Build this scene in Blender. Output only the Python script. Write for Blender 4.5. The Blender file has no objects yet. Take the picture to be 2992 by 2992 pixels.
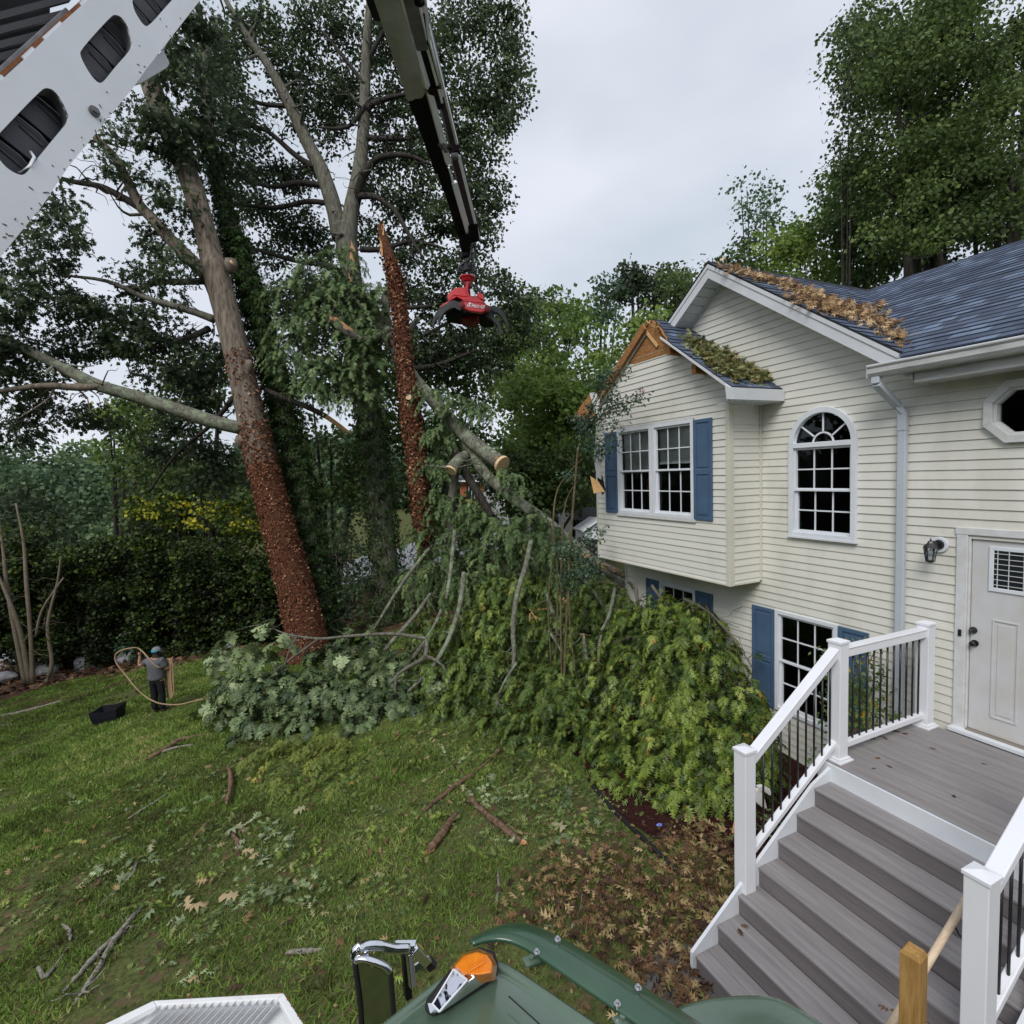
import bpy, bmesh, math, random
import numpy as np
from mathutils import Vector, Matrix
random.seed(7); RNG = np.random.default_rng(11)
SC = bpy.context.scene
COL = SC.collection
H = 4.28
# ---------------------------------------------------------------- camera
F_PX = 1553.4
R_ = Vector((0.9083, -0.4170, -0.0342)); U_ = Vector((0.0603, 0.0495, 0.9970)); F_ = Vector((0.4150, 0.9072, -0.0699))
F_.normalize(); R_ = (R_ - F_*R_.dot(F_)).normalized(); U_ = R_.cross(F_).normalized()
cam = bpy.data.cameras.new('camera'); cam_o = bpy.data.objects.new('camera', cam); COL.objects.link(cam_o)
cam.sensor_width = 36; cam.lens = 36*F_PX/2992; cam.clip_start = 0.05; cam.clip_end = 600
cam_o.matrix_world = Matrix(((R_.x, U_.x, -F_.x, 0), (R_.y, U_.y, -F_.y, 0), (R_.z, U_.z, -F_.z, H), (0, 0, 0, 1)))
SC.camera = cam_o
# ---------------------------------------------------------------- sky and sun (overcast)
W = bpy.data.worlds.new('World'); SC.world = W; W.use_nodes = True
nt = W.node_tree; nt.nodes.clear()
def N(nt, t, **k):
    n = nt.nodes.new(t)
    for a, v in k.items():
        if a.startswith('i_'): n.inputs[a[2:].replace('_', ' ')].default_value = v
        else: setattr(n, a, v)
    return n
SUN_EL, SUN_ROT = math.radians(44), math.radians(228)
out = N(nt, 'ShaderNodeOutputWorld'); bg = N(nt, 'ShaderNodeBackground'); bg.inputs[1].default_value = 0.1
sky = N(nt, 'ShaderNodeTexSky', sky_type='NISHITA', sun_disc=False, sun_elevation=SUN_EL, sun_rotation=SUN_ROT)
tc = N(nt, 'ShaderNodeTexCoord'); mp = N(nt, 'ShaderNodeMapping'); mp.inputs['Scale'].default_value = (1.2, 1.2, 2.6)
nz = N(nt, 'ShaderNodeTexNoise'); nz.inputs['Scale'].default_value = 2.3; nz.inputs['Detail'].default_value = 3; nz.inputs['Roughness'].default_value = .45
rp = N(nt, 'ShaderNodeValToRGB'); rp.color_ramp.elements[0].position = .34; rp.color_ramp.elements[1].position = .66
rp.color_ramp.elements[0].color = (4.3, 4.75, 5.35, 1); rp.color_ramp.elements[1].color = (5.7, 5.95, 6.55, 1)
mx = N(nt, 'ShaderNodeMix', data_type='RGBA'); mx.inputs[0].default_value = .93
L = nt.links.new
L(tc.outputs['Generated'], mp.inputs[0]); L(mp.outputs[0], nz.inputs['Vector']); L(nz.outputs[0], rp.inputs[0])
L(sky.outputs[0], mx.inputs[6]); L(rp.outputs[0], mx.inputs[7]); L(mx.outputs[2], bg.inputs[0]); L(bg.outputs[0], out.inputs[0])
sun = bpy.data.lights.new('sun', 'SUN'); sun.energy = 1.5; sun.angle = math.radians(28); sun.color = (1, .97, .92)
so = bpy.data.objects.new('sun', sun); COL.objects.link(so)
# light comes over the camera's left shoulder, high
sd = Vector((math.sin(SUN_ROT)*math.cos(SUN_EL), math.cos(SUN_ROT)*math.cos(SUN_EL), math.sin(SUN_EL)))
so.rotation_euler = sd.to_track_quat('Z', 'Y').to_euler()
SC.view_settings.view_transform = 'Standard'; SC.view_settings.look = 'None'; SC.view_settings.exposure = 0.55; SC.view_settings.gamma = 1
SC.cycles.max_bounces = 6; SC.cycles.transparent_max_bounces = 8; SC.cycles.diffuse_bounces = 3

# ---------------------------------------------------------------- coordinates
K = 2992/1932
def ray(vx, vy):
    return F_ + R_*((vx*K-1496)/F_PX) - U_*((vy*K-1496)/F_PX)
def V(vx, vy, d): return Vector((0, 0, H)) + ray(vx, vy)*d
def onp(vx, vy, ax, c):
    r = ray(vx, vy); o = Vector((0, 0, H)); return o + r*((c-o[ax])/r[ax])
def gz(x, y):
    a = np.clip(x, -14, 7); b = np.clip(y, 0, 34)
    z = 0.10*(a-4) - 0.083*(b-4)
    t = np.clip((np.asarray(x)-1.2)/2.2, 0, 1)*np.clip((5.2-np.asarray(y))/1.6, 0, 1)
    z = z*(1-t) + 0.0*t
    far = np.clip((np.asarray(y)-33)/25, 0, 1); far = far*far*(3-2*far)
    z = z + far*2.3*np.clip((np.asarray(x)+5)/14, 0, 1)
    return z + .035*np.sin(x*1.3+y*.7) + .02*np.sin(x*3.1-y*2.3) - .02
def G(vx, vy, up=0.0):
    r = ray(vx, vy); t = 0.5
    while t < 200:
        p = Vector((0, 0, H)) + r*t
        if p.z <= float(gz(p.x, p.y)) + up: break
        t += .05 if t < 30 else .5
    return p
# ---------------------------------------------------------------- object helpers
def tag(o, label=None, cat=None, group=None, kind=None):
    if label: o['label'] = label
    if cat: o['category'] = cat
    if group: o['group'] = group
    if kind: o['kind'] = kind
    return o
def thing(name, label, cat, loc=(0, 0, 0), group=None):
    o = bpy.data.objects.new(name, None); COL.objects.link(o); o.location = loc; o.empty_display_size = .1
    return tag(o, label, cat, group)
def link(name, me, parent=None):
    o = bpy.data.objects.new(name, me); COL.objects.link(o)
    if parent is not None:
        o.parent = parent
        top = parent; off = Vector(parent.location)
        while top.parent: top = top.parent; off += Vector(top.location)
        o.location = -off
    return o
class MB:
    def __init__(s): s.v = []; s.f = []; s.uv = []; s.hasuv = False
    def face(s, pts, uv=None):
        b = len(s.v); s.v += [tuple(p) for p in pts]; s.f.append(tuple(range(b, b+len(pts))))
        if uv: s.hasuv = True
        s.uv += uv if uv else [(0, 0)]*len(pts)
    def mesh(s, vs, fs):
        b = len(s.v); s.v += [tuple(p) for p in vs]
        for f in fs: s.f.append(tuple(b+i for i in f)); s.uv += [(0, 0)]*len(f)
    def box(s, x0, x1, y0, y1, z0, z1):
        s.mesh([(x0,y0,z0),(x1,y0,z0),(x1,y1,z0),(x0,y1,z0),(x0,y0,z1),(x1,y0,z1),(x1,y1,z1),(x0,y1,z1)],
               [(0,3,2,1),(4,5,6,7),(0,1,5,4),(1,2,6,5),(2,3,7,6),(3,0,4,7)])
    def beam(s, p0, p1, w, h, up=(0, 0, 1), vert_ends=False):
        p0 = Vector(p0); p1 = Vector(p1); d = (p1-p0).normalized(); up = Vector(up)
        sd = d.cross(up).normalized(); u = up.normalized() if vert_ends else sd.cross(d).normalized()
        a, b = sd*w/2, u*h/2
        s.mesh([p0-a-b, p0+a-b, p0+a+b, p0-a+b, p1-a-b, p1+a-b, p1+a+b, p1-a+b],
               [(0,3,2,1),(4,5,6,7),(0,1,5,4),(1,2,6,5),(2,3,7,6),(3,0,4,7)])
    def prism(s, poly, d):
        d = Vector(d); n = len(poly); P = [Vector(p) for p in poly]
        nn = Vector((0, 0, 0))
        for i in range(n): nn += P[i].cross(P[(i+1) % n])
        if nn.dot(d) > 0: P.reverse()
        s.mesh(P + [p+d for p in P], [tuple(range(n)), tuple(range(2*n-1, n-1, -1))] + [(i, n+i, n+(i+1) % n, (i+1) % n)[::1] for i in range(n)])
    def tube(s, pts, rad, n=8, cap=True):
        pts = [Vector(p) for p in pts]
        if not hasattr(rad, '__len__'): rad = [rad]*len(pts)
        b = len(s.v); ref = Vector((.31, .2, .93)); vs = []
        for i, p in enumerate(pts):
            t = (pts[min(i+1, len(pts)-1)] - pts[max(i-1, 0)]).normalized()
            if abs(t.dot(ref)) > .95: ref = Vector((1, 0, 0))
            a = t.cross(ref).normalized(); c = t.cross(a).normalized(); ref = -c if False else ref
            for k in range(n):
                th = 2*math.pi*k/n; vs.append(p + (a*math.cos(th) + c*math.sin(th))*rad[i])
        fs = []
        for i in range(len(pts)-1):
            for k in range(n):
                k2 = (k+1) % n; fs.append((i*n+k, i*n+k2, (i+1)*n+k2, (i+1)*n+k))
        if cap: fs.append(tuple(range(n-1, -1, -1))); fs.append(tuple((len(pts)-1)*n+k for k in range(n)))
        s.mesh(vs, fs)
    def cyl(s, p0, p1, r, n=16, r2=None): s.tube([p0, p1], [r, r if r2 is None else r2], n)
    def build(s, name, mat, parent=None, smooth=False, bevel=0, seg=2):
        me = bpy.data.meshes.new(name); me.from_pydata(s.v, [], s.f)
        if s.hasuv:
            ul = me.uv_layers.new(name='UVMap'); ul.data.foreach_set('uv', np.array(s.uv, 'f').ravel())
        me.materials.append(mat)
        if smooth: me.polygons.foreach_set('use_smooth', [True]*len(me.polygons))
        o = link(name, me, parent)
        if bevel:
            m = o.modifiers.new('bevel', 'BEVEL'); m.width = bevel; m.segments = seg; m.limit_method = 'ANGLE'; m.angle_limit = .6
        if smooth and not bevel:
            me.shade_smooth() if False else None
        return o
def smooth_path(pts, sub=4):
    """Catmull-Rom through (point, radius) pairs"""
    P = [np.array(list(p[0])+[p[1]], float) for p in pts]; out_ = []
    for i in range(len(P)-1):
        a = P[max(i-1, 0)]; b = P[i]; c = P[i+1]; d = P[min(i+2, len(P)-1)]
        for k in range(sub):
            t = k/sub
            out_.append(.5*((2*b)+(c-a)*t+(2*a-5*b+4*c-d)*t*t+(3*b-a-3*c+d)*t**3))
    out_.append(P[-1])
    return [Vector(q[:3]) for q in out_], [max(float(q[3]), .002) for q in out_]
# ---------------------------------------------------------------- materials
def mat(name, col, rough=.6, spec=.3, metal=0., var=0., scale=8., bump=0., bscale=60., col2=None, detail=4, sub=0, coat=0, coord='Object', stretch=(1, 1, 1), thr=(.35, .65)):
    m = bpy.data.materials.new(name); m.use_nodes = True; t = m.node_tree; b = t.nodes['Principled BSDF']
    b.inputs['Base Color'].default_value = (*col, 1); b.inputs['Roughness'].default_value = rough; b.inputs['Metallic'].default_value = metal
    b.inputs['Specular IOR Level'].default_value = spec
    if coat: b.inputs['Coat Weight'].default_value = coat; b.inputs['Coat Roughness'].default_value = .08
    tcn = N(t, 'ShaderNodeTexCoord'); mp_ = N(t, 'ShaderNodeMapping'); mp_.inputs['Scale'].default_value = stretch
    t.links.new(tcn.outputs[coord], mp_.inputs[0])
    if var or col2:
        c2 = col2 if col2 else tuple(min(1, c*(1+var)) for c in col); c1 = col if col2 else tuple(c*(1-var) for c in col)
        nn = N(t, 'ShaderNodeTexNoise'); nn.inputs['Scale'].default_value = scale; nn.inputs['Detail'].default_value = detail; nn.inputs['Roughness'].default_value = .62
        r = N(t, 'ShaderNodeValToRGB'); r.color_ramp.elements[0].position = thr[0]; r.color_ramp.elements[1].position = thr[1]
        r.color_ramp.elements[0].color = (*c1, 1); r.color_ramp.elements[1].color = (*c2, 1)
        t.links.new(mp_.outputs[0], nn.inputs['Vector']); t.links.new(nn.outputs[0], r.inputs[0]); t.links.new(r.outputs[0], b.inputs['Base Color'])
    if bump:
        nb = N(t, 'ShaderNodeTexNoise'); nb.inputs['Scale'].default_value = bscale; nb.inputs['Detail'].default_value = 5
        bp = N(t, 'ShaderNodeBump'); bp.inputs['Strength'].default_value = bump; bp.inputs['Distance'].default_value = .02
        t.links.new(mp_.outputs[0], nb.inputs['Vector']); t.links.new(nb.outputs[0], bp.inputs['Height']); t.links.new(bp.outputs[0], b.inputs['Normal'])
    return m
def leafmat(name, stops, trans=.35, rough=.5, spec=.25):
    """leaf: base colour from each leaf's own tint value, some light passing through"""
    m = bpy.data.materials.new(name); m.use_nodes = True; t = m.node_tree; b = t.nodes['Principled BSDF']; o = t.nodes['Material Output']
    a = N(t, 'ShaderNodeAttribute', attribute_name='tint'); r = N(t, 'ShaderNodeValToRGB')
    while len(r.color_ramp.elements) < len(stops): r.color_ramp.elements.new(.5)
    for e, (p, c) in zip(r.color_ramp.elements, stops): e.position = p; e.color = (*c, 1)
    t.links.new(a.outputs['Fac'], r.inputs[0]); t.links.new(r.outputs[0], b.inputs['Base Color'])
    b.inputs['Roughness'].default_value = rough; b.inputs['Specular IOR Level'].default_value = spec
    tr = N(t, 'ShaderNodeBsdfTranslucent'); g = N(t, 'ShaderNodeGamma'); g.inputs[1].default_value = .9
    t.links.new(r.outputs[0], g.inputs[0]); t.links.new(g.outputs[0], tr.inputs[0])
    ms = N(t, 'ShaderNodeMixShader'); ms.inputs[0].default_value = trans
    t.links.new(b.outputs[0], ms.inputs[1]); t.links.new(tr.outputs[0], ms.inputs[2]); t.links.new(ms.outputs[0], o.inputs[0])
    return m
def glassmat(name, tint=(.55, .6, .6), rough=.02):
    m = bpy.data.materials.new(name); m.use_nodes = True; t = m.node_tree; o = t.nodes['Material Output']
    gl = N(t, 'ShaderNodeBsdfGlossy'); gl.inputs['Roughness'].default_value = rough; gl.inputs[0].default_value = (.8, .85, .9, 1)
    tr = N(t, 'ShaderNodeBsdfTransparent'); tr.inputs[0].default_value = (*tint, 1)
    fr = N(t, 'ShaderNodeFresnel'); fr.inputs[0].default_value = 1.35
    ms = N(t, 'ShaderNodeMixShader'); t.links.new(fr.outputs[0], ms.inputs[0]); t.links.new(tr.outputs[0], ms.inputs[1]); t.links.new(gl.outputs[0], ms.inputs[2]); t.links.new(ms.outputs[0], o.inputs[0])
    return m
M = {}
M['siding'] = mat('vinyl_siding', (.58, .57, .505), .45, .35, col2=(.72, .71, .645), scale=1.6, stretch=(1, 1, .35), thr=(.22, .5), detail=8, bump=.05, bscale=9)
M['trimcream'] = mat('cream_trim', (.64, .625, .53), .45, .3, var=.03, scale=3)
M['white'] = mat('white_trim', (.72, .75, .8), .4, .35, var=.04, scale=4)
M['whiteold'] = mat('weathered_white_trim', (.6, .6, .59), .55, .3, col2=(.68, .69, .7), scale=9)
M['rail'] = mat('white_vinyl_rail', (.8, .81, .86), .3, .4, var=.02, scale=3)
M['fascia'] = mat('white_fascia', (.64, .66, .69), .5, .3, var=.05, scale=2.5)
M['gutter'] = mat('gutter_metal', (.5, .5, .5), .45, .4, col2=(.28, .28, .27), scale=5, stretch=(1, .5, 3), thr=(.42, .75))
M['downspout'] = mat('downspout_metal', (.5, .54, .6), .4, .4, var=.04, scale=2)
M['shutter'] = mat('blue_shutter', (.07, .125, .215), .5, .35, var=.1, scale=3, bump=.05, bscale=120)
M['black'] = mat('black_metal', (.014, .014, .018), .35, .5)
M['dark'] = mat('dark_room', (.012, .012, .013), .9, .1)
M['glass'] = glassmat('window_glass', (.86, .9, .9))
M['blind'] = mat('blind_slat', (.86, .88, .85), .6, .2)
M['door'] = mat('door_paint', (.62, .62, .64), .45, .35, col2=(.56, .55, .52), scale=2.5)
M['brass'] = mat('worn_threshold', (.25, .22, .18), .5, .4)
M['osb'] = mat('raw_board', (.26, .115, .045), .85, .15, col2=(.42, .22, .09), scale=18, stretch=(1, 1, 3), bump=.3, bscale=70)
M['splinter'] = mat('fresh_splintered_wood', (.62, .36, .15), .8, .15, col2=(.75, .5, .26), scale=30)
M['paper'] = mat('dark_underlay', (.03, .03, .035), .8, .2)
# ================================================================ HOUSE
XW = 6.567; XB = 5.933
def roofmat(name):
    m = bpy.data.materials.new(name); m.use_nodes = True; t = m.node_tree; b = t.nodes['Principled BSDF']; l = t.links.new
    uv = N(t, 'ShaderNodeTexCoord'); br = N(t, 'ShaderNodeTexBrick')
    br.offset = .5; br.inputs['Scale'].default_value = 1; br.inputs['Mortar Size'].default_value = .004; br.inputs['Brick Width'].default_value = .17; br.inputs['Row Height'].default_value = .143
    br.inputs['Color1'].default_value = (0, 0, 0, 1); br.inputs['Color2'].default_value = (1, 1, 1, 1); br.inputs['Mortar'].default_value = (.2, .2, .2, 1); br.inputs['Bias'].default_value = 0
    l(uv.outputs['UV'], br.inputs['Vector'])
    r = N(t, 'ShaderNodeValToRGB'); r.color_ramp.elements[0].color = (.04, .048, .07, 1); r.color_ramp.elements[1].color = (.20, .27, .38, 1); r.color_ramp.elements[1].position = 1
    e = r.color_ramp.elements.new(.55); e.color = (.09, .115, .175, 1)
    nz_ = N(t, 'ShaderNodeTexNoise'); nz_.inputs['Scale'].default_value = 3.; l(uv.outputs['UV'], nz_.inputs['Vector'])
    ad = N(t, 'ShaderNodeMix', data_type='FLOAT'); ad.inputs[0].default_value = .35; l(br.outputs['Color'], ad.inputs[2]); l(nz_.outputs[0], ad.inputs[3]); l(ad.outputs[0], r.inputs[0])
    l(r.outputs[0], b.inputs['Base Color']); b.inputs['Roughness'].default_value = .85; b.inputs['Specular IOR Level'].default_value = .25
    n2 = N(t, 'ShaderNodeTexNoise'); n2.inputs['Scale'].default_value = 160; l(uv.outputs['UV'], n2.inputs['Vector'])
    bp = N(t, 'ShaderNodeBump'); bp.inputs['Strength'].default_value = .5; bp.inputs['Distance'].default_value = .01; l(n2.outputs[0], bp.inputs['Height'])
    b2 = N(t, 'ShaderNodeBump'); b2.inputs['Strength'].default_value = .6; b2.inputs['Distance'].default_value = .01; l(br.outputs['Color'], b2.inputs['Height']); l(bp.outputs[0], b2.inputs['Normal']); l(b2.outputs[0], b.inputs['Normal'])
    return m
M['roof'] = roofmat('slate_blue_shingles')
def courses(mb, O, h, v, n, rows, lo, hi, lap, holes=(), base=.001, step=True, wob=0.):
    O, h, v, n = Vector(O), Vector(h), Vector(v), Vector(n)
    P = lambda a, b, c: O + h*a + v*b + n*c
    for v0, v1 in rows:
        l0, l1, r0, r1 = lo(v0), lo(v1), hi(v0), hi(v1)
        if r0 <= l0 and r1 <= l1: continue
        if r0 < l0: l0 = r0 = (l0+r0)/2
        if r1 < l1: l1 = r1 = (l1+r1)/2
        cuts = []
        for hf in holes:
            c = hf((v0+v1)/2)
            if c: cuts.append(c)
        cuts.sort(); segs = []; a0, a1 = l0, l1
        for c0, c1 in cuts:
            if c1 <= min(a0, a1) or c0 >= max(r0, r1): continue
            segs.append((a0, a1, c0, c0)); a0 = a1 = c1
        segs.append((a0, a1, r0, r1))
        for s0, s1, e0, e1 in segs:
            if e0-s0 < 1e-4 and e1-s1 < 1e-4: continue
            lp = lap + (random.uniform(-wob, wob) if wob else 0)
            mb.face([P(s0, v0, lp), P(e0, v0, lp), P(e1, v1, base), P(s1, v1, base)], [(s0, v0), (e0, v0), (e1, v1), (s1, v1)])
            if step: mb.face([P(s0, v0, 0), P(e0, v0, 0), P(e0, v0, lp), P(s0, v0, lp)], [(s0, v0)]*4)
def zrows(z0, z1, p=.1016, ph=4.7835):
    k = math.ceil((z0-ph)/p + 1e-6); r = []; a = z0
    while ph+k*p < z1: r.append((a, ph+k*p)); a = ph+k*p; k += 1
    r.append((a, z1)); return [q for q in r if q[1]-q[0] > .004]
house = thing('house', 'cream sided split level house with blue shutters and a storm damaged gable over its bay', 'house', (XW, 3.2, 0))
RPK, RY, RZ, RS = 7.365, 6.22, 7.365, .705
roofz = lambda y: RZ - RS*abs(y-RY)
EAVE = 5.36
def wall_hole(y0, y1, z0, z1): return lambda z: (y0, y1) if z0 < z < z1 else None
def arch_hole(z):
    if 3.37 < z < 4.55: return (4.19, 5.03)
    if 4.55 <= z < 4.97: w = math.sqrt(max(0, .42**2-(z-4.55)**2)); return (4.61-w, 4.61+w)
OC = (2.59, 4.725)
def oct_hole(z):
    d = abs(z-OC[1])
    if d < .24:
        w = .24 if d < .1 else .24-(d-.1); return (OC[0]-w, OC[0]+w)
LWZ0, LWZ1 = .74, 2.215
holes = [arch_hole, oct_hole, wall_hole(4.43, 5.25, LWZ0+.05, LWZ1-.05), wall_hole(2.03, 2.98, 1.39, 3.5), wall_hole(6.93, 7.75, LWZ0+.05, LWZ1-.05),
        lambda z: (5.56, 8.829) if 2.62 < z < 6.6 and z < 6.774-.72*0 - .0 and z < 5.05 else None]
# courses run in -Y (h) so that normal is -X
lo = lambda z: (3.0 if z > 5.30 else -1.2) if True else 0
def wlo(z):
    if z <= 5.25: return -1.2
    return RY-(RZ-.10-z)/RS
def whi(z): return min(8.829, RY+(RZ-.10-z)/RS)
mb = MB(); courses(mb, (XW, 0, 0), (0, 1, 0), (0, 0, 1), (-1, 0, 0), zrows(-.6, RZ-.12), wlo, whi, .014, holes, wob=.0018)
mb.build('main_wall', M['siding'], house)
# hidden sides of the house
mb = MB(); mb.box(XW+1.5, XW+8, -1.2, 8.82, -1.2, 5.2); mb.box(XW+.02, XW+1.5, 8.0, 8.82, -1.2, 5.2); mb.box(XW+.02, XW+1.5, -1.2, 1.9, -1.2, 5.2)
mb.build('rear_wall', M['siding'], house)
mb = MB()
courses(mb, (XW, 8.829, 0), (1, 0, 0), (0, 0, 1), (0, 1, 0), zrows(-.9, 5.2), lambda z: 0, lambda z: 8, .014)
mb.build('side_wall', M['siding'], house)
mb = MB(); mb.box(XW-.022, XW+.06, 8.80, 8.85, -.9, 5.1); mb.build('corner_trim', M['trimcream'], house, bevel=.004)
# ---- bay
mb = MB()
bhi = lambda z: min(8.858, 7.2+(6.70-z)/.72) if z > 4.9 else 8.858
blo = lambda z: max(5.556, 7.2-(6.70-z)/.72) if z > 4.9 else 5.556
bholes = [wall_hole(6.27, 7.13, 3.56, 4.97), wall_hole(7.25, 8.10, 3.56, 4.97)]
courses(mb, (XB, 0, 0), (0, 1, 0), (0, 0, 1), (-1, 0, 0), zrows(2.603, 6.22), blo, bhi, .014, bholes, wob=.0018)
# short side facing the steps
courses(mb, (0, 5.556, 0), (1, 0, 0), (0, 0, 1), (0, -1, 0), zrows(2.603, 5.2), lambda z: XB+.02, lambda z: XW, .014)
courses(mb, (0, 8.858, 0), (1, 0, 0), (0, 0, 1), (0, 1, 0), zrows(2.603, 5.2), lambda z: XB+.02, lambda z: XW, .014)
mb.box(XB+.005, XW, 5.56, 8.85, 2.585, 2.60)
bay = mb.build('bay_wall', M['siding'], house)
mb = MB()
mb.box(XB-.022, XB+.06, 5.535, 5.60, 2.575, 5.20); mb.box(XB+.06, XB+.075, 5.5355, 5.556, 2.575, 5.2)
mb.box(XW-.05, XW-.006, 5.528, 5.553, 2.60, 5.25)
mb.build('corner_trim', M['trimcream'], house, bevel=.004)
mb = MB(); mb.box(XB-.022, XB+.05, 8.83, 8.88, 2.575, 4.9); mb.build('corner_trim', M['trimcream'], house, bevel=.004)
mb = MB(); mb.box(XB-.02, XB+.0, 5.60, 8.83, 2.58, 2.602); mb.box(XB+.075, XW-.05, 5.536, 5.55, 2.58, 2.602); mb.build('bottom_trim', M['trimcream'], house)
# ---- windows
def frame_ring(mb, x, y0, y1, z0, z1, w, t, d=0):
    mb.box(x-t, x+d, y0, y0+w, z0, z1); mb.box(x-t, x+d, y1-w, y1, z0, z1)
    mb.box(x-t, x+d, y0+w, y1-w, z0, z0+w); mb.box(x-t, x+d, y0+w, y1-w, z1-w, z1)
def hung_window(x, y0, y1, z0, z1, blind=0, parent=house, cols=3, rows=2, roomd=1.0):
    mb = MB(); frame_ring(mb, x, y0, y1, z0, z1, .055, .035, .03)
    w = mb.build('window', M['white'], parent, bevel=.004)
    zm = (z0+z1)/2; a, b = y0+.055, y1-.055
    mb = MB()
    frame_ring(mb, x+.012, a, b, zm-.012, z1-.055, .03, .02, .02); frame_ring(mb, x+.035, a, b, z0+.055, zm+.02, .034, .02, .02)
    mb.build('sash', M['white'], w, bevel=.003)
    mb = MB()
    for (g0, g1, xx) in ((zm+.018, z1-.085, x+.018), (z0+.089, zm-.014, x+.04)):
        for i in range(1, cols): yy = a+.03+(b-a-.06)*i/cols; mb.box(xx-.006, xx+.004, yy-.009, yy+.009, g0, g1)
        for j in range(1, rows): zz = g0+(g1-g0)*j/rows; mb.box(xx-.008, xx+.006, a+.03, b-.03, zz-.009, zz+.009)
    mb.build('grille', M['white'], w)
    mb = MB(); mb.face([(x+.026, a+.02, zm), (x+.026, a+.02, z1-.07), (x+.026, b-.02, z1-.07), (x+.026, b-.02, zm)])
    mb.face([(x+.048, a+.02, z0+.07), (x+.048, a+.02, zm), (x+.048, b-.02, zm), (x+.048, b-.02, z0+.07)])
    mb.build('pane', M['glass'], w)
    if blind:
        mb = MB(); zz = z1-.06
        while zz > z1-.06-blind*(z1-z0-.12):
            mb.face([(x+.075, a+.01, zz), (x+.095, a+.01, zz-.02), (x+.095, b-.01, zz-.02), (x+.075, b-.01, zz)]); zz -= .022
        mb.box(x+.07, x+.1, a+.01, b-.01, zz-.03, zz)
        mb.build('blind', M['blind'], w)
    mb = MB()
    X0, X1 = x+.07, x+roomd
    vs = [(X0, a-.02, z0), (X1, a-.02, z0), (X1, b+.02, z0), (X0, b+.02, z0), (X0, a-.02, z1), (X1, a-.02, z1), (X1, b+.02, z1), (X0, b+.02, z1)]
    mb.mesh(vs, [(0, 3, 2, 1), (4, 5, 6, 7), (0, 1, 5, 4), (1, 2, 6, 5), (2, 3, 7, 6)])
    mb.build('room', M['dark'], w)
    return w
def shutter(x, y0, y1, z0, z1):
    mb = MB(); fw = .055; zm = z0+(z1-z0)*.48
    frame_ring(mb, x-.012, y0, y1, z0, z1, fw, .024, .0)
    mb.box(x-.036, x-.012, y0+fw, y1-fw, zm-.04, zm+.04)
    mb.box(x-.024, x-.012, y0+fw, y1-fw, z0+fw, z1-fw)
    for a, b in ((z0+fw+.03, zm-.07), (zm+.07, z1-fw-.03)): mb.box(x-.034, x-.024, y0+fw+.028, y1-fw-.028, a, b)
    return mb.build('shutter', M['shutter'], house, bevel=.006, seg=2)
hung_window(XB, 6.225, 7.175, 3.505, 5.03, blind=.40, roomd=.58)
hung_window(XB, 7.2, 8.15, 3.505, 5.03, blind=.50, roomd=.58)
mb = MB(); mb.box(XB-.04, XB+.01, 6.19, 8.19, 3.455, 3.503); mb.box(XB-.03, XB+.01, 7.176, 7.199, 3.503, 5.03); mb.box(XB-.028, XB+.01, 6.2, 8.17, 5.032, 5.065)
mb.build('window_trim', M['whiteold'], house, bevel=.003)
shutter(XB, 5.845, 6.215, 3.5, 5.01); shutter(XB, 8.16, 8.545, 3.5, 5.01)
hung_window(XW, 4.375, 5.305, LWZ0, LWZ1); shutter(XW, 3.985, 4.365, LWZ0, 2.205); shutter(XW, 5.315, 5.70, LWZ0, 2.205)
hung_window(XW, 6.88, 7.79, LWZ0, LWZ1); shutter(XW, 6.49, 6.87, LWZ0, 2.205); shutter(XW, 7.8, 8.18, LWZ0, 2.205)
# arched window
def arc(cy, cz, r, n=24, a0=0, a1=math.pi): return [(cy+r*math.cos(a0+(a1-a0)*i/n), cz+r*math.sin(a0+(a1-a0)*i/n)) for i in range(n+1)]
mb = MB(); CY, CZ = 4.61, 4.55; y0, y1 = 4.144, 5.075; Zb = 3.317
def ring(mb, ro, ri, x0, x1, cy=CY, cz=CZ, n=24, a0=0, a1=math.pi):
    o, i = arc(cy, cz, ro, n, a0, a1), arc(cy, cz, ri, n, a0, a1)
    for k in range(n):
        q = [(x0, *o[k]), (x0, *o[k+1]), (x0, *i[k+1]), (x0, *i[k])]; p = [(x1, a, b) for _, a, b in q]
        mb.mesh(q+p, [(0, 1, 2, 3), (7, 6, 5, 4), (0, 4, 5, 1), (2, 6, 7, 3)])
ring(mb, .4655, .395, XW-.05, XW+.03)
mb.box(XW-.05, XW+.03, y0, y0+.07, Zb, CZ); mb.box(XW-.05, XW+.03, y1-.07, y1, Zb, CZ)
mb.box(XW-.052, XW+.03, y0+.07, y1-.07, CZ-.045, CZ+.02); mb.box(XW-.045, XW+.03, y0+.07, y1-.07, Zb, Zb+.05); mb.box(XW-.06, XW-.01, y0-.01, y1+.01, Zb-.03, Zb)
aw = mb.build('window', M['white'], house, bevel=.004)
mb = MB(); a, b = y0+.07, y1-.07; zm = (Zb+.05+CZ-.045)/2
frame_ring(mb, XW, a, b, zm-.01, CZ-.045, .028, .02, .02); frame_ring(mb, XW+.03, a, b, Zb+.05, zm+.03, .034, .02, .02)
mb.build('sash', M['white'], aw, bevel=.003)
mb = MB()
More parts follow.
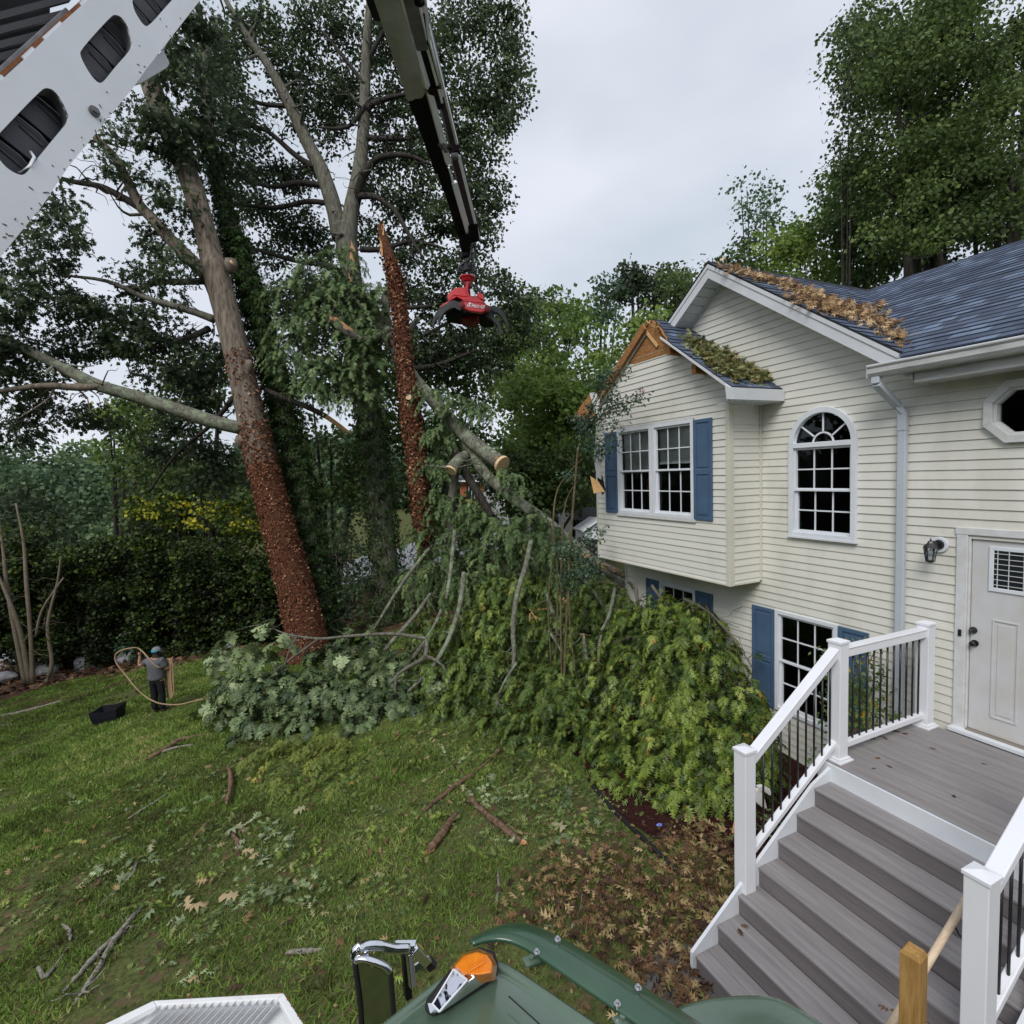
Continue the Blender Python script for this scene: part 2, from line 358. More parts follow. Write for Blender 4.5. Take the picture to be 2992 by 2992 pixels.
for g0, g1, xx in ((zm+.018, CZ-.07, XW+.01), (Zb+.084, zm-.004, XW+.035)):
    for i in (1, 2): yy = a+.03+(b-a-.06)*i/3; mb.box(xx-.006, xx+.004, yy-.009, yy+.009, g0, g1)
    zz = (g0+g1)/2; mb.box(xx-.008, xx+.006, a+.03, b-.03, zz-.009, zz+.009)
ring(mb, .15, .13, XW+.0, XW+.012, n=14)
for th in (math.radians(38), math.pi/2, math.radians(142)):
    p0 = (XW+.006, CY+.14*math.cos(th), CZ+.14*math.sin(th)); p1 = (XW+.006, CY+.4*math.cos(th), CZ+.4*math.sin(th)); mb.beam(p0, p1, .018, .012, (1, 0, 0))
mb.build('grille', M['white'], aw)
mb = MB(); mb.face([(XW+.02, *q) for q in arc(CY, CZ, .4)]); mb.face([(XW+.02, a, zm), (XW+.02, a, CZ-.02), (XW+.02, b, CZ-.02), (XW+.02, b, zm)]); mb.face([(XW+.042, a, Zb+.04), (XW+.042, a, zm), (XW+.042, b, zm), (XW+.042, b, Zb+.04)])
mb.build('pane', M['glass'], aw)
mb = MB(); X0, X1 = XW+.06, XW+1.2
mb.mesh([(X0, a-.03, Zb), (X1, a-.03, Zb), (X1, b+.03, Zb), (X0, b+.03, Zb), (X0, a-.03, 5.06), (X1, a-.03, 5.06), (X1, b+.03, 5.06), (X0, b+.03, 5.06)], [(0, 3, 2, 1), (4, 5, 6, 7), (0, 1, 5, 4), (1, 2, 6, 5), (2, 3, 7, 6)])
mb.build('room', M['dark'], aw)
# octagon window
mb = MB()
def octr(mb, ro, ri, x0, x1):
    f8 = lambda r: [(OC[0]+r/math.cos(math.pi/8)*math.cos(math.pi/8+k*math.pi/4), OC[1]+r/math.cos(math.pi/8)*math.sin(math.pi/8+k*math.pi/4)) for k in range(9)]
    o, i = f8(ro), f8(ri)
    for k in range(8):
        q = [(x0, *o[k]), (x0, *o[k+1]), (x0, *i[k+1]), (x0, *i[k])]; p = [(x1, a_, b_) for _, a_, b_ in q]
        mb.mesh(q+p, [(0, 1, 2, 3), (7, 6, 5, 4), (0, 4, 5, 1), (2, 6, 7, 3), (0, 3, 7, 4), (1, 5, 6, 2)])
octr(mb, .30, .225, XW-.06, XW+.03); octr(mb, .24, .20, XW-.03, XW+.06)
ow = mb.build('window', M['whiteold'], house, bevel=.004)
mb = MB(); mb.face([(XW+.03, OC[0]+.23*math.cos(math.pi/8+k*math.pi/4), OC[1]+.23*math.sin(math.pi/8+k*math.pi/4)) for k in range(8)]); mb.build('pane', M['glass'], ow)
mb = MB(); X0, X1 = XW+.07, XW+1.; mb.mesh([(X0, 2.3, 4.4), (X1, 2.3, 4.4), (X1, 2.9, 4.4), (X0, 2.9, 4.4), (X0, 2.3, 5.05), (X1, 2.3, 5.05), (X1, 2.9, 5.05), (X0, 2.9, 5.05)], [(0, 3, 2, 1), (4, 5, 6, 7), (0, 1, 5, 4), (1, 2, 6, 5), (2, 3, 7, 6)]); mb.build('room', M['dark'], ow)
# ---- door
DZ = 1.452; DY1, DY0 = 2.98, 2.067
mb = MB()
mb.box(XW-.03, XW+.05, DY1+.02, DY1+.12, 1.40, 3.56); mb.box(XW-.03, XW+.05, DY0-.12, DY0-.02, 1.40, 3.56); mb.box(XW-.034, XW+.05, DY0-.13, DY1+.13, 3.50, 3.575)
mb.box(XW-.015, XW+.05, DY1+.0, DY1+.02, 1.45, 3.50)
fr = mb.build('door_casing', M['whiteold'], house, bevel=.006)
mb = MB(); mb.box(XW-.10, XW-.002, DY0-.12, DY1+.13, 1.395, 1.44); mb.build('door_sill', M['white'], house, bevel=.005)
mb = MB(); mb.box(XW-.04, XW+.06, DY0, DY1, 1.44, 1.452); mb.build('threshold', M['brass'], house)
mb = MB(); mb.box(XW+.008, XW+.05, DY0, DY1-.006, DZ+.004, 3.494); dr = mb.build('door', M['door'], house, bevel=.002)
def pnl(mb, y0, y1, z0, z1, x=XW+.008):
    frame_ring(mb, x-.0, y0, y1, z0, z1, .018, .009, .0); mb.box(x-.006, x-.0, y0+.045, y1-.045, z0+.045, z1-.045)
mb = MB(); pnl(mb, 2.575, 2.79, 1.64, 2.66); pnl(mb, 2.25, 2.465, 1.64, 2.66); mb.build('door_panel', M['door'], dr, bevel=.004)
wy1 = onp(2905.6/K, 1611/K, 0, XW)[1]; wz1 = 3.36; wz0 = onp(2905.6/K, 1717/K, 0, XW)[2]; wy0 = 2.52-(wy1-2.52)
mb = MB(); frame_ring(mb, XW+.008, wy0-.04, wy1+.04, wz0-.04, wz1+.04, .04, .014, .0); dw = mb.build('door_window', M['white'], dr, bevel=.004)
mb = MB(); mb.box(XW+.001, XW+.0075, wy0, wy1, wz0, wz1)
mt = mat('leaded_glass', (.02, .025, .03), .08, .6); mb.build('door_pane', mt, dr)
mb = MB(); 
for zz in np.linspace(wz0+.03, wz1-.03, 7): mb.box(XW-.003, XW+.001, wy0, wy1, zz-.003, zz+.003)
for yy in (wy0+.03, (wy0+wy1)/2-.035, (wy0+wy1)/2+.035, wy1-.03, (wy0+wy1)/2-.15, (wy0+wy1)/2+.15): mb.box(XW-.004, XW+.001, yy-.003, yy+.003, wz0, wz1)
mb.build('leading', M['whiteold'], dr)
for zz, rr in ((2.42, .030), (2.275, .028)):
    kp = onp((2844 if zz > 2.3 else 2848)/K, (1841 if zz > 2.3 else 1879)/K, 0, XW)
    mb = MB(); mb.cyl((XW+.008, kp.y, kp.z), (XW-.012, kp.y, kp.z), .034, 20); mb.tube([(XW-.01, kp.y, kp.z), (XW-.03, kp.y, kp.z), (XW-.04, kp.y, kp.z), (XW-.06, kp.y, kp.z), (XW-.066, kp.y, kp.z)], [.012, .012, .026, .026, .015] if zz < 2.3 else [.03, .026, .02, .012, .005], 16)
    mb.build('door_knob', M['black'], dr, smooth=False, bevel=.002)
kp = onp(2805/K, 1848/K, 0, XW-.03); mb = MB(); mb.box(XW-.045, XW-.03, kp.y-.014, kp.y+.014, kp.z-.035, kp.z+.035); mb.build('doorbell', M['black'], house, bevel=.003)
# ---- wall lantern
lp = onp(1775, 1027, 0, XW); lm = MB()
lm.cyl((XW-.012, lp.y, lp.z), (XW-.04, lp.y, lp.z), .085, 24); lamp = lm.build('wall_lamp', M['white'], house, bevel=.006)
lm = MB(); lm.cyl((XW-.04, lp.y, lp.z), (XW-.065, lp.y, lp.z), .055, 20, .045)
Lx, Ly, Lz = XW-.19, lp.y, lp.z-.10
lm.tube([(XW-.06, Ly, lp.z), (XW-.12, Ly, lp.z+.03), (Lx, Ly, lp.z+.045)], [.022, .018, .012], 10)
lm.tube([(Lx, Ly, lp.z+.085), (Lx, Ly, lp.z+.06), (Lx, Ly, lp.z+.05), (Lx, Ly, lp.z+.03), (Lx, Ly, lp.z-.005), (Lx, Ly, lp.z-.02)], [.003, .008, .02, .03, .062, .066], 6)
for k in range(6):
    a0 = 2*math.pi*k/6; lm.beam((Lx+.06*math.cos(a0), Ly+.06*math.sin(a0), lp.z-.02), (Lx+.038*math.cos(a0), Ly+.038*math.sin(a0), lp.z-.16), .006, .006, (1, .1, 0))
lm.tube([(Lx, Ly, lp.z-.158), (Lx, Ly, lp.z-.17), (Lx, Ly, lp.z-.185)], [.042, .04, .008], 6)
lm.build('lantern_frame', M['black'], lamp)
lm = MB(); lm.tube([(Lx, Ly, lp.z-.02), (Lx, Ly, lp.z-.158)], [.055, .034], 6, cap=False); lm.build('lantern_glass', M['glass'], lamp)
lm = MB(); lm.tube([(Lx, Ly, lp.z-.04), (Lx, Ly, lp.z-.06), (Lx, Ly, lp.z-.09), (Lx, Ly, lp.z-.11)], [.008, .022, .026, .01], 12); lm.build('bulb', M['white'], lamp, smooth=True)
# ---- roofs
XE = 6.15; s_ = (RZ-EAVE)/(10.05-XE)
mb = MB(); sl = math.hypot(1, s_)
vdir = Vector((1, 0, s_)).normalized(); nrm = Vector((-s_, 0, 1)).normalized(); tot = (10.05-XE)*sl
rowsr = [(i*.143, min((i+1)*.143, tot)) for i in range(int(tot/.143)+1) if i*.143 < tot-.01]
valley = lambda v: 3.38 + (RY-3.38)*(v/tot)
courses(mb, (XE-.04, 0, EAVE+.0), (0, 1, 0), vdir, nrm, rowsr, lambda v: -1.5, lambda v: valley(v)+.05, .014, base=.003, wob=.004)
main_roof = mb.build('roof', M['roof'], house)
mb = MB(); mb.face([(10.05, -1.5, RZ), (10.05, 10, RZ), (16, 10, 4.9), (16, -1.5, 4.9)]); mb.build('rear_roof', M['roof'], house)
# gable roof, right and left slopes
tot2 = math.hypot(RY-3.38, RZ-EAVE)
for sg in (-1, 1):
    mb = MB(); vd = Vector((0, -sg*(RY-3.38), RZ-EAVE)).normalized(); nn = Vector((0, sg*(RZ-EAVE), RY-3.38)).normalized()
    rr = [(i*.143, min((i+1)*.143, tot2)) for i in range(int(tot2/.143)+1) if i*.143 < tot2-.01]
    O = (0, RY+sg*(RY-3.38), EAVE)
    courses(mb, O, (1, 0, 0), vd, nn, rr, lambda v: 6.235, lambda v: (XE+(10.05-XE)*(v/tot2)) if sg < 0 else 10.05, .014, base=.003, wob=.004)
    mb.build('gable_roof', M['roof'], house)
mb = MB()
for i in range(22):
    x0 = 6.24+i*.175; mb.prism([(x0, RY-.15, RZ-.10), (x0, RY, RZ+.025+.006*(i % 2)), (x0, RY+.15, RZ-.10), (x0, RY, RZ-.005)], (.185, 0, -.004))
for i in range(40):
    y0 = 6.1-i*.2; 
    mb.prism([(9.9, y0, RZ-.07), (10.05, y0, RZ+.03+.006*(i % 2)), (10.2, y0, RZ-.07), (10.05, y0, RZ)], (0, -.21, -.004))
mb.build('ridge_cap', mat('ridge_shingle', (.03, .034, .045), .9, .2, var=.3, scale=20), house)
# rake boards, drip edge, soffit
def rake(sg, X=6.235):
    y1 = RY+sg*(RY-3.38); mb = MB()
    A = Vector((X, RY, RZ-.015)); B = Vector((X, y1, EAVE-.015))
    for (o0, o1, t, xx) in ((0., .17, .02, X), (0, .05, .012, X-.012)):
        mb.prism([(xx, RY, RZ-.02-o0), (xx, y1, EAVE-.02-o0), (xx, y1, EAVE-.02-o1*1.2), (xx, RY, RZ-.02-o1*1.22)], (t, 0, 0))
    mb.build('fascia', M['fascia'], house, bevel=.003)
    mb = MB(); n = 22
    for k in range(n):
        a, b = k/n, (k+1)/n-.004
        P = lambda q, x: Vector((x, RY+(y1-RY)*q, RZ-.235+(EAVE-RZ)*q))
        mb.prism([P(a, X+.02), P(b, X+.02), P(b, XW+.0), P(a, XW+.0)], (0, 0, .012))
    mb.build('soffit', M['fascia'], house)
    mb = MB(); mb.prism([(XW-.03, RY, RZ-.22), (XW-.03, y1, EAVE-.22), (XW-.03, y1, EAVE-.27), (XW-.03, RY, RZ-.27)], (.02, 0, 0)); mb.build('frieze_trim', M['fascia'], house)
rake(-1); rake(1)
mb = MB(); mb.beam((6.228, RY, RZ+.004), (6.228, 3.39, EAVE+.004), .012, .02, (1, 0, 0)); mb.beam((6.228, RY, RZ+.004), (6.228, 9.05, EAVE+.004), .012, .02, (1, 0, 0)); mb.build('drip_edge', M['paper'], house)
# gutter and eave
mb = MB(); GY = 3.77
prof = [(0, 0), (-.10, .01), (-.125, .05), (-.12, .10), (-.135, .12), (-.135, .13), (-.12, .13), (-.105, .1), (-.11, .05), (-.09, .02), (-.01, .015), (-.01, .12), (0, .12)]
mb.prism([(6.22+a, -1.5, EAVE-.155+b) for a, b in prof], (0, GY+1.5, 0)); 
mb.box(6.09, 6.215, GY-.004, GY+.004, EAVE-.15, EAVE-.03)
mb.build('gutter', M['gutter'], house)
mb = MB(); mb.box(6.083, 6.103, -1.5, GY+.004, EAVE-.028, EAVE-.012); mb.build('gutter_lip', M['white'], house, bevel=.003)
mb = MB(); mb.box(6.222, 6.245, -1.5, 3.36, EAVE-.26, EAVE-.0); mb.box(6.247, XW+.0, -1.5, 3.36, EAVE-.262, EAVE-.245); mb.build('eave_fascia', M['gutter'], house)
# downspout
dy = 3.64; mb = MB()
pts = [(6.15, 3.70, 5.225), (6.15, 3.70, 5.14), (6.48, 3.66, 4.90), (XW-.06, 3.62, 4.82), (XW-.06, 3.62, .3)]
for i in range(4):
    mb.beam(pts[i], pts[i+1], .088, .062, (1, 0, 0) if i in (0, 3) else (0, 0, 1))
mb.box(XW-.098, XW-.022, 3.573, 3.667, 4.62, 4.83)
mb.build('downspout', M['downspout'], house, bevel=.01)
# ================================================================ BAY ROOF (storm damaged)
ZR, BS = 6.774, .72
rnd = random.Random(3)
tt = math.hypot(2.0, 2.0*BS); rows3 = [(i*.143, min((i+1)*.143, tt)) for i in range(int(tt/.143)+1) if i*.143 < tt-.01]
jag = {}
def xr(v):
    u = v/tt
    if u < .62: return 5.60
    k = round(v, 3)
    if k not in jag: jag[k] = 5.62 + .40*((u-.62)/.38)**.8 + rnd.uniform(-.02, .05)
    return jag[k]
jl = {}
def xl(v):
    u = v/tt; k = round(v, 3)
    if k not in jl: jl[k] = (5.62 if u < .13 else 5.93 + rnd.uniform(-.06, .09))
    return jl[k]
mb = MB(); courses(mb, (0, 5.2, 5.334), (1, 0, 0), Vector((0, 2, 1.44)).normalized(), Vector((0, -1.44, 2)).normalized(), rows3, xr, lambda v: XW+.02, .014, base=.003, wob=.006)
mb.build('bay_roof', M['roof'], house)
mb = MB(); courses(mb, (0, 9.2, 5.334), (1, 0, 0), Vector((0, -2, 1.44)).normalized(), Vector((0, 1.44, 2)).normalized(), rows3, xl, lambda v: XW+.02, .014, base=.003, wob=.006)
mb.build('bay_roof', M['roof'], house)
# sheathing boards under the shingles, broken edge showing
mb = MB()
for sg, xf in ((-1, xr), (1, xl)):
    for i, (v0, v1) in enumerate(rows3):
        u0, u1 = v0/tt, v1/tt; y0, y1 = 7.2+sg*2*(1-u0), 7.2+sg*2*(1-u1); z0, z1 = 5.334+1.44*u0-.012, 5.334+1.44*u1-.012
        ex = .05 if (sg > 0 or u0 > .6) else -.012
        a, b = xf(v0)-ex*rnd.random(), xf(v1)-ex*rnd.random()
        mb.prism([(a, y0, z0), (XW, y0, z0), (XW, y1, z1), (b, y1, z1)], (0, 0, -.022))
mb.build('roof_sheathing', M['osb'], house)
# rafters and exposed gable board
def one(name, m, f, **k):
    mb = MB(); f(mb); return mb.build(name, m, house, **k)
mb = MB()
mb.prism([(XB-.012, 7.2, 6.70), (XB-.012, 6.62, 6.27), (XB-.012, 6.58, 6.12), (XB-.012, 7.62, 6.12), (XB-.012, 7.9, 6.19)], (.012, 0, 0))
mb.build('gable_board', M['osb'], house)
for a, b, w, h_ in (((XB-.09, 7.24, 6.66), (XB-.09, 9.05, 5.36), .04, .13), ((5.66, 9.1, 5.36), (6.2, 9.1, 5.36), .04, .12), ((5.70, 5.98, 5.72), (XB, 5.98, 5.72), .09, .13), ((5.70, 6.5, 6.10), (XB, 6.5, 6.10), .09, .13), ((5.70, 5.30, 5.24), (5.93, 5.30, 5.24), .04, .1)):
    one('rafter', M['osb'], lambda m_: m_.beam(a, b, w, h_))
mb = MB()   # splinters of fresh wood along the tear
for i in range(46):
    u = rnd.random(); y = 7.2+1.75*u; z = ZR-.72*(y-7.2)-.02
    if i < 14: y = 7.2-.3*rnd.random(); z = ZR-.72*(7.2-y)-.02
    x = 5.93+rnd.uniform(-.09, .04); d = Vector((rnd.uniform(-.1, .02), rnd.uniform(-.1, .1), rnd.uniform(-.09, .03)))
    p = Vector((x, y, z)); w = rnd.uniform(.012, .035); q = Vector((0, 1, -.7))*w
    mb.mesh([p-q, p+q, p+d, p+Vector((0, 0, -.02))], [(0, 1, 2), (0, 2, 3), (1, 3, 2), (0, 3, 1)])
for a, b, w in (((5.905, 7.30, 6.60), (5.905, 7.92, 6.14), .03), ((5.89, 7.26, 6.585), (5.89, 6.98, 6.28), .05)): mb.beam(a, b, .012, w)
mb.build('splintered_wood', M['splinter'], house)
mb = MB()   # trim board left on the gable: narrow cream strip down the left rake
mb.beam((XB-.035, 7.24, 6.58), (XB-.035, 8.85, 5.42), .022, .05); mb.build('rake_trim', M['trimcream'], house)
# right rake: narrow edge board, boxed eave end, soffit, torn scrap
mb = MB(); mb.prism([(5.60, 5.2, 5.325), (5.60, 6.58, 6.315), (5.60, 6.58, 6.28), (5.60, 5.2, 5.275)], (.02, 0, 0))
mb.prism([(5.585, 5.17, 5.32), (XW-.02, 5.155, 5.32), (XW-.02, 5.155, 5.165), (5.585, 5.17, 5.165)], (0, .02, 0))
mb.prism([(5.585, 5.19, 5.32), (5.585, 5.30, 5.38), (5.585, 5.27, 5.18), (5.585, 5.19, 5.165)], (.02, 0, 0))
mb.build('fascia', M['fascia'], house, bevel=.003)
mb = MB(); mb.face([(5.60, 5.19, 5.166), (XW-.02, 5.18, 5.166), (XW-.02, 5.55, 5.15), (5.95, 5.55, 5.15), (5.64, 5.33, 5.155)])
for k in range(6): mb.box(5.7+k*.14, 5.704+k*.14, 5.19, 5.54, 5.145, 5.152)
mb.build('soffit', M['fascia'], house)
mb = MB()
o = V(1358, 742, 8.25)
pts = [V(1341, 732, 7.95), V(1352, 738, 7.9), V(1362, 733, 8.05), V(1379, 731, 8.2), V(1380, 752, 8.2), V(1362, 762, 8.1), V(1356, 771, 8.0), V(1350, 764, 8.0), V(1340, 766, 7.95), V(1345, 750, 7.95)]
mb.prism(pts, -F_*.006); mb.build('torn_flashing', mat('bent_aluminium', (.42, .43, .46), .35, .5, var=.2, scale=9), house)
for q in (((1112, 742), (1123, 741), (1131, 752), (1130, 772), (1124, 790), (1119, 772)), ((1124, 822), (1130, 832), (1136, 868), (1134, 905), (1126, 900), (1120, 868))):
    one('torn_house_wrap', M.setdefault('wrap', mat('torn_white_wrap', (.62, .63, .62), .6, .3, var=.12, scale=14, bump=.4, bscale=22)), lambda m_: m_.prism([V(a, b, 9.8) for a, b in q], -F_*.03))
one('broken_board', M['osb'], lambda m_: m_.prism([V(a, b, 9.75) for a, b in ((1087, 786), (1094, 768), (1112, 745), (1118, 762), (1112, 782), (1092, 796))], -F_*.02))
one('broken_board', M['osb'], lambda m_: m_.prism([V(a, b, 9.6) for a, b in ((1101, 782), (1118, 774), (1124, 783), (1107, 794))], -F_*.03))
one('broken_board', M['splinter'], lambda m_: m_.prism([V(a, b, 9.6) for a, b in ((1113, 898), (1128, 908), (1141, 928), (1130, 929), (1120, 931))], -F_*.03))
mb = MB(); mb.prism([V(a, b, 9.85) for a, b in ((1124, 880), (1131, 875), (1143, 925), (1137, 934), (1129, 912))], F_*.03); mb.build('torn_underlay', M['paper'], house)
for nm in ('loose_cable',):
    mb = MB(); mb.tube([V(1383, 758, 8.3), V(1390, 768, 8.3), V(1405, 776, 8.4), V(1425, 775, 8.5), V(1440, 766, 8.6)], .006, 6); mb.build(nm, M['black'], house)
# ================================================================ PORCH
porch = thing('porch', 'grey composite entry deck and steps with white railings and black balusters', 'porch', (4.8, 2.6, 0))
def deckmat(name, c1, c2, ax=(1, 1, 1)):
    return mat(name, c1, .55, .3, col2=c2, scale=3.0, stretch=ax, detail=8, bump=.25, bscale=12, thr=(.3, .7))
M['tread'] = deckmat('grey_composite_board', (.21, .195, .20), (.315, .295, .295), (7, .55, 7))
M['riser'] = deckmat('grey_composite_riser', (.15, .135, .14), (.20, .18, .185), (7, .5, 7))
X0, T, RI, ZD, YS, YR = 4.7819, .2476, .1745, 1.394, 3.247, 1.50
mb = MB()
for i in range(13):
    xa = X0+.012+i*.1385
    if xa > XW-.12: break
    mb.box(xa, min(xa+.1345, XW-.11), .8, YS+.12, ZD-.025, ZD)
mb.build('deck_floor', M['tread'], porch, bevel=.003)
mb = MB(); mb.box(X0-.012, X0+.008, .8, YS+.13, ZD-.20, ZD-.004); mb.box(X0+.008, XW-.02, YS+.11, YS+.13, ZD-.23, ZD-.03)
mb.build('deck_fascia', M['white'], porch, bevel=.003)
for k in range(1, 8):
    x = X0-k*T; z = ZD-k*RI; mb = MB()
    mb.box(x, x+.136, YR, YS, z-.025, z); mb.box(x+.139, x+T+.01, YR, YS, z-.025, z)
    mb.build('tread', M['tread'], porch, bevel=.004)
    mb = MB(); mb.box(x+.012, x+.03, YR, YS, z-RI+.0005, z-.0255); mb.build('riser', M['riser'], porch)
def stringer(y0, y1):
    mb = MB(); k = 7.25
    a = [(X0+.0, ZD-.02), (X0-.05, ZD-RI+.03), (X0-T, ZD-RI+.03)]
    poly = [(X0-.01, ZD-RI+.10), (X0-7*T-.03, ZD-8*RI+.26), (X0-7*T-.03, -.15), (X0-7*T+.25, -.15), (X0-.01, ZD-RI-.35)]
    poly = [(X0-.01, ZD-RI+.012+.12), (X0-T-.02, ZD-RI+.03), (X0-7*T-.03, ZD-7*RI+.03), (X0-7*T-.03, -.2), (X0-.01, -.2)]
    mb.prism([(x, y0, z) for x, z in poly], (0, y1-y0, 0)); return mb.build('stringer', M['white'], porch, bevel=.002)
stringer(YS+.001, YS+.03); stringer(YR-.03, YR-.001)
def post(x, y, z0, z1, skirt=False):
    mb = MB(); h = .0635; mb.box(x-h, x+h, y-h, y+h, z0, z1-.03); p = mb.build('post', M['rail'], porch, bevel=.006)
    mb = MB(); mb.box(x-h-.008, x+h+.008, y-h-.008, y+h+.008, z1-.042, z1-.018)
    b = len(mb.v); c = h+.008; mb.mesh([(x-c, y-c, z1-.018), (x+c, y-c, z1-.018), (x+c, y+c, z1-.018), (x-c, y+c, z1-.018), (x, y, z1+.004)], [(0, 1, 4), (1, 2, 4), (2, 3, 4), (3, 0, 4)])
    mb.build('post_cap', M['rail'], p, bevel=.002)
    if skirt:
        mb = MB(); mb.box(x-h-.035, x+h+.035, y-h-.035, y+h+.035, z0, z0+.02); mb.box(x-h-.018, x+h+.018, y-h-.018, y+h+.018, z0+.02, z0+.04); mb.build('post_skirt', M['rail'], p, bevel=.004)
def railing(xa, za, xb, zb, y, n, zta, ztb, zba, zbb):
    for nm, a, b, w, h in (('top_rail', zta, ztb, .085, .085), ('bottom_rail', zba, zbb, .06, .062)):
        mb = MB(); mb.beam((xa, y, a-h/2), (xb, y, b-h/2), w, h, (0, 0, 1), True)
        if nm == 'top_rail': mb.beam((xa, y, a+.004), (xb, y, b+.004), w*1.18, .018, (0, 0, 1), True)
        mb.build(nm, M['rail'], porch, bevel=.008)
    for i in range(n):
        t = (i+.5)/n; x = xa+(xb-xa)*t; mb = MB(); mb.cyl((x, y, zba+(zbb-zba)*t-.012), (x, y, zta+(ztb-zta)*t-.075), .0095, 10)
        mb.build('baluster', M['black'], porch, smooth=True)
PX0, PX1, PX2 = 3.665, 4.915, 6.36
post(PX0, YS+.03, .36, 1.835); post(PX1, YS+.03, ZD, 2.60, True); post(PX2, YS+.03, ZD, 2.56, True)
railing(PX0+.06, 0, PX1-.06, 0, YS+.03, 10, 1.735, 2.505, .865, 1.60)
railing(PX1+.06, 0, PX2-.06, 0, YS+.03, 12, 2.495, 2.475, 1.555, 1.55)
YQ = 1.60-.03
post(PX0, YQ, .36, 1.88); post(PX1, YQ, ZD, 2.62, True)
railing(PX0+.06, 0, PX1-.06, 0, YQ, 10, 1.76, 2.53, .89, 1.625)
# white lattice skirt under the right side
mb = MB()
pl = [(X0-.05, ZD-.35), (X0-6.2*T, ZD-7*RI-.02), (X0-6.2*T, .02), (X0-.05, .02)]
yl = YR-.045
for i in range(26):
    x = 3.2+i*.07; zt = ZD-.30-(X0-x)*RI/T
    if zt > .1: mb.box(x, x+.045, yl-.004, yl, .0, zt)
for j in range(18):
    z = .03+j*.07; xl_ = X0-(ZD-.30-z)*T/RI
    if xl_ < X0-.1: mb.box(xl_, X0-.0, yl-.010, yl-.0045, z, z+.04)
mb.build('lattice_panel', M['rail'], porch)
mb = MB(); mb.beam((X0, YR-.04, ZD-.17), (X0-7*T, YR-.04, ZD-.17-7*RI), .03, .26, (0, 0, 1), True); mb.build('skirt_board', M['white'], porch, bevel=.003)
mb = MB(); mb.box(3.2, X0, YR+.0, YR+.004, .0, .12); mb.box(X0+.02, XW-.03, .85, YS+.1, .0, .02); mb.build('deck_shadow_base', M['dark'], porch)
# ---- temporary wooden post and handrail
M['lumber'] = mat('treated_lumber', (.28, .15, .045), .7, .2, col2=(.46, .28, .10), scale=5, stretch=(5, 5, .7), detail=6, bump=.2, bscale=30)
M['dowel'] = mat('pale_wood_dowel', (.58, .44, .30), .6, .25, col2=(.70, .57, .42), scale=6, stretch=(1, 6, 6))
wp = V(1724, 1800, 2.72); h = .046
hr = thing('wooden_handrail', 'temporary wooden handrail on a rough brown lumber post beside the steps', 'handrail', (wp.x, wp.y, 0))
mb = MB(); zt = wp.z+.03; ang = math.radians(8)
c, s = math.cos(ang)*h, math.sin(ang)*h
sq = lambda k, z: [(wp.x+k*(c*a-s*b), wp.y+k*(s*a+c*b), z) for a, b in ((-1, -1), (1, -1), (1, 1), (-1, 1))]
mb.mesh(sq(1, 0)+sq(1, zt-.025)+sq(.72, zt), [(0, 3, 2, 1), (0, 1, 5, 4), (1, 2, 6, 5), (2, 3, 7, 6), (3, 0, 4, 7), (4, 5, 9, 8), (5, 6, 10, 9), (6, 7, 11, 10), (7, 4, 8, 11), (8, 9, 10, 11)])
mb.build('post', M['lumber'], hr, bevel=.004)
yy = 1.77
ra, rb = onp(1808, 1722, 1, yy), onp(1692, 1915, 1, yy); d = ra-rb
mb = MB(); mb.cyl(rb-d*.25, ra+d*.22, .022, 20); mb.build('handrail', M['dowel'], hr, smooth=True)
for q in (.08, .92):
    p = rb+d*q; mb = MB(); mb.tube([p-Vector((0, 0, .02)), p-Vector((0, .03, .07)), p-Vector((0, .09, .09))], .006, 8); mb.build('bracket', M['black'], hr)
# ================================================================ LEAF AND BRANCH TOOLS
def np_mesh(name, verts, faces, mat_, parent=None, tint=None, smooth=False):
    """verts (n,3), faces (m,3) triangles"""
    me = bpy.data.meshes.new(name); n, m = len(verts), len(faces)
    me.vertices.add(n); me.vertices.foreach_set('co', np.ascontiguousarray(verts, 'f').ravel())
    me.loops.add(m*3); me.loops.foreach_set('vertex_index', np.ascontiguousarray(faces, 'i').ravel())
    me.polygons.add(m); me.polygons.foreach_set('loop_start', np.arange(0, m*3, 3, dtype='i')); me.polygons.foreach_set('loop_total', np.full(m, 3, 'i'))
    if smooth: me.polygons.foreach_set('use_smooth', np.ones(m, bool))
    me.update(calc_edges=True)
    if tint is not None:
        a = me.attributes.new('tint', 'FLOAT', 'POINT'); a.data.foreach_set('value', np.ascontiguousarray(tint, 'f'))
    me.materials.append(mat_)
    return link(name, me, parent)
def tpl(pts, tris): return np.array(pts, float), np.array(tris, int)
# pin oak: narrow midrib, pointed side lobes
T_PIN = tpl([(0,0,0),(.035,.14,0),(-.035,.14,0),(.28,.30,-.08),(-.28,.30,-.08),(.045,.34,.02),(-.045,.34,.02),(.38,.62,-.14),(-.38,.62,-.14),(.04,.58,.02),(-.04,.58,.02),(.26,.90,-.13),(-.26,.90,-.13),(.035,.76,0),(-.035,.76,0),(0,1.05,-.10)],
            [(0,1,2),(2,1,5),(2,5,6),(6,5,9),(6,9,10),(10,9,13),(10,13,14),(14,13,15),(1,3,5),(2,6,4),(5,7,9),(6,10,8),(9,11,13),(10,14,12)])
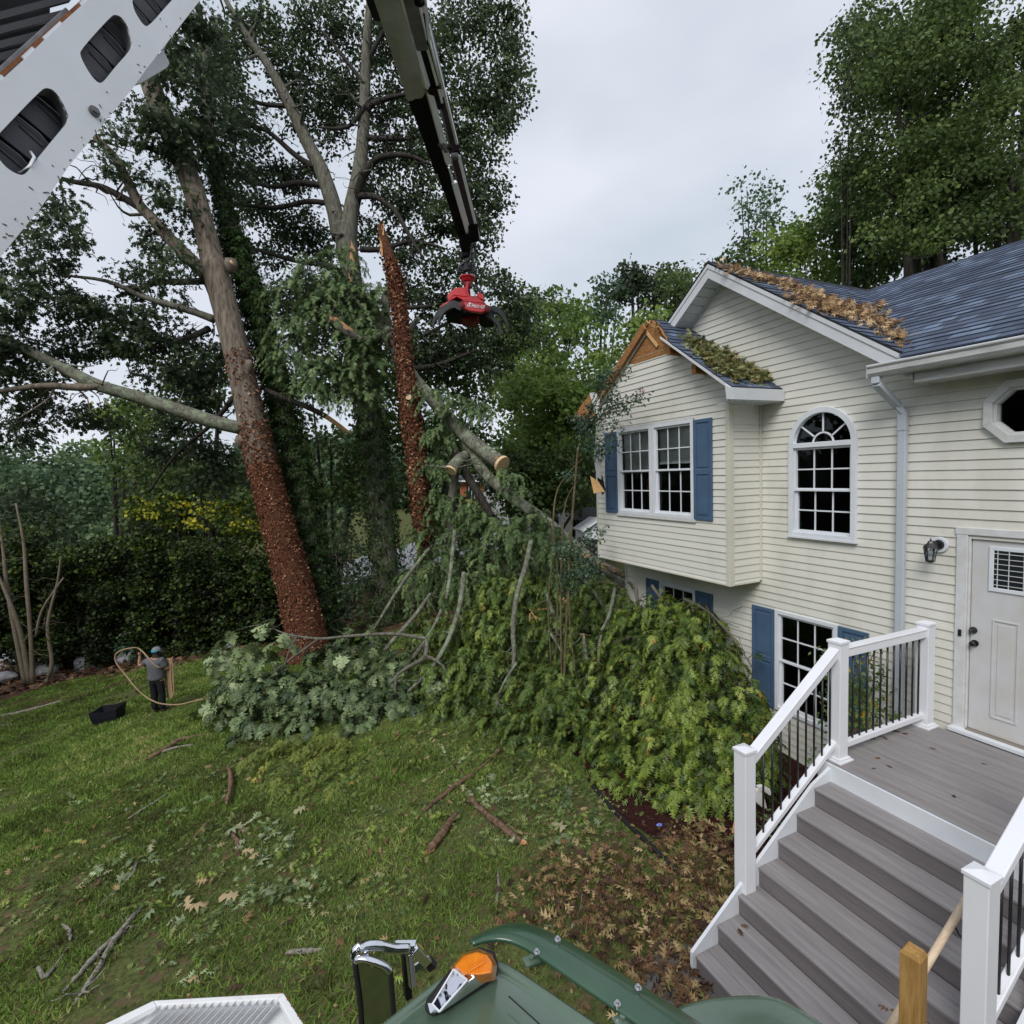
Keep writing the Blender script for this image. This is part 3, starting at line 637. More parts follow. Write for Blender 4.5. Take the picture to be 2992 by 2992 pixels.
# maple / red oak: wide with lobes
T_BROAD = tpl([(0,0,0),(.05,.12,0),(-.05,.12,0),(.40,.16,-.08),(-.40,.16,-.08),(.12,.34,.03),(-.12,.34,.03),(.55,.60,-.14),(-.55,.60,-.14),(.11,.58,.02),(-.11,.58,.02),(.30,.92,-.12),(-.30,.92,-.12),(0,1.05,-.10)],
              [(0,1,2),(2,1,5),(2,5,6),(1,3,5),(2,6,4),(6,5,9),(6,9,10),(5,7,9),(6,10,8),(10,9,13),(9,11,13),(10,13,12)])
T_SIMPLE = tpl([(0,0,0),(.26,.45,-.05),(-.26,.45,-.05),(0,1,-.05),(0,.5,.03)], [(0,1,4),(0,4,2),(1,3,4),(2,4,3)])
T_FAR = tpl([(0,0,0),(.42,.35,-.06),(-.38,.5,-.06),(.1,1,-.05)], [(0,1,2),(1,3,2)])
T_FAR2 = tpl([(0,0,0),(.5,.3,-.06),(.12,.45,.0),(-.45,.42,-.06),(.05,1,-.05)], [(0,1,2),(0,2,3),(2,1,4),(3,2,4)])
T_BLADE = tpl([(-.04,0,0),(.04,0,0),(.025,.5,.10),(-.025,.5,.10),(0,1,.38)], [(0,1,2),(0,2,3),(3,2,4)])
def unit(a): return a/np.maximum(np.linalg.norm(a, axis=-1, keepdims=True), 1e-9)
def frames(axis, normal):
    """columns: side, axis, normal"""
    y = unit(axis); n = normal-(normal*y).sum(-1, keepdims=True)*y; n = unit(n); x = np.cross(y, n)
    return np.stack([x, y, n], -1)
def leaves(name, P, axis, normal, size, T, mat_, parent=None, tint=None, wid=1.0):
    n = len(P); Tv, Tf = T; Fm = frames(axis, normal)
    Tv2 = np.repeat(Tv[None], n, 0)*size[:, None, None]; Tv2[:, :, 0] *= wid
    X = np.einsum('nij,nkj->nki', Fm, Tv2) + P[:, None, :]
    k = len(Tv); F = (Tf[None]+(np.arange(n)*k)[:, None, None]).reshape(-1, 3)
    if tint is None: tint = RNG.random(n)
    return np_mesh(name, X.reshape(-1, 3), F, mat_, parent, np.repeat(np.clip(tint, 0, 1), k))
def rnd_unit(n): return unit(RNG.normal(size=(n, 3)))
def blob_leaves(blobs, dens, size, clump=.35, per=26, shell=.55, up=.35, droop=.5, jit=.12, keep=None, tvar=.28):
    """points in clumps through a set of ellipsoids (centre, radii); returns P, axis, normal, size, tint"""
    Ps, Cs, Ts = [], [], []
    for b in blobs:
        c = np.array(b[0]); r = np.array(b[1], float)*np.ones(3); t0 = b[2] if len(b) > 2 else .5
        vol = 4.19*r.prod(); nc = max(2, int(dens*vol**(2/3)/per*4.8))
        d = rnd_unit(nc); rad = (shell+(1-shell)*RNG.random(nc))
        cc = c+d*r*rad[:, None]; m = per
        loc = np.clip(RNG.normal(size=(nc, m, 3)), -1.6, 1.6)*clump*(.55+.9*RNG.random((nc, 1, 1)))*np.array([1, 1, .55])
        P = cc[:, None]+loc; Ps.append(P.reshape(-1, 3)); Cs.append(np.repeat(d*r, m, 0)+loc.reshape(-1, 3))
        ct = t0+(RNG.random(nc)-.5)*tvar*1.6
        Ts.append((ct[:, None]+(RNG.random((nc, m))-.5)*tvar).ravel())
    P = np.concatenate(Ps); C = unit(np.concatenate(Cs)); Tn = np.concatenate(Ts)
    if keep is not None: k = keep(P); P, C, Tn = P[k], C[k], Tn[k]
    n = len(P); axis = unit(C*.8+rnd_unit(n)*.8+np.array([0, 0, -droop])); nor = unit(np.array([0, 0, up])+C*.35+rnd_unit(n)*.75)
    return P, axis, nor, size*(.7+.6*RNG.random(n)), Tn
def crown(name, blobs, dens, size, T, mat_, parent, **k):
    P, a, nn, s, t = blob_leaves(blobs, dens, size, **k); return leaves(name, P, a, nn, s, T, mat_, parent, t)
def wiggle(p0, p1, n, amp, sag=0., rng=random):
    p0, p1 = Vector(p0), Vector(p1); L_ = (p1-p0).length; out_ = []
    for i in range(n+1):
        t = i/n; q = p0.lerp(p1, t)
        if 0 < i < n: q = q+Vector((rng.gauss(0, 1), rng.gauss(0, 1), rng.gauss(0, 1)))*amp*L_
        q.z -= sag*L_*math.sin(math.pi*t) if sag else 0
        out_.append(q)
    return out_
def limb(mb, pts, radii, n=8, sub=4):
    """pts list of Vectors; radii start,end or list"""
    if len(radii) == 2: radii = [radii[0]+(radii[1]-radii[0])*i/(len(pts)-1) for i in range(len(pts))]
    P, r = smooth_path(list(zip(pts, radii)), sub); mb.tube(P, r, n)
def twigs(mb, pts, r0, count, length, rng, droop=0., n=4, spread=1.):
    for _ in range(count):
        i = rng.randrange(1, len(pts)); p = pts[i].lerp(pts[i-1], rng.random())
        d = Vector((rng.gauss(0, 1), rng.gauss(0, 1), rng.gauss(0, .7)-droop)).normalized(); L_ = length*rng.uniform(.5, 1.2)
        q = wiggle(p, p+d*L_, 4, .07, rng=rng); limb(mb, q, (r0*rng.uniform(.5, 1), .004), n, 2)
def bark(name, c1, c2, scale=6, st=(3, 3, .7), bump=.8, rough=.9, lichen=None, thr=(.35, .65)):
    m = mat(name, c1, rough, .15, col2=c2, scale=scale, stretch=st, detail=7, bump=bump, bscale=scale*4, thr=thr)
    if lichen:
        t = m.node_tree; b = t.nodes['Principled BSDF']; src = b.inputs['Base Color'].links[0].from_socket
        tcn = N(t, 'ShaderNodeTexCoord'); nn = N(t, 'ShaderNodeTexNoise'); nn.inputs['Scale'].default_value = lichen[1]; nn.inputs['Detail'].default_value = 8; nn.inputs['Roughness'].default_value = .7
        r = N(t, 'ShaderNodeValToRGB'); r.color_ramp.elements[0].position = lichen[2]; r.color_ramp.elements[1].position = lichen[2]+.08
        mx_ = N(t, 'ShaderNodeMix', data_type='RGBA'); mx_.inputs[7].default_value = (*lichen[0], 1)
        t.links.new(tcn.outputs['Object'], nn.inputs['Vector']); t.links.new(nn.outputs[0], r.inputs[0]); t.links.new(r.outputs[0], mx_.inputs[0]); t.links.new(src, mx_.inputs[6]); t.links.new(mx_.outputs[2], b.inputs['Base Color'])
    return m
# ================================================================ TRUCK
M['green'] = mat('dark_green_truck_paint', (.020, .066, .036), .34, .5, col2=(.045, .10, .06), scale=2.6, thr=(.35, .75), detail=9, coat=.5, bump=.015, bscale=7)
M['greenr'] = mat('faded_skylit_green_paint', (.055, .098, .064), .22, .6, col2=(.105, .16, .115), scale=2.2, thr=(.3, .7), detail=9, coat=.8, bump=.02, bscale=5)  # faded green, made lighter still to paint in the reflected sky
M['chrome'] = mat('chrome', (.75, .76, .8), .12, .5, metal=1)
M['chromedull'] = mat('dull_steel', (.5, .5, .52), .35, .5, metal=1, var=.2, scale=12)
M['amber'] = mat('amber_lens', (.72, .17, .005), .15, .6, col2=(.85, .26, .01), scale=60, coat=.6)
M['rubber'] = mat('black_rubber', (.015, .015, .017), .5, .4)
ZT = 3.0
Q = lambda x, y, z=ZT: onp(x, y, 2, z)
truck = thing('truck', 'dark green truck cab seen from above with an amber marker light on its roof', 'truck', (.6, 1.2, 0))
# cab roof: domed panel over the outline of the cab
top = [Q(560, 2030), Q(700, 1920), Q(790, 1850), Q(858, 1800), Q(893, 1786), Q(925, 1783), Q(958, 1792), Q(1010, 1826), Q(1080, 1872), Q(1170, 1932), Q(1330, 2040), Q(1060, 2500), Q(520, 2500)]
cen = Q(860, 2080)
mb = MB(); rings = []
for k, (sc, dz) in enumerate(((1.0, -.9), (1.0, -.06), (.995, -.025), (.975, -.006), (.94, .0), (.90, -.004), (.885, -.012), (.85, -.008), (.6, .004), (.25, .012))):
    rings.append([Vector((cen.x+(p.x-cen.x)*sc, cen.y+(p.y-cen.y)*sc, ZT+dz-(.02 if k > 0 else 0))) for p in top])
n = len(top); vs = [p for r in rings for p in r]; fs = []
for k in range(len(rings)-1):
    for i in range(n): j = (i+1) % n; fs.append((k*n+i, k*n+j, (k+1)*n+j, (k+1)*n+i))
fs.append(tuple((len(rings)-1)*n+i for i in range(n))); mb.mesh(vs, fs)
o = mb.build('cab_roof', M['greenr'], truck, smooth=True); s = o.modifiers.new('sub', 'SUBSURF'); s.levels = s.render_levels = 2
mb = MB(); mb.tube([Q(960, 1880, ZT+.0), Q(1010, 1925, ZT+.0), Q(1060, 1975, ZT+.0)], .0018, 6); mb.build('roof_seam', M['rubber'], truck)
# sun visor
outer = [(884, 1777), (925, 1753), (966, 1742), (1006, 1746), (1060, 1772), (1150, 1826), (1240, 1882), (1320, 1934), (1440, 2010)]
inner = [(893, 1783), (912, 1775), (955, 1771), (1000, 1792), (1052, 1829), (1112, 1870), (1180, 1917), (1245, 1962), (1340, 2030)]
mb = MB(); rows_ = []
for t, dz in ((0, -.05), (.03, -.02), (.30, .0), (.33, .001), (.62, .006), (.96, .004), (1, -.002)):
    rows_.append([Q(a[0]+(b[0]-a[0])*t, a[1]+(b[1]-a[1])*t, ZT-.01+dz) for a, b in zip(outer, inner)])
vs = [p for r in rows_ for p in r]; m_ = len(outer); fs = [(k*m_+i, k*m_+i+1, (k+1)*m_+i+1, (k+1)*m_+i) for k in range(len(rows_)-1) for i in range(m_-1)]
mb.mesh(vs, fs); vis = mb.build('sun_visor', M['green'], truck, smooth=True)
s = vis.modifiers.new('sub', 'SUBSURF'); s.levels = s.render_levels = 2; s = vis.modifiers.new('sol', 'SOLIDIFY'); s.thickness = .005; s.offset = -1
for x, y in ((1052, 1772.6), (1013, 1796.6), (1204, 1864), (1165, 1894.5)):
    p = Q(x, y, ZT+.002); mb = MB(); mb.cyl(p-Vector((0, 0, .006)), p+Vector((0, 0, .001)), .0085, 16); mb.cyl(p, p+Vector((0, 0, .008)), .005, 6); mb.build('bolt', M['chromedull'], vis)
for x, y in ((1003, 1812), (1175, 1925)):
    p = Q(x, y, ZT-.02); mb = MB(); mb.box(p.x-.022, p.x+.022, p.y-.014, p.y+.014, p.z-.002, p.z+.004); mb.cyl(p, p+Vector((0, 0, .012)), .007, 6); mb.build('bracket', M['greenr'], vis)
for a, b in (((1000, 1818), (1066, 1800)), ((1160, 1932), (1196, 1912))):
    mb = MB(); mb.tube([Q(*a, ZT-.03), Q((a[0]+b[0])/2, (a[1]+b[1])/2, ZT-.035), Q(*b, ZT-.02)], .010, 8); mb.build('bracket', M['green'], vis)
# marker light
def strip(pts, z=ZT): return [Q(x, y, z) for x, y in pts]
ml = None
mb = MB(); gas = strip([(806, 1891), (801, 1903), (804, 1914), (816, 1921), (838, 1914), (924, 1857), (939, 1844), (940, 1825), (934, 1802), (905, 1793), (872, 1806)], ZT-.016)
mb.prism(gas, (0, 0, .014)); ml = mb.build('marker_light', M['rubber'], truck, bevel=.006, seg=3)
zb = ZT+.0
base = [Q(807, 1893, zb), Q(812, 1913, zb+.002), Q(835, 1908, zb), Q(932, 1843, zb), Q(930, 1800, zb), Q(876, 1800, zb)]
topc = [Q(822, 1892, zb+.012), Q(826, 1900, zb+.012), Q(832, 1899, zb+.014), Q(902, 1838, zb+.045), Q(900, 1812, zb+.05), Q(868, 1812, zb+.045)]
mb = MB(); mb.mesh(base+topc, [(i, (i+1) % 6, 6+(i+1) % 6, 6+i) for i in range(6)]+[tuple(range(6, 12))]); mb.build('light_body', M['chrome'], ml, bevel=.003)
mb = MB(); ck = mat('mirror_foil', (.7, .72, .78), .15, .5, metal=1, col2=(.02, .02, .03), scale=55, stretch=(1, .5, 1), thr=(.44, .52), detail=3)
q4 = [Q(816, 1898, zb+.018), Q(829, 1912, zb+.016), Q(882, 1852, zb+.042), Q(856, 1832, zb+.044)]
mb.prism(q4, (0, 0, .003)); mb.build('reflector', ck, ml)
mb = MB()
for i in range(4): mb.beam(q4[i]+Vector((0, 0, .004)), q4[(i+1) % 4]+Vector((0, 0, .004)), .0035, .003)
mb.build('reflector_edge', M['white'], ml)
lo_ = [(849, 1828), (871, 1850), (905, 1856), (935, 1849), (938, 1822), (928, 1800), (903, 1789), (872, 1799)]
hi_ = [(858, 1822), (876, 1838), (903, 1839), (928, 1835), (929, 1816), (918, 1801), (900, 1796), (876, 1803)]
a_ = [Q(x, y, zb+.006) for x, y in lo_]; b_ = [Q(x, y, zb+.062) for x, y in hi_]; k = 8
mb = MB(); mb.mesh(a_+b_, [(i, (i+1) % k, k+(i+1) % k, k+i) for i in range(k)]+[tuple(range(k, 2*k))]); mb.build('amber_lens', M['amber'], ml, bevel=.004, seg=2)
mb = MB(); mb.tube([Q(880, 1836, zb+.064), Q(915, 1814, zb+.066)], .002, 6); mb.tube([Q(880, 1836, zb+.064), Q(874, 1849, zb+.01)], .002, 6); mb.build('lens_rib', M['amber'], ml)
# hood further forward and lower
mb = MB(); hp = [(1240, 1900), (1290, 1876), (1345, 1866), (1400, 1861), (1452, 1862), (1484, 1872), (1540, 1905), (1640, 1968), (1760, 2060), (1600, 2300), (1180, 2300)]
zc = 2.25; rr = [Q(x, y, zc) for x, y in hp]; cc = Q(1430, 2080, zc); n = len(rr); rings = []
for sc, dz in ((1.0, -.9), (1.0, -.05), (.99, -.02), (.95, .01), (.88, .02), (.80, .014), (.5, .03)): rings.append([Vector((cc.x+(p.x-cc.x)*sc, cc.y+(p.y-cc.y)*sc, zc+dz-.02)) for p in rr])
vs = [p for r in rings for p in r]; fs = [(k*n+i, k*n+(i+1) % n, (k+1)*n+(i+1) % n, (k+1)*n+i) for k in range(len(rings)-1) for i in range(n)]; fs.append(tuple((len(rings)-1)*n+i for i in range(n)))
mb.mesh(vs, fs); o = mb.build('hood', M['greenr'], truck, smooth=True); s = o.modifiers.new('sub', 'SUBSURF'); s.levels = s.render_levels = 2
# mirror
mp0 = V(668, 1812, 1.72)
D = 1.72; fw = lambda x, y, d=D: V(x, y, d)
mir = MB(); pth = [fw(684, 1990), fw(680, 1900), fw(670, 1822), fw(673, 1812), fw(684, 1811), fw(722, 1824), fw(734, 1834), fw(738, 1848), fw(748, 1990)]
P_, r_ = smooth_path([(p, .0085) for p in pth], 4); mir.tube(P_, r_, 8); mo = mir.build('mirror', M['rubber'], truck, smooth=True)
gl = MB(); gl.face([fw(682, 1990, D+.002), fw(672, 1816, D+.002), fw(684, 1813, D+.002), fw(722, 1826, D+.002), fw(734, 1838, D+.002), fw(746, 1990, D+.002)])
mg = mat('mirror_glass', (.36, .42, .36), .06, .5, metal=1); gl.build('mirror_glass', mg, mo)
bk = MB(); bk.prism([fw(682, 1990, D+.012), fw(672, 1814, D+.012), fw(684, 1811, D+.012), fw(722, 1824, D+.012), fw(736, 1836, D+.012), fw(748, 1990, D+.012)], F_*.03); bk.build('mirror_back', M['chromedull'], mo, bevel=.006)
mb = MB(); mb.tube(smooth_path([(fw(671, 1814), .010), (fw(684, 1809), .010), (fw(722, 1821), .011), (fw(737, 1834), .010)], 3)[0], .011, 8); mb.build('mirror_rim', M['chrome'], mo, smooth=True)
mb = MB(); P_, r_ = smooth_path([(fw(667, 1812, 1.74), .009), (fw(668, 1796, 1.75), .013), (fw(682, 1786, 1.76), .015), (fw(715, 1784, 1.78), .016), (fw(745, 1790, 1.8), .016), (fw(772, 1789, 1.82), .014)], 4); mb.tube(P_, r_, 10)
mb.build('mirror_arm', M['chrome'], truck, smooth=True)
mb = MB(); mb.prism([fw(742, 1786, 1.81), fw(784, 1785, 1.83), (fw(783, 1797, 1.83)), fw(748, 1797, 1.81)], F_*.03); mb.build('mirror_bracket', M['chrome'], truck, bevel=.003); mb = MB()
mb.beam(fw(780, 1790, 1.83), fw(806, 1815, 1.86), .03, .03); mb.beam(fw(774, 1834, 1.84), fw(812, 1808, 1.86), .012, .028)
mb.build('mirror_bracket', M['chrome'], truck, bevel=.003); mb = MB(); mb.beam(fw(772, 1798, 1.83), fw(778, 1860, 1.83), .022, .022); mb.build('mirror_post', M['chrome'], truck, bevel=.003); mb = MB(); mb.beam(fw(693, 1790, 1.77), fw(688, 1812, 1.73), .02, .006); mb.beam(fw(688, 1808, 1.72), fw(706, 1822, 1.72), .014, .014)
mb.build('mirror_bracket', M['chrome'], truck, bevel=.003)
mb = MB(); mb.beam(fw(764, 1796, 1.85), fw(770, 1880, 1.85), .022, .03); mb.beam(fw(806, 1812, 1.88), fw(818, 1826, 1.88), .02, .03); mb.build('rubber_mount', M['rubber'], truck)
# cab sides down to the bonnet so the cab is solid
# ---- white louvred guard
guard = thing('louvred_guard', 'chipped white louvred metal guard at the bottom left beside the green truck', 'metal guard', tuple(Q(380, 1960, 2.62)))
ZG = 2.62; Gq = lambda x, y, z=ZG: Q(x, y, z)
M['wpaint'] = mat('chipped_white_paint', (.74, .75, .76), .45, .35, col2=(.62, .6, .58), scale=7, thr=(.55, .75), bump=.12, bscale=30)
M['rust'] = mat('rust_edge', (.16, .06, .03), .85, .1, col2=(.3, .13, .06), scale=30)
ol = [(188, 1936), (290, 1887), (535, 1873), (576, 1936)]; il = [(212, 1940), (296, 1896), (524, 1884), (557, 1940)]
mb = MB()
for (a, b), (c, d_) in zip(zip(ol[:-1], ol[1:]), zip(il[:-1], il[1:])):
    mb.prism([Gq(*a), Gq(*b), Gq(*d_), Gq(*c)], (0, 0, -.02))
mb.prism([Gq(80, 1990), Gq(188, 1936), Gq(212, 1940), Gq(110, 1992)], (0, 0, -.02)); mb.prism([Gq(576, 1936), Gq(620, 2010), Gq(598, 2014), Gq(557, 1940)], (0, 0, -.02))
mb.prism([Gq(200, 1938), Gq(293, 1892), Gq(530, 1879), Gq(566, 1938), Gq(600, 2012), Gq(100, 1994)], (0, 0, 0.0001)) if False else None
mb.build('guard_frame', M['wpaint'], guard, bevel=.003)
mb = MB(); mb.prism([Gq(205, 1938, ZG-.05), Gq(293, 1892, ZG-.05), Gq(530, 1879, ZG-.05), Gq(566, 1938, ZG-.05), Gq(600, 2012, ZG-.05), Gq(100, 1994, ZG-.05)], (0, 0, .008)); mb.build('guard_panel', M['wpaint'], guard)
a0, a1 = Gq(296, 1897), Gq(524, 1885); b0, b1 = Gq(120, 1996), Gq(590, 2012)
for i in range(17):
    t = i/16; tp = a0.lerp(a1, t); dd = Vector((-.30, -.27, 0)); e = tp+dd*.9
    w = Vector((.0175, 0, 0)); mb = MB()
    mb.mesh([tp-w+Vector((0, 0, -.02)), tp+w*.7, e+w*.7, e-w+Vector((0, 0, -.02)), tp-w+Vector((0, 0, -.024)), tp+w*.7+Vector((0, 0, -.004)), e+w*.7+Vector((0, 0, -.004)), e-w+Vector((0, 0, -.024))], [(4, 7, 6, 5), (4, 5, 1, 0), (5, 6, 2, 1), (6, 7, 3, 2), (7, 4, 0, 3), (0, 1, 2, 3)])
    # clip to the frame: slats to the left run out past the left bar
    mb.build('slat', M['wpaint'], guard)
mb = MB()
rr_ = random.Random(5)
for i in range(14):
    t = rr_.random(); p = (Gq(*ol[1]).lerp(Gq(*ol[2]), t) if i % 2 else Gq(*ol[2]).lerp(Gq(*ol[3]), t)); p = p.lerp(cen, rr_.choice([.0, .016])) ; s_q = rr_.uniform(.0008, .0022)
    mb.box(p.x-s_q*2, p.x+s_q*2, p.y-s_q, p.y+s_q, ZG+.0005, ZG+.0012)
tag(mb.build('rust_spots', M['rust'], guard), kind='stuff')
# ================================================================ CRANE
M['boomw'] = mat('white_boom_paint', (.80, .82, .86), .4, .35, col2=(.68, .70, .72), scale=2.2, thr=(.3, .8), bump=.03, bscale=20)
M['boomd'] = mat('grease_black_steel', (.008, .008, .010), .7, .18, var=.4, scale=9)
M['boomd2'] = mat('dusty_black_bar', (.05, .05, .055), .6, .3)
M['boomg'] = mat('worn_grey_steel', (.11, .11, .12), .55, .3, col2=(.19, .19, .2), scale=6)
M['purple'] = mat('anodised_edge', (.05, .02, .06), .4, .5)
crane = thing('crane_boom', 'white steel crane boom with dark oval slots crossing the upper left corner', 'crane boom', tuple(V(60, 245, 1.95)))
c = lambda x, y: (x/4.987, y/4.987)
A_ = V(60, 245, 1.95); B_ = V(285, 0, 2.55); bu = (B_-A_).normalized(); bw = bu.cross(A_-Vector((0, 0, H))).normalized(); bn = bu.cross(bw).normalized()
if bn.dot(F_) > 0: bn = -bn       # towards the camera
bw = bn.cross(bu)
def onb(vx, vy, off=0.):
    r = ray(vx, vy); o_ = Vector((0, 0, H)); pl = A_+bn*off; t = (pl-o_).dot(bn)/r.dot(bn); p = o_+r*t-A_; return (p.dot(bu), p.dot(bw))
def plate(name, outline, holes_, thick, off, m, parent, bev=.0, rnd_=False):
    cu = bpy.data.curves.new(name, 'CURVE'); cu.dimensions = '2D'; cu.fill_mode = 'BOTH'; cu.extrude = thick/2; cu.bevel_depth = bev
    for poly in [outline]+list(holes_):
        pts = [onb(*c(x, y)) for x, y in poly]
        s = cu.splines.new('POLY'); s.points.add(len(pts)-1)
        for q, (a, b) in zip(s.points, pts): q.co = (a, b, 0, 1)
        s.use_cyclic_u = True
    o_ = bpy.data.objects.new(name, cu); COL.objects.link(o_)
    dg = bpy.context.evaluated_depsgraph_get(); me = bpy.data.meshes.new_from_object(o_.evaluated_get(dg)); bpy.data.objects.remove(o_)
    Mx = Matrix(((bu.x, bw.x, bn.x, A_.x+bn.x*(off-thick/2)), (bu.y, bw.y, bn.y, A_.y+bn.y*(off-thick/2)), (bu.z, bw.z, bn.z, A_.z+bn.z*(off-thick/2)), (0, 0, 0, 1)))
    me.transform(Mx); me.materials.clear(); me.materials.append(m); me.name = name
    return link(name, me, parent)
def rounded(p, it=2):
    for _ in range(it):
        q = []
        for i in range(len(p)):
            a, b = p[i], p[(i+1) % len(p)]; q += [(a[0]*.75+b[0]*.25, a[1]*.75+b[1]*.25), (a[0]*.25+b[0]*.75, a[1]*.25+b[1]*.75)]
        p = q
    return p
s1 = rounded([(-40, 1290), (380, 850), (440, 822), (510, 850), (580, 940), (632, 1050), (655, 1130), (560, 1240), (330, 1520), (235, 1650), (160, 1640), (60, 1580), (-30, 1470), (-90, 1350)])
s2 = rounded([(757, 470), (1045, 150), (1090, 135), (1150, 165), (1205, 250), (1240, 360), (1250, 450), (1110, 600), (965, 785), (915, 775), (850, 700), (790, 600), (755, 520)])
s3 = rounded([(1240, -30), (1255, 80), (1300, 165), (1350, 235), (1395, 255), (1600, 20), (1700, -90), (1560, -230), (1420, -230)])
s4 = rounded([(-900, 2300), (-500, 1900), (-430, 1880), (-330, 1990), (-300, 2080), (-560, 2420), (-760, 2700), (-900, 2600)])
outl = [(-1100, 3500), (-300, 2790), (400, 1932), (650, 1560), (890, 1270), (1240, 840), (1400, 620), (1760, 160), (1860, 30), (2050, -210), (2150, -360), (1250, -420), (900, -80), (790, 30), (600, 200), (430, 360), (240, 545), (0, 765), (-300, 1040), (-1100, 1800)]
plate('boom_side', outl, [s1, s2, s3, s4], .012, 0, M['boomw'], crane, .0)
plate('boom_back', [(x, y) for x, y in outl], [], .012, -.36, M['boomd'], crane)
inn = [(x+(-60 if i < 11 else 60), y+(-70 if i < 11 else 60)) for i, (x, y) in enumerate(outl)]
mb = MB()
W2 = lambda x, y, off: A_ + bu*onb(*c(x, y))[0] + bw*onb(*c(x, y))[1] + bn*off
for side in (outl[0:11], outl[12:20]):
    for a, b in zip(side[:-1], side[1:]):
        mb.face([W2(*a, -.013), W2(*b, -.013), W2(*b, -.35), W2(*a, -.35)])
mb.build('boom_flange', M['boomw'], crane)
# slot rims
for s in (s1, s2, s3):
    mb = MB(); n = len(s)
    for i in range(n):
        a, b = s[i], s[(i+1) % n]; mb.face([W2(*a, -.001), W2(*b, -.001), W2(*b, -.05), W2(*a, -.05)])
    mb.build('slot_rim', M['boomg'], crane)
# cable chain inside the boom
mb = MB(); chm = mat('hose_chain', (.055, .055, .065), .45, .4, var=.35, scale=6)
LL = (B_-A_).length
for i in range(-6, 16):
    t = i*.155; ctr = A_+bu*t+bn*(-.11)
    a = ctr-bu*.070; b = ctr+bu*.070
    mb.beam(a-bw*.0, b-bw*.0, .16, .10, bn)
    mb.beam(a+bn*.052, a+bu*.012+bn*.052, .15, .006, bn); mb.beam(ctr+bn*.052+bu*.03-bw*.05, ctr+bn*.052+bu*.036+bw*.03, .01, .005, bn)
mb.build('hose_chain', chm, crane, bevel=.008)
mb = MB()
for i in range(-6, 16):
    t = i*.155+.04; p0 = A_+bu*t+bn*(-.05); mb.tube([p0+bw*.085, p0+bw*.04+bu*.018, p0-bw*.02+bu*.022, p0-bw*.08], .0032, 6)
mb.build('hose', mat('grey_hose', (.22, .22, .24), .4, .4), crane, smooth=True)
mb = MB(); mb.tube([W2(205, 1600, -.02), W2(280, 1560, -.0), W2(325, 1480, .0), W2(325, 1390, -.03)], .005, 8); mb.build('cable_tie', M['white'], crane, smooth=True)
# bolt
p = W2(880, 1055, 0.); mb = MB(); mb.cyl(p, p+bn*.012, .020, 20); mb.cyl(p+bn*.012, p+bn*.02, .014, 6); mb.build('bolt', M['boomg'], crane)
# upper channel with bars
mb = MB()
up = [(-1100, 1700), (-300, 1000), (0, 740), (240, 520), (430, 330), (600, 170), (800, -10), (800, -900), (-1100, -900)]
mb.face([W2(x, y, -.30) for x, y in up]); mb.build('boom_top_channel', M['boomd'], crane)
mb = MB()
for (x0, y0), (x1, y1) in (((-700, 280), (740, -20)), ((-700, 410), (560, 135)), ((-700, 550), (450, 290)), ((-700, 140), (900, -200)), ((-700, 690), (200, 480)), ((-700, 0), (900, -340))):
    mb.beam(W2(x0, y0, -.24), W2(x1, y1, -.24), .022, .02, bn)
mb.build('channel_bar', M['boomd2'], crane)
mb = MB(); mb.beam(W2(-900, 1470, -.22), W2(900, -160, -.22), .045, .03, bn); mb.build('channel_rail', M['boomg'], crane, bevel=.004)
mb = MB(); mb.beam(W2(-900, 1520, -.02), W2(900, -100, -.02), .012, .02, bn)
mb.build('boom_edge', M['rust'], crane)
mb = MB()
for a, b in (((230, 545), (330, 450)), ((425, 362), (590, 212)), ((770, 40), (850, -40)), ((40, 715), (-60, 800))): mb.beam(W2(*a, -.010), W2(*b, -.010), .016, .010, bn)
mb.build('boom_edge_paint', M['white'], crane)
# gusset plate beyond the lower edge
mb = MB(); mb.prism([W2(1500, 500, -.30), W2(1640, 470, -.30), W2(1880, 335, -.30), W2(1895, 300, -.30), (W2(1835, 165, -.30)), W2(1790, 220, -.30), W2(1760, 150, -.30)], bn*.02); mb.build('gusset_plate', M['boomw'], crane)
mb = MB(); mb.prism([W2(1760, 165, -.25), W2(1790, 215, -.25), W2(1870, 60, -.25), W2(1850, 20, -.25)], bn*.02); mb.build('gusset_plate', M['boomw'], crane)
mb = MB(); rr = random.Random(9)     # wood chips and dirt on the plate
for i in range(34):
    x, y = rr.uniform(0, 1700), 0; lo_e = 2430-x*1.3; y = lo_e-rr.uniform(10, 330 if i % 3 else 90)
    p = W2(x, y, .001); d_ = (bu*rr.gauss(0, 1)+bw*rr.gauss(0, 1)).normalized()*rr.uniform(.003, .007); mb.beam(p-d_, p+d_, .003, .002, bn)
tag(mb.build('wood_chips', mat('wood_chip', (.12, .08, .06), .9, .1), crane), kind='stuff')

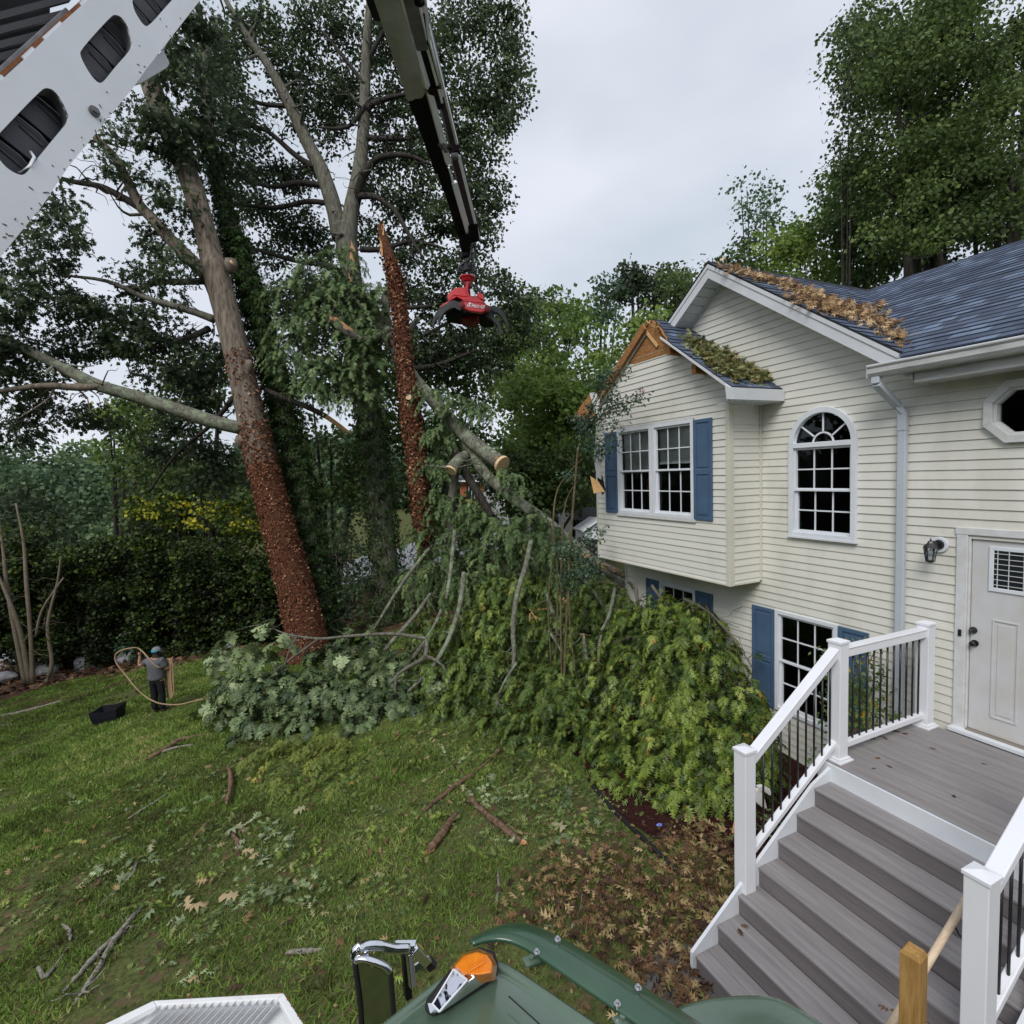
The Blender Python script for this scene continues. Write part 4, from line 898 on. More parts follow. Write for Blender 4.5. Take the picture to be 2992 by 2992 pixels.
# ---------------- telescopic jib
jib = thing('crane_jib', 'long telescopic crane jib, white at the top and greasy black below', 'crane jib', tuple(V(806, 200, 7)))
e = lambda x, y: ((1050+x/2.575)/K, y/2.575/K)
yd = lambda y: 5.4+3.9*max(-.3, y/1890)**.9 if y > 0 else 5.4+y/1890*4
def jp(x, y, dd=0.): a, b = e(x, y); return V(a, b, yd(y)+dd)
def hexbeam(name, L0, R0, L1, R1, m, parent=jib, dd=0., depth=1.0, bevel=.01):
    """six-sided beam between two cross lines given by left and right image points"""
    mb = MB(); ends = []
    for Lp, Rp in ((L0, R0), (L1, R1)):
        a, b = jp(*Lp, dd), jp(*Rp, dd); w = b-a; cdir = F_*w.length*depth; mid = (a+b)/2
        ends.append([a, a+w*.28-cdir*.32, b-w*.02-cdir*.22, b+cdir*.2, mid+w*.2+cdir*.55, a+cdir*.35])
    mb.mesh(ends[0]+ends[1], [(i, (i+1) % 6, 6+(i+1) % 6, 6+i) for i in range(6)]+[(5, 4, 3, 2, 1, 0), (6, 7, 8, 9, 10, 11)])
    return mb.build(name, m, parent, bevel=bevel)
M['jibw'] = mat('dirty_white_jib', (.46, .47, .46), .5, .3, col2=(.30, .31, .29), scale=3, thr=(.3, .75))
M['jibl'] = mat('bright_white_edge', (.88, .9, .94), .4, .4)
M['jibr'] = mat('rusty_dark_tube', (.03, .016, .014), .5, .35, var=.4, scale=10)
hexbeam('jib_section', (60, -160), (262, -160), (350, 715), (505, 640), M['jibw'], dd=.0)
hexbeam('jib_collar', (-20, -200), (270, -200), (80, 72), (310, 20), M['boomd'], dd=.03)
hexbeam('jib_section', (330, 640), (500, 590), (565, 1285), (665, 1250), M['boomd'], dd=.06)
hexbeam('jib_collar', (345, 690), (510, 655), (388, 822), (535, 780), M['boomd'], dd=.03)
hexbeam('jib_section', (560, 1220), (650, 1200), (625, 1425), (705, 1400), M['boomd'], dd=.09)
hexbeam('jib_section', (620, 1380), (695, 1370), (762, 1840), (835, 1830), M['boomd'], dd=.12)
hexbeam('jib_tip', (745, 1790), (850, 1760), (768, 1890), (828, 1900), M['boomd'], dd=.05)
hexbeam('jib_tip', (815, 1700), (890, 1690), (830, 1815), (903, 1800), M['boomd'], dd=.05)
def bar(name, a, b, w, m, dd=0., h=None, bevel=.004, parent=jib):
    mb = MB(); A, B = jp(*a, dd), jp(*b, dd); mb.beam(A, B, w, h or w, F_); return mb.build(name, m, parent, bevel=bevel)
bar('jib_edge', (312, -60), (415, 340), .045, M['jibl'], -.06); bar('jib_edge', (414, 340), (507, 650), .07, M['jibl'], -.06)
bar('jib_edge', (522, 680), (670, 1225), .08, M['jibl'], .0); bar('jib_edge', (712, 1370), (826, 1770), .09, M['jibl'], .1); bar('jib_edge', (672, 1260), (705, 1370), .03, M['jibl'], .1)
bar('extension_tube', (365, -100), (470, 330), .135, M['boomg'], .0); bar('extension_tube', (462, 320), (590, 785), .16, M['boomd'], .1)
bar('extension_tube', (470, 60), (610, 640), .10, M['jibr'], .15); bar('extension_tube', (620, 700), (715, 1105), .14, M['jibr'], .2); bar('extension_tube', (725, 1180), (868, 1745), .16, M['jibr'], .3)
bar('extension_tube', (698, 1090), (728, 1165), .12, M['boomd'], .25)
bar('jib_hose', (432, -60), (500, 290), .03, M['jibl'], -.08); bar('jib_hose', (505, 340), (622, 770), .03, M['jibl'], -.02); bar('jib_hose', (492, -60), (522, 300), .025, M['jibl'], -.1); bar('jib_hose', (525, 300), (608, 620), .022, M['jibl'], -.1)
bar('jib_hose', (515, 180), (735, 1080), .035, M['jibl'], .05); bar('jib_hose', (748, 1170), (902, 1795), .045, M['jibl'], .1)
for a, b, w in (((375, 270), (385, 330), .07), ((400, 325), (515, 305), .05), ((495, 660), (605, 645), .05), ((615, 1070), (660, 1130), .09), ((640, 1110), (700, 1110), .05), ((695, 1180), (745, 1175), .07)): bar('jib_clamp', a, b, w, M['boomg'] if w > .06 else M['boomd'], -.05)
p = jp(455, 12, -.1); mb = MB(); mb.cyl(p, p-F_*.05, .06, 18); mb.cyl(p-F_*.05, p-F_*.07, .03, 12); mb.build('jib_pulley', M['boomd'], jib)

# ---------------- grapple
M['red'] = mat('red_grapple_paint', (.62, .018, .03), .38, .45, col2=(.50, .014, .022), scale=4, coat=.3)
M['redd'] = mat('dull_red_paint', (.16, .010, .012), .5, .3, var=.2, scale=6)
M['claw'] = mat('worn_claw_steel', (.016, .018, .02), .5, .35, col2=(.05, .055, .06), scale=7, thr=(.45, .8))
GD = 9.45
gp = lambda x, y, off=0.: V((1200+x/5.52)/K, (650+y/5.52)/K, GD+off)
grap = thing('grapple', 'red log grapple with curved black claws hanging from the jib tip', 'grapple', tuple(gp(900, 1300)))
def gpr(name, poly, o0, o1, m, bev=.012, parent=grap, seg=2):
    mb = MB(); b_ = [gp(x, y, o0) for x, y in poly]; mb.prism(b_, F_*(o1-o0)); return mb.build(name, m, parent, bevel=bev, seg=seg)
mb = MB(); mb.box(-1, -1, 0, 0, 0, 0) if False else None
mb.tube([gp(880, 440), gp(880, 530)], .045, 4); mb.tube([gp(895, 530), gp(895, 575)], [.12, .10], 12); mb.tube([gp(910, 575), gp(905, 700)], .06, 10)
mb.tube([gp(910, 700), gp(910, 720), gp(910, 800), gp(912, 830), gp(912, 885)], [.08, .13, .12, .10, .125], 18)
mb.build('rotator', M['black'], grap)
for pts in ([(1010, 330), (1030, 470), (990, 570), (870, 640), (780, 700), (785, 790), (860, 800)], [(1050, 330), (1010, 600), (1040, 730), (1030, 790), (960, 800)], [(960, 400), (960, 560), (800, 700), (830, 770), (900, 760)], [(940, 1060), (1000, 1020), (1070, 1040), (1110, 1120), (1100, 1160)]):
    P_, r_ = smooth_path([(gp(x, y, -.12), .017) for x, y in pts], 5); mb = MB(); mb.tube(P_, r_, 8); mb.build('hose', M['black'], grap, smooth=True)
mb = MB(); mb.tube([gp(915, 885), gp(915, 905)], .14, 20); mb.tube([gp(912, 905), gp(905, 960)], [.125, .08], 12); mb.build('flange', M['red'], grap, bevel=.006)
for k in range(8):
    a0 = k*math.pi/4; p = gp(915, 882)+R_*.115*math.cos(a0)+F_*.115*math.sin(a0); mb = MB(); mb.cyl(p, p+Vector((0, 0, .03)), .018, 6); mb.build('bolt', M['chromedull'], grap)
gpr('neck', [(835, 950), (985, 945), (955, 1060), (990, 1200), (860, 1190), (880, 1040)], -.12, .12, M['redd'])
gpr('yoke', [(905, 940), (935, 945), (925, 1110), (960, 1200), (880, 1200), (885, 1050)], -.2, -.12, M['red'])
gpr('cylinder_valve', [(950, 1065), (1000, 1060), (1045, 1160), (1040, 1210), (960, 1200)], -.18, .1, M['chromedull'], .02)
gpr('left_housing', [(715, 1055), (890, 1035), (905, 1165), (945, 1205), (700, 1175), (600, 1265), (583, 1180), (640, 1110)], -.22, .38, M['red'])
gpr('left_cheek', [(700, 1175), (945, 1205), (860, 1260), (740, 1200), (610, 1280), (600, 1262)], -.36, .30, M['red'])
fp = gpr('front_plate', [(820, 1272), (930, 1195), (1080, 1205), (1240, 1330), (1272, 1372), (1262, 1412), (1225, 1425), (1130, 1452), (940, 1424), (800, 1358), (778, 1318), (790, 1290)], -.52, -.44, M['red'])
gpr('front_plate_top', [(830, 1268), (935, 1195), (1075, 1205), (1205, 1300), (835, 1262)], -.53, -.2, M['red'])
gpr('right_housing', [(1062, 1128), (1150, 1142), (1180, 1185), (1178, 1255), (1085, 1210)], -.2, .38, M['red'])
gpr('inner_frame', [(760, 1470), (880, 1410), (1100, 1440), (1090, 1520), (1000, 1615), (935, 1570), (820, 1545)], -.15, .2, M['redd'])
gpr('rear_plate', [(455, 1360), (560, 1290), (700, 1240), (800, 1300), (560, 1390)], .3, .38, M['red'])
gpr('claw_root', [(700, 1190), (800, 1220), (1100, 1430), (1000, 1450), (760, 1480), (540, 1440), (640, 1250)], -.3, .22, M['boomd'])
gpr('claw_root', [(1080, 1480), (1220, 1430), (1340, 1400), (1330, 1520), (1160, 1540)], -.3, .22, M['boomd'])
cl = [(815, 1345), (790, 1290), (700, 1248), (610, 1275), (530, 1350), (470, 1450), (430, 1560), (438, 1620), (468, 1660), (470, 1590), (510, 1495), (575, 1425), (650, 1385), (715, 1372), (760, 1410), (825, 1420)]
gpr('claw', rounded(cl, 1), -.42, -.34, M['claw'], .008); gpr('claw', rounded([(x-95, y+55) for x, y in cl], 1), .26, .34, M['claw'], .008)
cr = [(1240, 1400), (1300, 1330), (1400, 1358), (1480, 1425), (1545, 1530), (1582, 1660), (1580, 1770), (1562, 1795), (1548, 1690), (1500, 1575), (1430, 1480), (1350, 1440), (1280, 1470), (1230, 1460)]
gpr('claw', rounded(cr, 1), .26, .34, M['claw'], .008)
cr2 = [(1210, 1420), (1270, 1440), (1310, 1490), (1390, 1560), (1445, 1640), (1466, 1700), (1452, 1800), (1438, 1875), (1430, 1760), (1400, 1660), (1330, 1590), (1260, 1530), (1200, 1510)]
gpr('claw', rounded(cr2, 1), -.42, -.34, M['claw'], .008)
for x, y in ((822, 1330), (1235, 1388)):
    p = gp(x, y, -.53); mb = MB(); mb.cyl(p, p-F_*.02, .05, 20); mb.cyl(p-F_*.02, p-F_*.03, .03, 16); mb.build('pivot_pin', M['redd'], grap)
def text(name, s, loc, size, m, parent, xdir, ydir, ext=.002):
    cu = bpy.data.curves.new(name, 'FONT'); cu.body = s; cu.size = size; cu.extrude = ext; cu.align_x = 'CENTER'; cu.offset = size*.02
    o_ = bpy.data.objects.new(name, cu); COL.objects.link(o_); dg = bpy.context.evaluated_depsgraph_get(); me = bpy.data.meshes.new_from_object(o_.evaluated_get(dg)); bpy.data.objects.remove(o_)
    z_ = xdir.cross(ydir); me.transform(Matrix(((xdir.x, ydir.x, z_.x, loc.x), (xdir.y, ydir.y, z_.y, loc.y), (xdir.z, ydir.z, z_.z, loc.z), (0, 0, 0, 1)))); me.materials.clear(); me.materials.append(m); return link(name, me, parent)
td = (R_*1-U_*.10).normalized(); text('lettering', '16 PRO GP', gp(1050, 1372, -.526), .068, M['rail'], fp, td, (U_+R_*.10).normalized())
p = gp(955, 1308, -.526); mb = MB(); mb.cyl(p, p-F_*.004, .02, 16); mb.beam(gp(965, 1308, -.527), gp(1015, 1318, -.527), .004, .016, F_); mb.build('emblem', M['rail'], fp)
# ================================================================ GROUND
def soil_mat(name, c1, c2, c3, scale=1.1):
    m = mat(name, c1, .95, .1, col2=c2, scale=scale, detail=9, bump=.6, bscale=35, thr=(.38, .62))
    t = m.node_tree; b = t.nodes['Principled BSDF']; src = b.inputs['Base Color'].links[0].from_socket
    tcn = N(t, 'ShaderNodeTexCoord'); nn = N(t, 'ShaderNodeTexNoise'); nn.inputs['Scale'].default_value = 9; nn.inputs['Detail'].default_value = 8
    r = N(t, 'ShaderNodeValToRGB'); r.color_ramp.elements[0].position = .52; r.color_ramp.elements[1].position = .66
    mx_ = N(t, 'ShaderNodeMix', data_type='RGBA'); mx_.inputs[7].default_value = (*c3, 1)
    t.links.new(tcn.outputs['Object'], nn.inputs['Vector']); t.links.new(nn.outputs[0], r.inputs[0]); t.links.new(r.outputs[0], mx_.inputs[0]); t.links.new(src, mx_.inputs[6]); t.links.new(mx_.outputs[2], b.inputs['Base Color'])
    return m
M['soil'] = soil_mat('lawn_soil', (.055, .065, .024), (.11, .13, .042), (.12, .08, .05), 16)
def grid(name, xs, ys, m, off=0., kind='structure'):
    X, Y = np.meshgrid(xs, ys, indexing='ij'); Z = gz(X, Y)+off; nx, ny = X.shape
    vs = np.stack([X, Y, Z], -1).reshape(-1, 3); i = np.arange(nx*ny).reshape(nx, ny)
    a, b, c_, d = i[:-1, :-1].ravel(), i[1:, :-1].ravel(), i[1:, 1:].ravel(), i[:-1, 1:].ravel()
    F = np.concatenate([np.stack([a, b, c_], 1), np.stack([a, c_, d], 1)]); o = np_mesh(name, vs, F, m, smooth=True); return tag(o, kind=kind)
xs = np.concatenate([np.linspace(-200, -20, 30), np.linspace(-19, 18, 150), np.linspace(19, 220, 40)]); ys = np.concatenate([np.linspace(-120, -6, 20), np.linspace(-5, 40, 180), np.linspace(41, 300, 60)])
grid('lawn', xs, ys, M['soil'])
# bare earth and leaf mulch under the hedge
def patch(name, poly, m, off, n=60, kind='structure', edge=.0):
    """polygon of ground points laid just above the ground; fan of small quads clipped by the outline"""
    P = np.array([(p[0], p[1]) for p in poly]); cx, cy = P.mean(0)
    k = len(P); dens = []
    for i in range(k):
        a, b = P[i], P[(i+1) % k]; s = max(1, int(np.linalg.norm(b-a)/.35))
        for j in range(s): dens.append(a+(b-a)*j/s)
    D = np.array(dens)
    if edge: D = D+RNG.normal(size=D.shape)*edge
    rings = np.array([1, .93, .8, .65, .5, .35, .2, .08]); V_ = []
    for r in rings: V_.append(np.array([cx, cy])+(D-[cx, cy])*r)
    V_ = np.concatenate(V_); n_ = len(D); vs = np.column_stack([V_, gz(V_[:, 0], V_[:, 1])+off]); F = []
    for r in range(len(rings)-1):
        for i in range(n_): j = (i+1) % n_; F += [(r*n_+i, r*n_+j, (r+1)*n_+j), (r*n_+i, (r+1)*n_+j, (r+1)*n_+i)]
    for i in range(1, n_-1): F.append(((len(rings)-1)*n_, (len(rings)-1)*n_+i, (len(rings)-1)*n_+i+1))
    o = np_mesh(name, vs, np.array(F), m, smooth=True); return tag(o, kind=kind)
M['earth'] = mat('bare_earth', (.05, .028, .018), .95, .1, col2=(.12, .07, .045), scale=3, detail=9, bump=.8, bscale=25)
M['mulchred'] = mat('dark_red_mulch', (.018, .006, .006), .95, .1, col2=(.06, .022, .018), scale=30, detail=8, bump=1, bscale=60)
M['road'] = mat('asphalt', (.28, .29, .31), .9, .2, var=.12, scale=2, bump=.2, bscale=80)
patch('earth_bank', [G(0, 1385), G(60, 1345), G(140, 1310), G(230, 1290), G(330, 1265), G(420, 1250), G(520, 1240), G(610, 1240), G(760, 1245), G(900, 1215), (16, 26), (6, 32), (-6, 34), (-20, 36), (-24, 26)], M['earth'], .03, edge=.12)
bedp = [G(1385, 1655), G(1330, 1600), G(1235, 1590), G(1180, 1550), G(1120, 1490), G(1100, 1440), (4.3, 8.2), (4.6, 9.6), (6.5, 9.6), (6.5, 3.4), (4.7, 3.4)]
patch('garden_bed', bedp, M['mulchred'], .028)
gp2 = [G(1255, 1935), G(1290, 1885), G(1345, 1850)]
patch('driveway', [(2.55, 3.4), (3.05, 3.65), (3.3, 3.3), (3.4, 1.3), (8, .6), (9, -14), (1.5, -14), (2.0, .5)], mat('driveway_asphalt', (.11, .11, .115), .9, .2, col2=(.17, .165, .16), scale=26, bump=.5, bscale=90), .025, edge=.02)
patch('road', [(-26, 33), (-14, 31.5), (-4, 33), (8, 36), (22, 42), (40, 44), (40, 50), (20, 48), (6, 42), (-6, 38), (-26, 38)], M['road'], .05)
# black plastic edging round the bed
ed = thing('bed_edging', 'black plastic edging strip between the lawn and the red mulch bed', 'edging', tuple(G(1235, 1590)))
mb = MB(); pe = [G(1110, 1470, .04), G(1150, 1520, .04), G(1185, 1555, .04), G(1215, 1583, .05), G(1245, 1612, .04), G(1275, 1640, .03), G(1320, 1665, .02), G(1365, 1690, .0)]
P_, r_ = smooth_path([(p, .03) for p in pe], 4); mb.tube(P_, .028, 8); mb.build('edging_strip', M['rubber'], ed, smooth=True)
# ---------------- grass
def ground_pts(n, x0, x1, y0, y1): 
    x = RNG.uniform(x0, x1, n); y = RNG.uniform(y0, y1, n); return x, y
def inside_poly(x, y, poly):
    P = np.array([(p[0], p[1]) for p in poly]); c = np.zeros(len(x), bool); j = len(P)-1
    for i in range(len(P)):
        xi, yi = P[i]; xj, yj = P[j]
        with np.errstate(divide='ignore', invalid='ignore'): t = ((yi > y) != (yj > y)) & (x < (xj-xi)*(y-yi)/(yj-yi+1e-12)+xi)
        c ^= t; j = i
    return c
def noise2(x, y, s=1., seed=0):
    r = np.random.default_rng(seed); v = np.zeros_like(x)
    for k in range(7):
        a = r.uniform(0, 6.28); f = s*r.uniform(.6, 2.4); v += np.sin((x*np.cos(a)+y*np.sin(a))*f+r.uniform(0, 6.28))
    return v/3.7
gm = leafmat('grass_blades', [(0, (.085, .095, .03)), (.4, (.15, .225, .046)), (.75, (.23, .35, .07)), (1, (.42, .40, .16))], .3, .55, .2)
n = 620000; r_d = RNG.random(n)**.62*22+3.2; th = RNG.uniform(math.radians(-38), math.radians(52), n)
d_ = np.stack([np.sin(th), np.cos(th)], 1); x = d_[:, 0]*r_d*1.0; y = d_[:, 1]*r_d
ok = ((x < 6.4) | (y > 9.8)) & ~inside_poly(x, y, bedp) & ~((x > 2.6) & (y < 3.7)) & ~((x < 2.6) & (x > .2) & (y < 2.2))
bare = noise2(x, y, 1.4, 3)+.6*noise2(x, y, 4.1, 5)+.4*noise2(x, y, 9, 6)+RNG.normal(size=n)*.2
ok &= bare < .82
bank = inside_poly(x, y, [(-24, 25.5), (-9, 25.0), (-4.5, 23.5), (0, 21.5), (6, 18), (6.4, 30), (-24, 30)]); ok &= ~(bank & (RNG.random(n) < .93))
dry = inside_poly(x, y, [tuple(G(960, 1650)[:2]), tuple(G(1120, 1520)[:2]), tuple(G(1330, 1640)[:2]), tuple(G(1380, 1850)[:2]), tuple(G(1250, 1930)[:2]), tuple(G(1000, 1800)[:2])]); ok &= ~(dry & (RNG.random(n) < .35))
x, y, r_d = x[ok], y[ok], r_d[ok]; n = len(x)
P = np.column_stack([x, y, gz(x, y)+.0]); ax = unit(np.column_stack([RNG.normal(size=n)*.55, RNG.normal(size=n)*.55, np.ones(n)*.8])); nr = rnd_unit(n)
hgt = (.036+.03*RNG.random(n))*(1+.45*np.clip(noise2(x, y, 1.9, 8), -1, 1))*(1+r_d*.035); wd = 1.3+r_d*.20
Tv, Tf = T_BLADE
Fm = frames(ax, nr); Tv2 = np.repeat(Tv[None], n, 0)*hgt[:, None, None]; Tv2[:, :, 0] *= wd[:, None]
Xg = np.einsum('nij,nkj->nki', Fm, Tv2)+P[:, None, :]; Fg = (Tf[None]+(np.arange(n)*5)[:, None, None]).reshape(-1, 3)
tt_ = .45+.22*noise2(x, y, .9, 21)+.22*noise2(x, y, 3.3, 22)+.16*noise2(x, y, 9, 23)+RNG.normal(size=n)*.15
tag(np_mesh('grass', Xg.reshape(-1, 3), Fg, gm, tint=np.repeat(np.clip(tt_, 0, 1), 5)), 'short lawn grass, patchy green with worn spots', 'grass', kind='stuff')
# ---------------- fallen leaves
lm_g = leafmat('fallen_green_leaves', [(0, (.05, .08, .03)), (.45, (.13, .19, .05)), (.8, (.22, .27, .09)), (1, (.34, .30, .15))], .15)
lm_b = leafmat('dry_brown_leaves', [(0, (.04, .025, .018)), (.3, (.10, .055, .032)), (.55, (.20, .11, .055)), (.72, (.15, .155, .05)), (.88, (.34, .23, .11)), (1, (.50, .38, .2))], .1, .7)
def ground_leaves(name, xy, size, T, m, lift=.035, tilt=.35, tint=None):
    n = len(xy); P = np.column_stack([xy, gz(xy[:, 0], xy[:, 1])+lift*(.6+RNG.random(n))]); a = RNG.normal(size=(n, 3)); a[:, 2] *= .2
    nr = np.array([0, 0, 1])+RNG.normal(size=(n, 3))*tilt; s = size*(.4+1.3*RNG.random(n)**1.6); return leaves(name, P, unit(a), unit(nr), s, T, m, tint=tint, wid=.9)
def cluster_xy(cs, n, sp):
    c = np.array([(p[0], p[1]) for p in cs]); i = RNG.integers(0, len(c), n); return c[i]+RNG.normal(size=(n, 2))*sp
# dry oak leaves, thick in the patch in front of the steps
px = [G(a, b) for a, b in ((1080, 1640), (1120, 1680), (1180, 1700), (1160, 1760), (1230, 1740), (1280, 1780), (1100, 1720), (1040, 1690), (1200, 1800), (1290, 1680), (1330, 1720), (1290, 1840), (1250, 1850), (1190, 1650), (1050, 1760))]
a1 = cluster_xy(px, 1800, .36); a2 = RNG.uniform(0, 1, (2400, 2))*[9, 9]+[-4, 3]; a2 = a2[a2[:, 0] < 4]
a3 = cluster_xy([G(a, b) for a, b in ((1350, 1600), (1330, 1650), (1290, 1600), (1370, 1700), (1340, 1780), (1300, 1900))], 1100, .22)
allb = np.concatenate([a1, a2[:700], a3]); allb = allb[~((allb[:, 0] > 3.0) & (allb[:, 1] < 3.3))]
tag(ground_leaves('dry_leaves', allb, .105, T_PIN, lm_b, .05, .95), 'dry brown oak leaves lying thick on the grass before the steps', 'dry leaves', kind='stuff')
g1 = RNG.uniform(0, 1, (4200, 2))*[13, 15]+[-6, 3.2]; g1 = g1[(noise2(g1[:, 0], g1[:, 1], 1.1, 33) > -.25) & (g1[:, 0] < 5.2)]
g2 = cluster_xy([G(a, b) for a, b in ((500, 1580), (520, 1600), (430, 1560), (640, 1500), (330, 1540), (380, 1600), (200, 1650), (560, 1690), (610, 1700), (350, 1800), (440, 1710), (900, 1480), (960, 1520), (860, 1450), (1010, 1560), (1100, 1590), (940, 1580), (290, 1480), (150, 1520), (80, 1720), (250, 1700), (700, 1560), (1060, 1480), (1120, 1530), (820, 1540), (740, 1680))], 1900, .24)
g3 = cluster_xy([G(a, b) for a, b in ((980, 1480), (1040, 1500), (930, 1440), (1090, 1540), (870, 1420), (820, 1400), (560, 1470), (640, 1460), (460, 1440), (700, 1440), (1000, 1420))], 1700, .38)
gg = np.concatenate([g1, g2, g3]); gg = gg[~((gg[:, 0] > 2.9) & (gg[:, 1] < 3.5))]
tag(ground_leaves('fallen_leaves', gg, .085, T_PIN, lm_g, .03, .5), 'green and grey lobed oak leaves torn off by the storm, strewn over the lawn', 'fallen leaves', kind='stuff')
bl = [G(a, b) for a, b in ((495, 1600), (512, 1608), (440, 1575), (575, 1685), (590, 1700), (215, 1630), (245, 1655), (265, 1620), (360, 1475), (540, 1560), (235, 1535), (485, 1560), (530, 1590), (340, 1715), (470, 1680), (420, 1700), (860, 1470), (900, 1490), (1100, 1580), (690, 1650), (150, 1690), (330, 1840))]
tag(ground_leaves('broad_leaves', np.concatenate([cluster_xy(bl, 90, .2)]), .15, T_BROAD, leafmat('pale_leaf_underside', [(0, (.14, .20, .10)), (.6, (.26, .31, .18)), (1, (.48, .33, .18))], .1), .06, .5), 'large pale lobed leaves showing their undersides, scattered over the lawn', 'fallen leaves', kind='stuff')
# wood debris on the bank: leaf litter
bx = RNG.uniform(0, 1, (16000, 2))*[26, 9]+[-20, 22.5]; bx = bx[inside_poly(bx[:, 0], bx[:, 1], [(-24, 25.5), (-9, 24.8), (-4.5, 23.0), (0, 21.0), (6, 18), (6.4, 31.5), (-24, 31.5)])]
tag(ground_leaves('leaf_litter', bx, .22, T_FAR2, leafmat('old_leaf_litter', [(0, (.05, .025, .016)), (.6, (.13, .07, .045)), (1, (.24, .15, .09))], .0, .9), .04, .6), 'reddish brown leaf litter on the bank below the hedge', 'leaf litter', kind='stuff')
# ================================================================ TREES
R2 = random.Random(21)
def tube_px(mb, rows, n=12, sub=5, bump=0.):
    """rows: (view x, view y, depth, width in view pixels)"""
    pr = [(V(a, b, d), w*K*d/F_PX/2) for a, b, d, w in rows]; P, r = smooth_path(pr, sub)
    if bump: r = [q*(1+R2.uniform(-bump, bump)) for q in r]
    mb.tube(P, r, n); return P, r
def BL(vx, vy, d, rx, ry, t=.5, rd=None):
    s = K*d/F_PX; return (tuple(V(vx, vy, d)), (rx*s, (rd if rd else (rx+ry)/2*s), ry*s), t)
M['bark1'] = bark('grey_brown_bark', (.10, .078, .06), (.27, .225, .18), 3.2, (4, 4, .6), .9)
M['bark2'] = bark('pale_grey_bark', (.085, .08, .062), (.20, .19, .155), 3.5, (4, 4, .8), .7, lichen=((.19, .22, .16), 5, .56))
M['barkd'] = bark('dark_bark', (.025, .022, .02), (.065, .058, .05), 4, (4, 4, .6), .8)
M['lichen'] = bark('lichen_covered_bark', (.09, .085, .065), (.27, .265, .21), 7, (3, 3, 1.5), 1.2, lichen=((.27, .32, .22), 4, .50))
M['vinebark'] = bark('flaky_red_brown_bark', (.045, .018, .012), (.17, .075, .04), 9, (2, 2, 2), 1.0)
M['cut'] = mat('sawn_wood', (.62, .40, .22), .75, .2, col2=(.72, .53, .33), scale=14)
M['torn'] = mat('torn_orange_wood', (.50, .24, .10), .85, .15, col2=(.66, .42, .22), scale=14, stretch=(4, 4, .8))
lf_dark = leafmat('dark_canopy_leaf', [(0, (.024, .038, .018)), (.4, (.055, .084, .038)), (.75, (.098, .142, .062)), (1, (.16, .215, .09))], .32)
lf_mid = leafmat('mid_green_leaf', [(0, (.034, .056, .016)), (.4, (.066, .108, .028)), (.75, (.11, .17, .042)), (1, (.19, .26, .075))], .32)
lf_bright = leafmat('fresh_green_leaf', [(0, (.055, .09, .02)), (.4, (.10, .17, .034)), (.75, (.155, .245, .05)), (1, (.25, .34, .08))], .34)
lf_silver = leafmat('grey_green_leaf', [(0, (.028, .055, .03)), (.4, (.06, .11, .055)), (.75, (.11, .175, .09)), (1, (.21, .29, .16))], .25)
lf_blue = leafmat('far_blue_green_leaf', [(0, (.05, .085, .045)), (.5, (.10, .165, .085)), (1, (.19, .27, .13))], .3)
lf_yel = leafmat('yellow_leaf', [(0, (.05, .09, .015)), (.45, (.16, .21, .02)), (.8, (.45, .42, .03)), (1, (.6, .55, .05))], .3)
lf_ivy = leafmat('ivy_leaf', [(0, (.012, .024, .006)), (.5, (.028, .056, .013)), (1, (.075, .12, .04))], .12, .6, .12)
lf_conif = leafmat('evergreen_spray', [(0, (.012, .020, .007)), (.45, (.030, .052, .012)), (.8, (.065, .105, .02)), (1, (.12, .18, .035))], .15)
lf_brown = leafmat('dead_vine_flake', [(0, (.05, .016, .010)), (.5, (.15, .05, .026)), (.88, (.28, .12, .06)), (1, (.48, .32, .19))], .05, .8)
def tree(name, label, loc, group=None, cat='tree'): return thing(name, label, cat, loc, group)
def bark_flakes(name, P, r, i0, i1, n, size, parent, side=None, mat_=None, T=T_FAR2, out=.02, off=1.0):
    """small scales scattered on a trunk between path points"""
    A = np.array([list(p) for p in P]); rr = np.array(r); k = RNG.uniform(i0, i1-1.001, n); i = k.astype(int); f = (k-i)[:, None]
    c_ = A[i]*(1-f)+A[i+1]*f; rad = rr[i]*(1-f[:, 0])+rr[i+1]*f[:, 0]; ax = unit(A[i+1]-A[i]); d = unit(np.cross(ax, rnd_unit(n)))
    if side is not None: w = (d@np.array(side)); keep = w > RNG.uniform(-1.2, .9, n); c_, rad, ax, d = c_[keep], rad[keep], ax[keep], d[keep]; n = len(c_)
    p = c_+d*(rad*off+out*RNG.random(n))[:, None]
    a = unit(-ax*.5+rnd_unit(n)*.9+d*.3); nn = unit(d+rnd_unit(n)*.5)
    return leaves(name, p, a, nn, size*(.5+.9*RNG.random(n)), T, mat_, parent)
# ---- big leaning tree
t1 = tree('leaning_oak', 'tall leaning oak with thick red brown flaky dead vine on its lower trunk', tuple(G(575, 1240)))
mb = MB(); P1, r1 = tube_px(mb, [(592, 1300, 17.6, 100), (583, 1240, 17.6, 78), (567, 1150, 17.6, 66), (527, 1000, 17.6, 58), (488, 850, 17.6, 53), (455, 700, 17.6, 47), (430, 600, 17.6, 46), (406, 510, 17.6, 45), (400, 490, 17.6, 42), (386, 430, 17.6, 37), (362, 350, 17.6, 38), (322, 250, 17.6, 37), (292, 180, 17.6, 36), (258, 80, 17.6, 30), (235, -40, 17.6, 24)], 20, 6, .012)
for q, w in (((436, 500), 13), ((456, 832), 13), ((470, 690), 8)):
    p = V(q[0], q[1], 17.4); mb.tube([p-Vector((0, 0, .25)), p, p+Vector((0, 0, .18))], [w*.008, w*.017, w*.012], 10)
